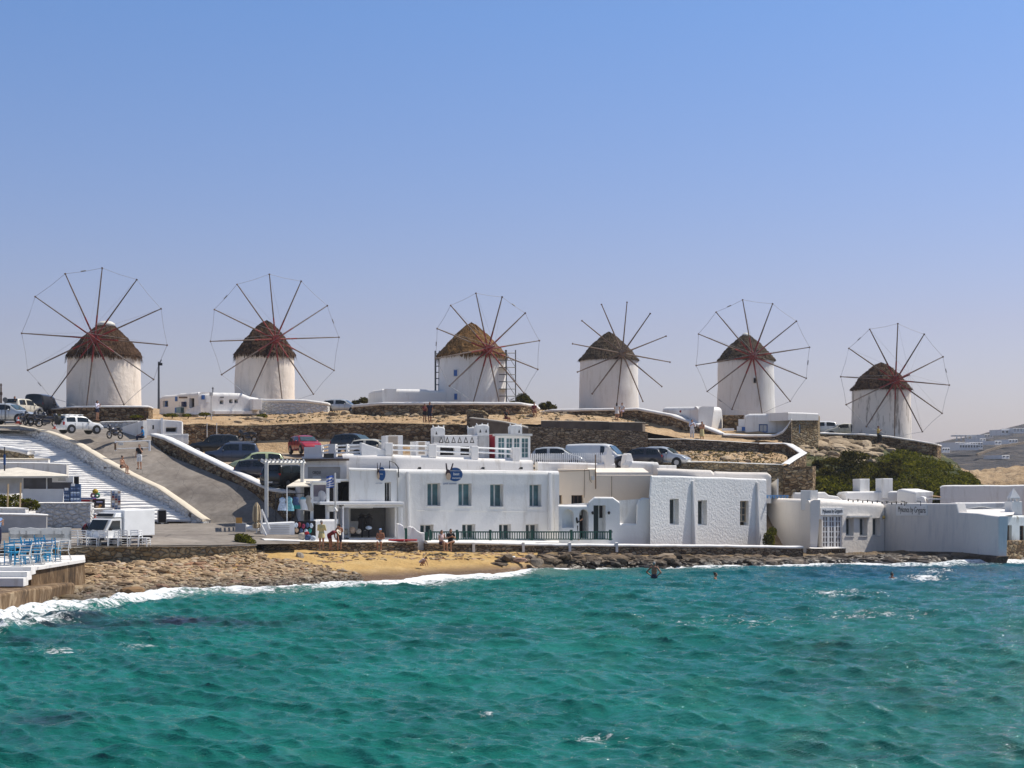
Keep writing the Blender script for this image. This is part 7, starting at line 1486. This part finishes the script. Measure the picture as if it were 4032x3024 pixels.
# ------------------------------------------------------------------ people
REM = []
SKINS = [mat('sunlit_skin', (.42, .22, .13), .55, .08), mat('tanned_skin', (.34, .15, .08), .55, .08), mat('pale_skin', (.50, .30, .20), .55, .08)]
HAIRS = {'dark': mat('dark_hair', (.018, .012, .009), .6, .2), 'brown': mat('brown_hair', (.07, .035, .018), .6, .2), 'grey': mat('grey_hair', (.25, .24, .23), .6, .2)}
STAND = dict(pel=(0, 0, .95), che=(0, 0, 1.27), nec=(0, .01, 1.46), hea=(0, -.01, 1.60), shL=(.185, .01, 1.41), shR=(-.185, .01, 1.41), elL=(.25, .03, 1.13), elR=(-.25, .03, 1.13), haL=(.24, -.08, .90), haR=(-.24, -.08, .90),
             hiL=(.09, 0, .92), hiR=(-.09, 0, .92), knL=(.10, -.02, .50), knR=(-.10, -.02, .50), anL=(.10, .03, .08), anR=(-.10, .03, .08), toL=(.12, -.14, .04), toR=(-.12, -.14, .04))
def pose(**k): d = dict(STAND); d.update(k); return d
PHONE = dict(elL=(.24, -.06, 1.14), haL=(.06, -.26, 1.32), elR=(-.24, -.06, 1.14), haR=(-.05, -.26, 1.30))
FACE = dict(elL=(.26, -.14, 1.16), haL=(.07, -.16, 1.50))
WALKP = dict(knL=(.10, -.16, .52), anL=(.10, -.22, .09), toL=(.11, -.38, .06), knR=(-.10, .04, .50), anR=(-.10, .24, .11), toR=(-.11, .08, .04), haL=(.25, .16, .92), haR=(-.25, -.2, .96))
def sitpose(**k):   # seat height .45 under the pelvis at z 0.52
    d = pose(pel=(0, .02, .52), che=(0, .0, .86), nec=(0, -.02, 1.06), hea=(0, -.05, 1.20), shL=(.185, -.01, 1.01), shR=(-.185, -.01, 1.01), elL=(.24, -.06, .74), elR=(-.24, -.06, .74), haL=(.10, -.34, .62), haR=(-.10, -.34, .62),
             hiL=(.09, 0, .50), hiR=(-.09, 0, .50), knL=(.11, -.44, .50), knR=(-.11, -.44, .50), anL=(.11, -.42, .08), anR=(-.11, -.42, .08), toL=(.12, -.58, .04), toR=(-.12, -.58, .04)); d.update(k); return d
CROSS = dict(knL=(.06, -.46, .60), anL=(-.30, -.52, .52), toL=(-.42, -.60, .48))
BEND = pose(pel=(0, .12, .90), che=(0, -.16, 1.06), nec=(0, -.36, 1.08), hea=(0, -.50, 1.04), shL=(.185, -.30, 1.06), shR=(-.185, -.30, 1.06), elL=(.22, -.38, .78), elR=(-.22, -.38, .78), haL=(.10, -.48, .56), haR=(-.10, -.48, .56), hiL=(.09, .12, .88), hiR=(-.09, .12, .88), knL=(.11, .02, .48), knR=(-.11, .02, .48))
CROUCH = pose(pel=(0, .22, .34), che=(0, -.06, .52), nec=(0, -.22, .62), hea=(0, -.34, .70), shL=(.15, -.18, .58), shR=(-.15, -.18, .58), elL=(.2, -.30, .32), elR=(-.2, -.30, .32), haL=(.16, -.42, .06), haR=(-.16, -.42, .06), hiL=(.09, .22, .32), hiR=(-.09, .22, .32), knL=(.16, -.14, .40), knR=(-.16, -.14, .30), anL=(.14, .12, .07), anR=(-.14, .16, .07), toL=(.15, -.06, .04), toR=(-.15, -.02, .04))
AKIMBO = dict(elL=(.42, .06, 1.16), haL=(.18, .02, .98), elR=(-.42, .06, 1.16), haR=(-.18, .02, .98))
def person(label, px, py, d, h, rz, ps, skin=0, hair='dark', shirt=None, bottom=None, sleeve=.5, leg=.55, skirt=False, longhair=False, hat=None, bun=False, beard=False, group=None, loc=None, extra=None, name='person'):
    k = h / 1.72; t = thing(name, label, 'person', loc if loc is not None else P(px, py, d), group, R(rz)); t.scale = (k, k, k)
    J = {a: Vector(b) for a, b in ps.items()}; S = SKINS[skin]; mb = MB()
    def limb(m, a, b, r0, r1, n=10): m.tube([a, b], r0, n, r1); m.ell(a, (r0,) * 3, 10, 6); m.ell(b, (r1,) * 3, 10, 6)
    up = (J['che'] - J['pel']).normalized(); side = (J['shL'] - J['shR']).normalized(); fwd = side.cross(up).normalized(); Mt = Matrix((side, -fwd, up)).transposed()
    def torso(m, g, z0=0., z1=1.):
        for q, rx, ry, rz_ in ((0, .150, .115, .13), (.28, .140, .10, .12), (.6, .150, .105, .13), (.95, .165, .112, .15), (1.18, .15, .09, .09)):
            if z0 <= q <= z1: m.ell(J['pel'].lerp(J['che'], q), (rx * g, ry * g, rz_ * g), 14, 10, Mt)
        for a, b in ((0, .28), (.28, .6), (.6, .95)):
            if z0 <= a and b <= z1: m.tube([J['pel'].lerp(J['che'], a), J['pel'].lerp(J['che'], b)], .105 * g, 12)
    torso(mb, 1); mb.tube([J['shL'], J['shR']], .055, 8); limb(mb, J['che'].lerp(J['nec'], .5), J['hea'], .058, .05)
    hd = (J['hea'] - J['nec']).normalized(); Mh = Mt if hd.dot(up) > .8 else Mt
    mb.ell(J['hea'], (.074, .092, .112), 16, 12, Mh); mb.ell(J['hea'] + Mh @ Vector((0, -.035, -.065)), (.05, .055, .05), 10, 8, Mh); mb.ell(J['hea'] + Mh @ Vector((0, -.10, -.02)), (.016, .022, .022), 8, 6, Mh)
    for s in (-1, 1): mb.ell(J['hea'] + Mh @ Vector((s * .076, .01, -.01)), (.014, .024, .034), 8, 6, Mh)
    for s in 'LR':
        limb(mb, J['sh' + s], J['el' + s], .050, .040); limb(mb, J['el' + s], J['ha' + s], .041, .028)
        limb(mb, J['hi' + s], J['kn' + s], .088, .060); limb(mb, J['kn' + s], J['kn' + s].lerp(J['an' + s], .35), .056, .060); limb(mb, J['kn' + s].lerp(J['an' + s], .35), J['an' + s], .058, .036); limb(mb, J['an' + s] + Vector((0, 0, -.03)), J['to' + s], .040, .030)
        fd = (J['ha' + s] - J['el' + s]).normalized(); ax = fd.cross(Vector((0, 1, .2))); ax = ax.normalized() if ax.length > .1 else Vector((1, 0, 0)); dn = fd.cross(ax).normalized(); H0 = J['ha' + s]
        mb.tube([H0, H0 + fd * .075], .030, 8, .036)
        for i, (o, ln) in enumerate(((-.030, .062), (-.010, .075), (.010, .072), (.029, .055))):
            b0 = H0 + fd * .07 + ax * o; mb.tube([b0, b0 + fd * ln * .5 + dn * .006, b0 + fd * ln + dn * .022], .0125, 6, .010)
        mb.tube([H0 + fd * .02 - ax * .03, H0 + fd * .055 - ax * .055 + dn * .012, H0 + fd * .085 - ax * .058 + dn * .02], .014, 6, .011)
    b = mb.build('body', S, t, smooth=True, local=True); REM.append((b, .0135))
    mb = MB()
    for s in (-1, 1): mb.ell(J['hea'] + Mh @ Vector((s * .030, -.086, .008)), (.012, .008, .008), 8, 5, Mh)
    mb.build('eyes', BLACK, t, local=True); mb = MB(); mb.ell(J['hea'] + Mh @ Vector((0, -.084, -.062)), (.022, .008, .006), 8, 5, Mh); mb.build('mouth', MATS['dark_maroon'], t, local=True)
    if hair:
        mb = MB(); mb.ell(J['hea'] + Mh @ Vector((0, .018, .028)), (.083, .092, .100), 14, 10, Mh)
        if longhair: mb.ell(J['hea'] + Mh @ Vector((0, .07, -.12)), (.085, .05, .17), 12, 8, Mh)
        if bun: mb.ell(J['hea'] + Mh @ Vector((0, .09, .10)), (.045, .045, .045), 10, 6)
        if beard: mb.ell(J['hea'] + Mh @ Vector((0, -.05, -.085)), (.045, .045, .04), 10, 6, Mh)
        mb.build('hair', HAIRS[hair], t, smooth=True, local=True)
    if hat:
        kind, hm = hat; mb = MB(); c = J['hea'] + Mh @ Vector((0, .005, .055))
        if kind == 'sun': mb.ell(c, (.20, .21, .018), 18, 6, Mh); mb.ell(c + Mh @ Vector((0, 0, .04)), (.092, .102, .075), 14, 8, Mh)
        elif kind == 'cap': mb.ell(c + Mh @ Vector((0, .005, .02)), (.086, .104, .066), 14, 8, Mh); mb.ell(c + Mh @ Vector((0, -.13, 0)), (.06, .07, .010), 12, 5, Mh)
        else: mb.ell(J['hea'] + Mh @ Vector((0, .01, .03)), (.125, .145, .125), 16, 10, Mh)
        mb.build('hat' if kind != 'helmet' else 'helmet', hm, t, smooth=True, local=True)
    if shirt:
        mb = MB(); torso(mb, 1.13, .25, 1.2); mb.tube([J['shL'], J['shR']], .066, 8)
        for s in 'LR':
            if sleeve > 0: a, e = J['sh' + s], J['el' + s]; limb(mb, a, a.lerp(e, min(1, sleeve)), .066, .056)
            if sleeve > 1: limb(mb, J['el' + s], J['el' + s].lerp(J['ha' + s], sleeve - 1), .053, .042)
        o = mb.build('shirt', shirt, t, smooth=True, local=True); REM.append((o, .02))
    if bottom:
        mb = MB()
        if skirt:
            mb.ell(J['pel'] + up * .08, (.155, .12, .10), 14, 8, Mt); cl = (J['knL'] + J['knR']) / 2; e = J['pel'].lerp(cl, leg * 1.3); mb.tube([J['pel'] + up * .05, e], .165, 14, .22)
        else:
            mb.ell(J['pel'], (.165, .128, .135), 14, 10, Mt); mb.ell(J['pel'] + up * .09, (.155, .118, .07), 14, 8, Mt)
            for s in 'LR':
                a, e = J['hi' + s], J['kn' + s]; limb(mb, a, a.lerp(e, min(1, leg)), .104, .088 if leg < 1 else .075)
                if leg > 1: limb(mb, e, e.lerp(J['an' + s], leg - 1), .074, .055)
        o = mb.build('skirt' if skirt else ('trousers' if leg > 1 else 'shorts'), bottom, t, smooth=True, local=True); REM.append((o, .02))
    for s in 'LR':
        mb = MB(); mb.tube([J['an' + s] + Vector((0, .03, -.065)), J['to' + s] + Vector((0, -.03, -.035))], .040, 8, .036); mb.build('shoe', MATS['cloth_' + ('black' if skin != 2 else 'pale')] if 'cloth_black' in MATS else BLACK, t, local=True) if extra == 'shoes' else None
    return t
K_ = lambda n, c: mat('cloth_' + n, c, .9, .12)
BLK, WHT, YEL, NVY, RED_, ORG, LBL, KHA, PNK = K_('black', (.012, .012, .014)), K_('pale', (.68, .67, .66)), K_('yellow', (.58, .44, .10)), K_('navy', (.015, .02, .05)), K_('dark_red', (.14, .012, .02)), K_('orange_red', (.50, .06, .02)), K_('light_blue', (.22, .32, .52)), K_('pale_yellow', (.60, .52, .26)), K_('pink_white', (.62, .48, .46))
# on the promenade and the road
person('person in a light blue shirt cut by the left picture edge', -8, 2162, 72, 1.78, 60, pose(**PHONE), 0, 'brown', LBL, NVY, .5, 1.9)
person('person in a dark red top and navy sun hat bending by the truck', 336, 2142, 77, 1.62, 60, pose(**{k: (v[0], v[1] * .6, v[2] * .95) for k, v in BEND.items()}), 0, 'dark', RED_, NVY, 1.5, .6, hat=('sun', NVY))
person('person in an orange shirt and white cap behind the truck bonnet', 374, 2128, 79.6, 1.45, 120, pose(**PHONE), 0, 'grey', ORG, NVY, .6, .7, hat=('cap', WHT))
person('man in a black t-shirt and white shorts standing on the road', 549, 1847, 104.4, 1.76, -10, pose(**FACE), 0, 'dark', BLK, WHT, .55, .85, extra='shoes')
person('woman in a dark bikini sitting on the white road wall', 480, 1866, 104.6, 1.68, 70, sitpose(), 0, 'dark', None, BLK, 0, .12, bun=True)
person('woman with long dark hair and a white shirt behind the white jeep', 383, 1656, 121.6, 1.66, 65, pose(**PHONE), 0, 'dark', K_('lilac_white', (.60, .58, .68)), NVY, 1.4, .45, longhair=True)
person('person in a bright blue shirt sitting in the booth doorway', 562, 1745, 113, 1.70, -70, sitpose(), 1, 'dark', K_('bright_blue', (.02, .22, .50)), NVY, .6, 1.8)
person('bare chested man in red shorts beside the silver car at the left', 58, 1642, 125, 1.75, 20, pose(**PHONE), 1, 'dark', None, K_('red_shorts', (.35, .03, .03)), 0, .7)
# on the beach wall and the sand
person('woman in a long yellow shirt standing with her back to the sea', 1266, 2164, 85.4, 1.70, 165, pose(**PHONE), 0, 'grey', KHA, KHA, 1.3, .45, skirt=True)
person('bending woman in a wide pale straw hat at the seat wall', 1303, 2164, 85.6, 1.62, 70, BEND, 1, 'dark', RED_, RED_, .4, .4, hat=('sun', K_('straw', (.62, .55, .44))))
person('boy in dark shorts with both hands at his face', 1336, 2164, 85.8, 1.50, 200, pose(elL=(.26, -.1, 1.2), haL=(.08, -.16, 1.46), elR=(-.26, -.1, 1.2), haR=(-.08, -.16, 1.46)), 1, 'dark', None, NVY, 0, .8)
person('seated person in white shorts and a white cap on the seat wall', 1498, 2166, 87.6, 1.66, -5, sitpose(haL=(-.06, -.16, .70), haR=(.06, -.18, .72)), 1, 'dark', None, WHT, 0, .8, hat=('cap', LBL))
person('seated woman with brown hair in a pink top beside the man in black', 1738, 2170, 89.2, 1.66, 40, sitpose(elL=(.22, -.12, .8), haL=(.05, -.25, .98)), 0, 'brown', PNK, K_('plum', (.04, .012, .025)), .1, .55, longhair=True, group='pair sitting below the green railing')
person('seated man in black with one leg crossed below the green railing', 1774, 2171, 89.6, 1.78, 20, sitpose(elL=(.25, -.12, .78), haL=(.05, -.26, .88), elR=(-.25, -.12, .78), haR=(-.05, -.26, .86), **CROSS), 0, 'dark', BLK, BLK, .55, .8, group='pair sitting below the green railing', beard=True)
person('child crouching on the sand with both hands down', 1664, 2228, 84.2, 1.15, 60, CROUCH, 1, 'dark', PNK, PNK, .1, .3)
person('person in black with a motorcycle helmet at the dark doorway', 2274, 2128, 95.5, 1.76, 70, pose(**PHONE), 0, None, BLK, BLK, 1.6, 1.9, hat=('helmet', mat('helmet_shell', (.05, .05, .055), .25, .1)))
# in the water
person('bare chested man standing waist deep with hands on his hips', 2576, 2290 + 50, 81.6, 1.80, 150, pose(**AKIMBO), 1, 'grey', None, NVY, 0, .6)
person('woman with a hair bun standing neck deep in the sea', 2817, 2297 + 78, 79.6, 1.66, 70, pose(), 1, 'dark', None, BLK, 0, .12, bun=True)
person('swimmer with only the dark head above the water', 3512, 2276 + 98, 82.4, 1.70, 120, pose(), 1, 'dark', None, NVY, 0, .4)
# on the ridge
person('person in a dark dress left of the couple below the long plinth', 1672, 1664, 126.6, 1.62, 30, pose(**PHONE), 1, 'dark', RED_, BLK, .3, .5, group='dark clothed couple below the long plinth')
person('taller person in navy at the right of the couple below the plinth', 1692, 1664, 126.8, 1.78, -20, pose(haR=(-.25, -.2, 1.1)), 1, 'dark', NVY, NVY, .5, .8, group='dark clothed couple below the long plinth')
person('person in red and black sitting on the dirt beside the stone pier', 1992, 1668, 126, 1.6, 40, sitpose(elL=(.24, -.16, .9), haL=(.08, -.2, 1.12)), 1, 'dark', BLK, RED_, .3, .6)
person('person in red sitting on a rock at the end of the curved plinth', 2103, 1642, 130.6, 1.66, 10, sitpose(haL=(.05, -.2, .7)), 1, 'brown', RED_, RED_, .3, .6)
person('girl in a white dress standing in front of the terrace wall', 2429, 1657, 130.5, 1.62, 165, pose(**PHONE), 0, 'dark', WHT, WHT, .3, .5, skirt=True, longhair=True)
person('girl in white sitting on top of the terrace wall', 2450, 1641, 133.6, 1.66, -25, sitpose(), 0, 'dark', WHT, K_('mauve', (.35, .28, .38)), .3, .9)
person('man in a white shirt and white trousers by the drystone wall', 2725, 1734, 123.8, 1.76, 10, pose(**PHONE), 0, 'dark', K_('white_blue', (.62, .66, .76)), WHT, 1.2, 1.9)
person('woman in a long yellow skirt next to the man in white', 2764, 1737, 123.9, 1.66, -15, pose(elL=(.22, -.12, 1.14), haL=(-.06, -.2, 1.2), elR=(-.22, -.12, 1.14), haR=(.06, -.2, 1.18)), 0, 'dark', SKINS[0], KHA, .1, .95, skirt=True, longhair=True)
yl = person('person in a yellow shirt holding a black bag below the stained mill', 3458, 1748, 138.4, 1.70, 60, pose(**PHONE), 0, 'brown', YEL, BLK, .6, 1.9)
mb = MB(); a = P(3466, 1728, 138.2); mb.ell(a + Vector((0, 0, .1)), (.2, .12, .3)); mb.tube([a + Vector((-.1, 0, .35)), a + Vector((0, 0, .6)), a + Vector((.1, 0, .35))], .02, 5); mb.build('bag', BLK, smooth=True, label='black bag held by the person in the yellow shirt', cat='bag')
for o, vx in REM:
    m = o.modifiers.new('skin', 'REMESH'); m.mode = 'VOXEL'; m.voxel_size = vx; m.use_smooth_shade = True
bpy.context.view_layer.update(); dg = bpy.context.evaluated_depsgraph_get()
for o, vx in REM:
    me = bpy.data.meshes.new_from_object(o.evaluated_get(dg)); mt = o.data.materials[0]; o.modifiers.clear(); o.data = me
    me.materials.clear(); me.materials.append(mt)
# ------------------------------------------------------------------ summer haze over everything
mb = MB(); mb.box((0, 1480, 28.5), (37000, 3500, 75)); hz = mb.build('haze', None, label='thin summer haze over the bay', cat='haze', kind='stuff')
hm = bpy.data.materials.new('summer_haze'); hm.use_nodes = True; nt = hm.node_tree
for n_ in list(nt.nodes):
    if n_.type != 'OUTPUT_MATERIAL': nt.nodes.remove(n_)
pv_ = nt.nodes.new('ShaderNodeVolumePrincipled'); pv_.inputs['Color'].default_value = (.80, .84, .92, 1); pv_.inputs['Density'].default_value = .0002; pv_.inputs['Anisotropy'].default_value = .3
nt.links.new(pv_.outputs[0], nt.nodes['Material Output'].inputs['Volume']); hz.data.materials.clear(); hz.data.materials.append(hm)
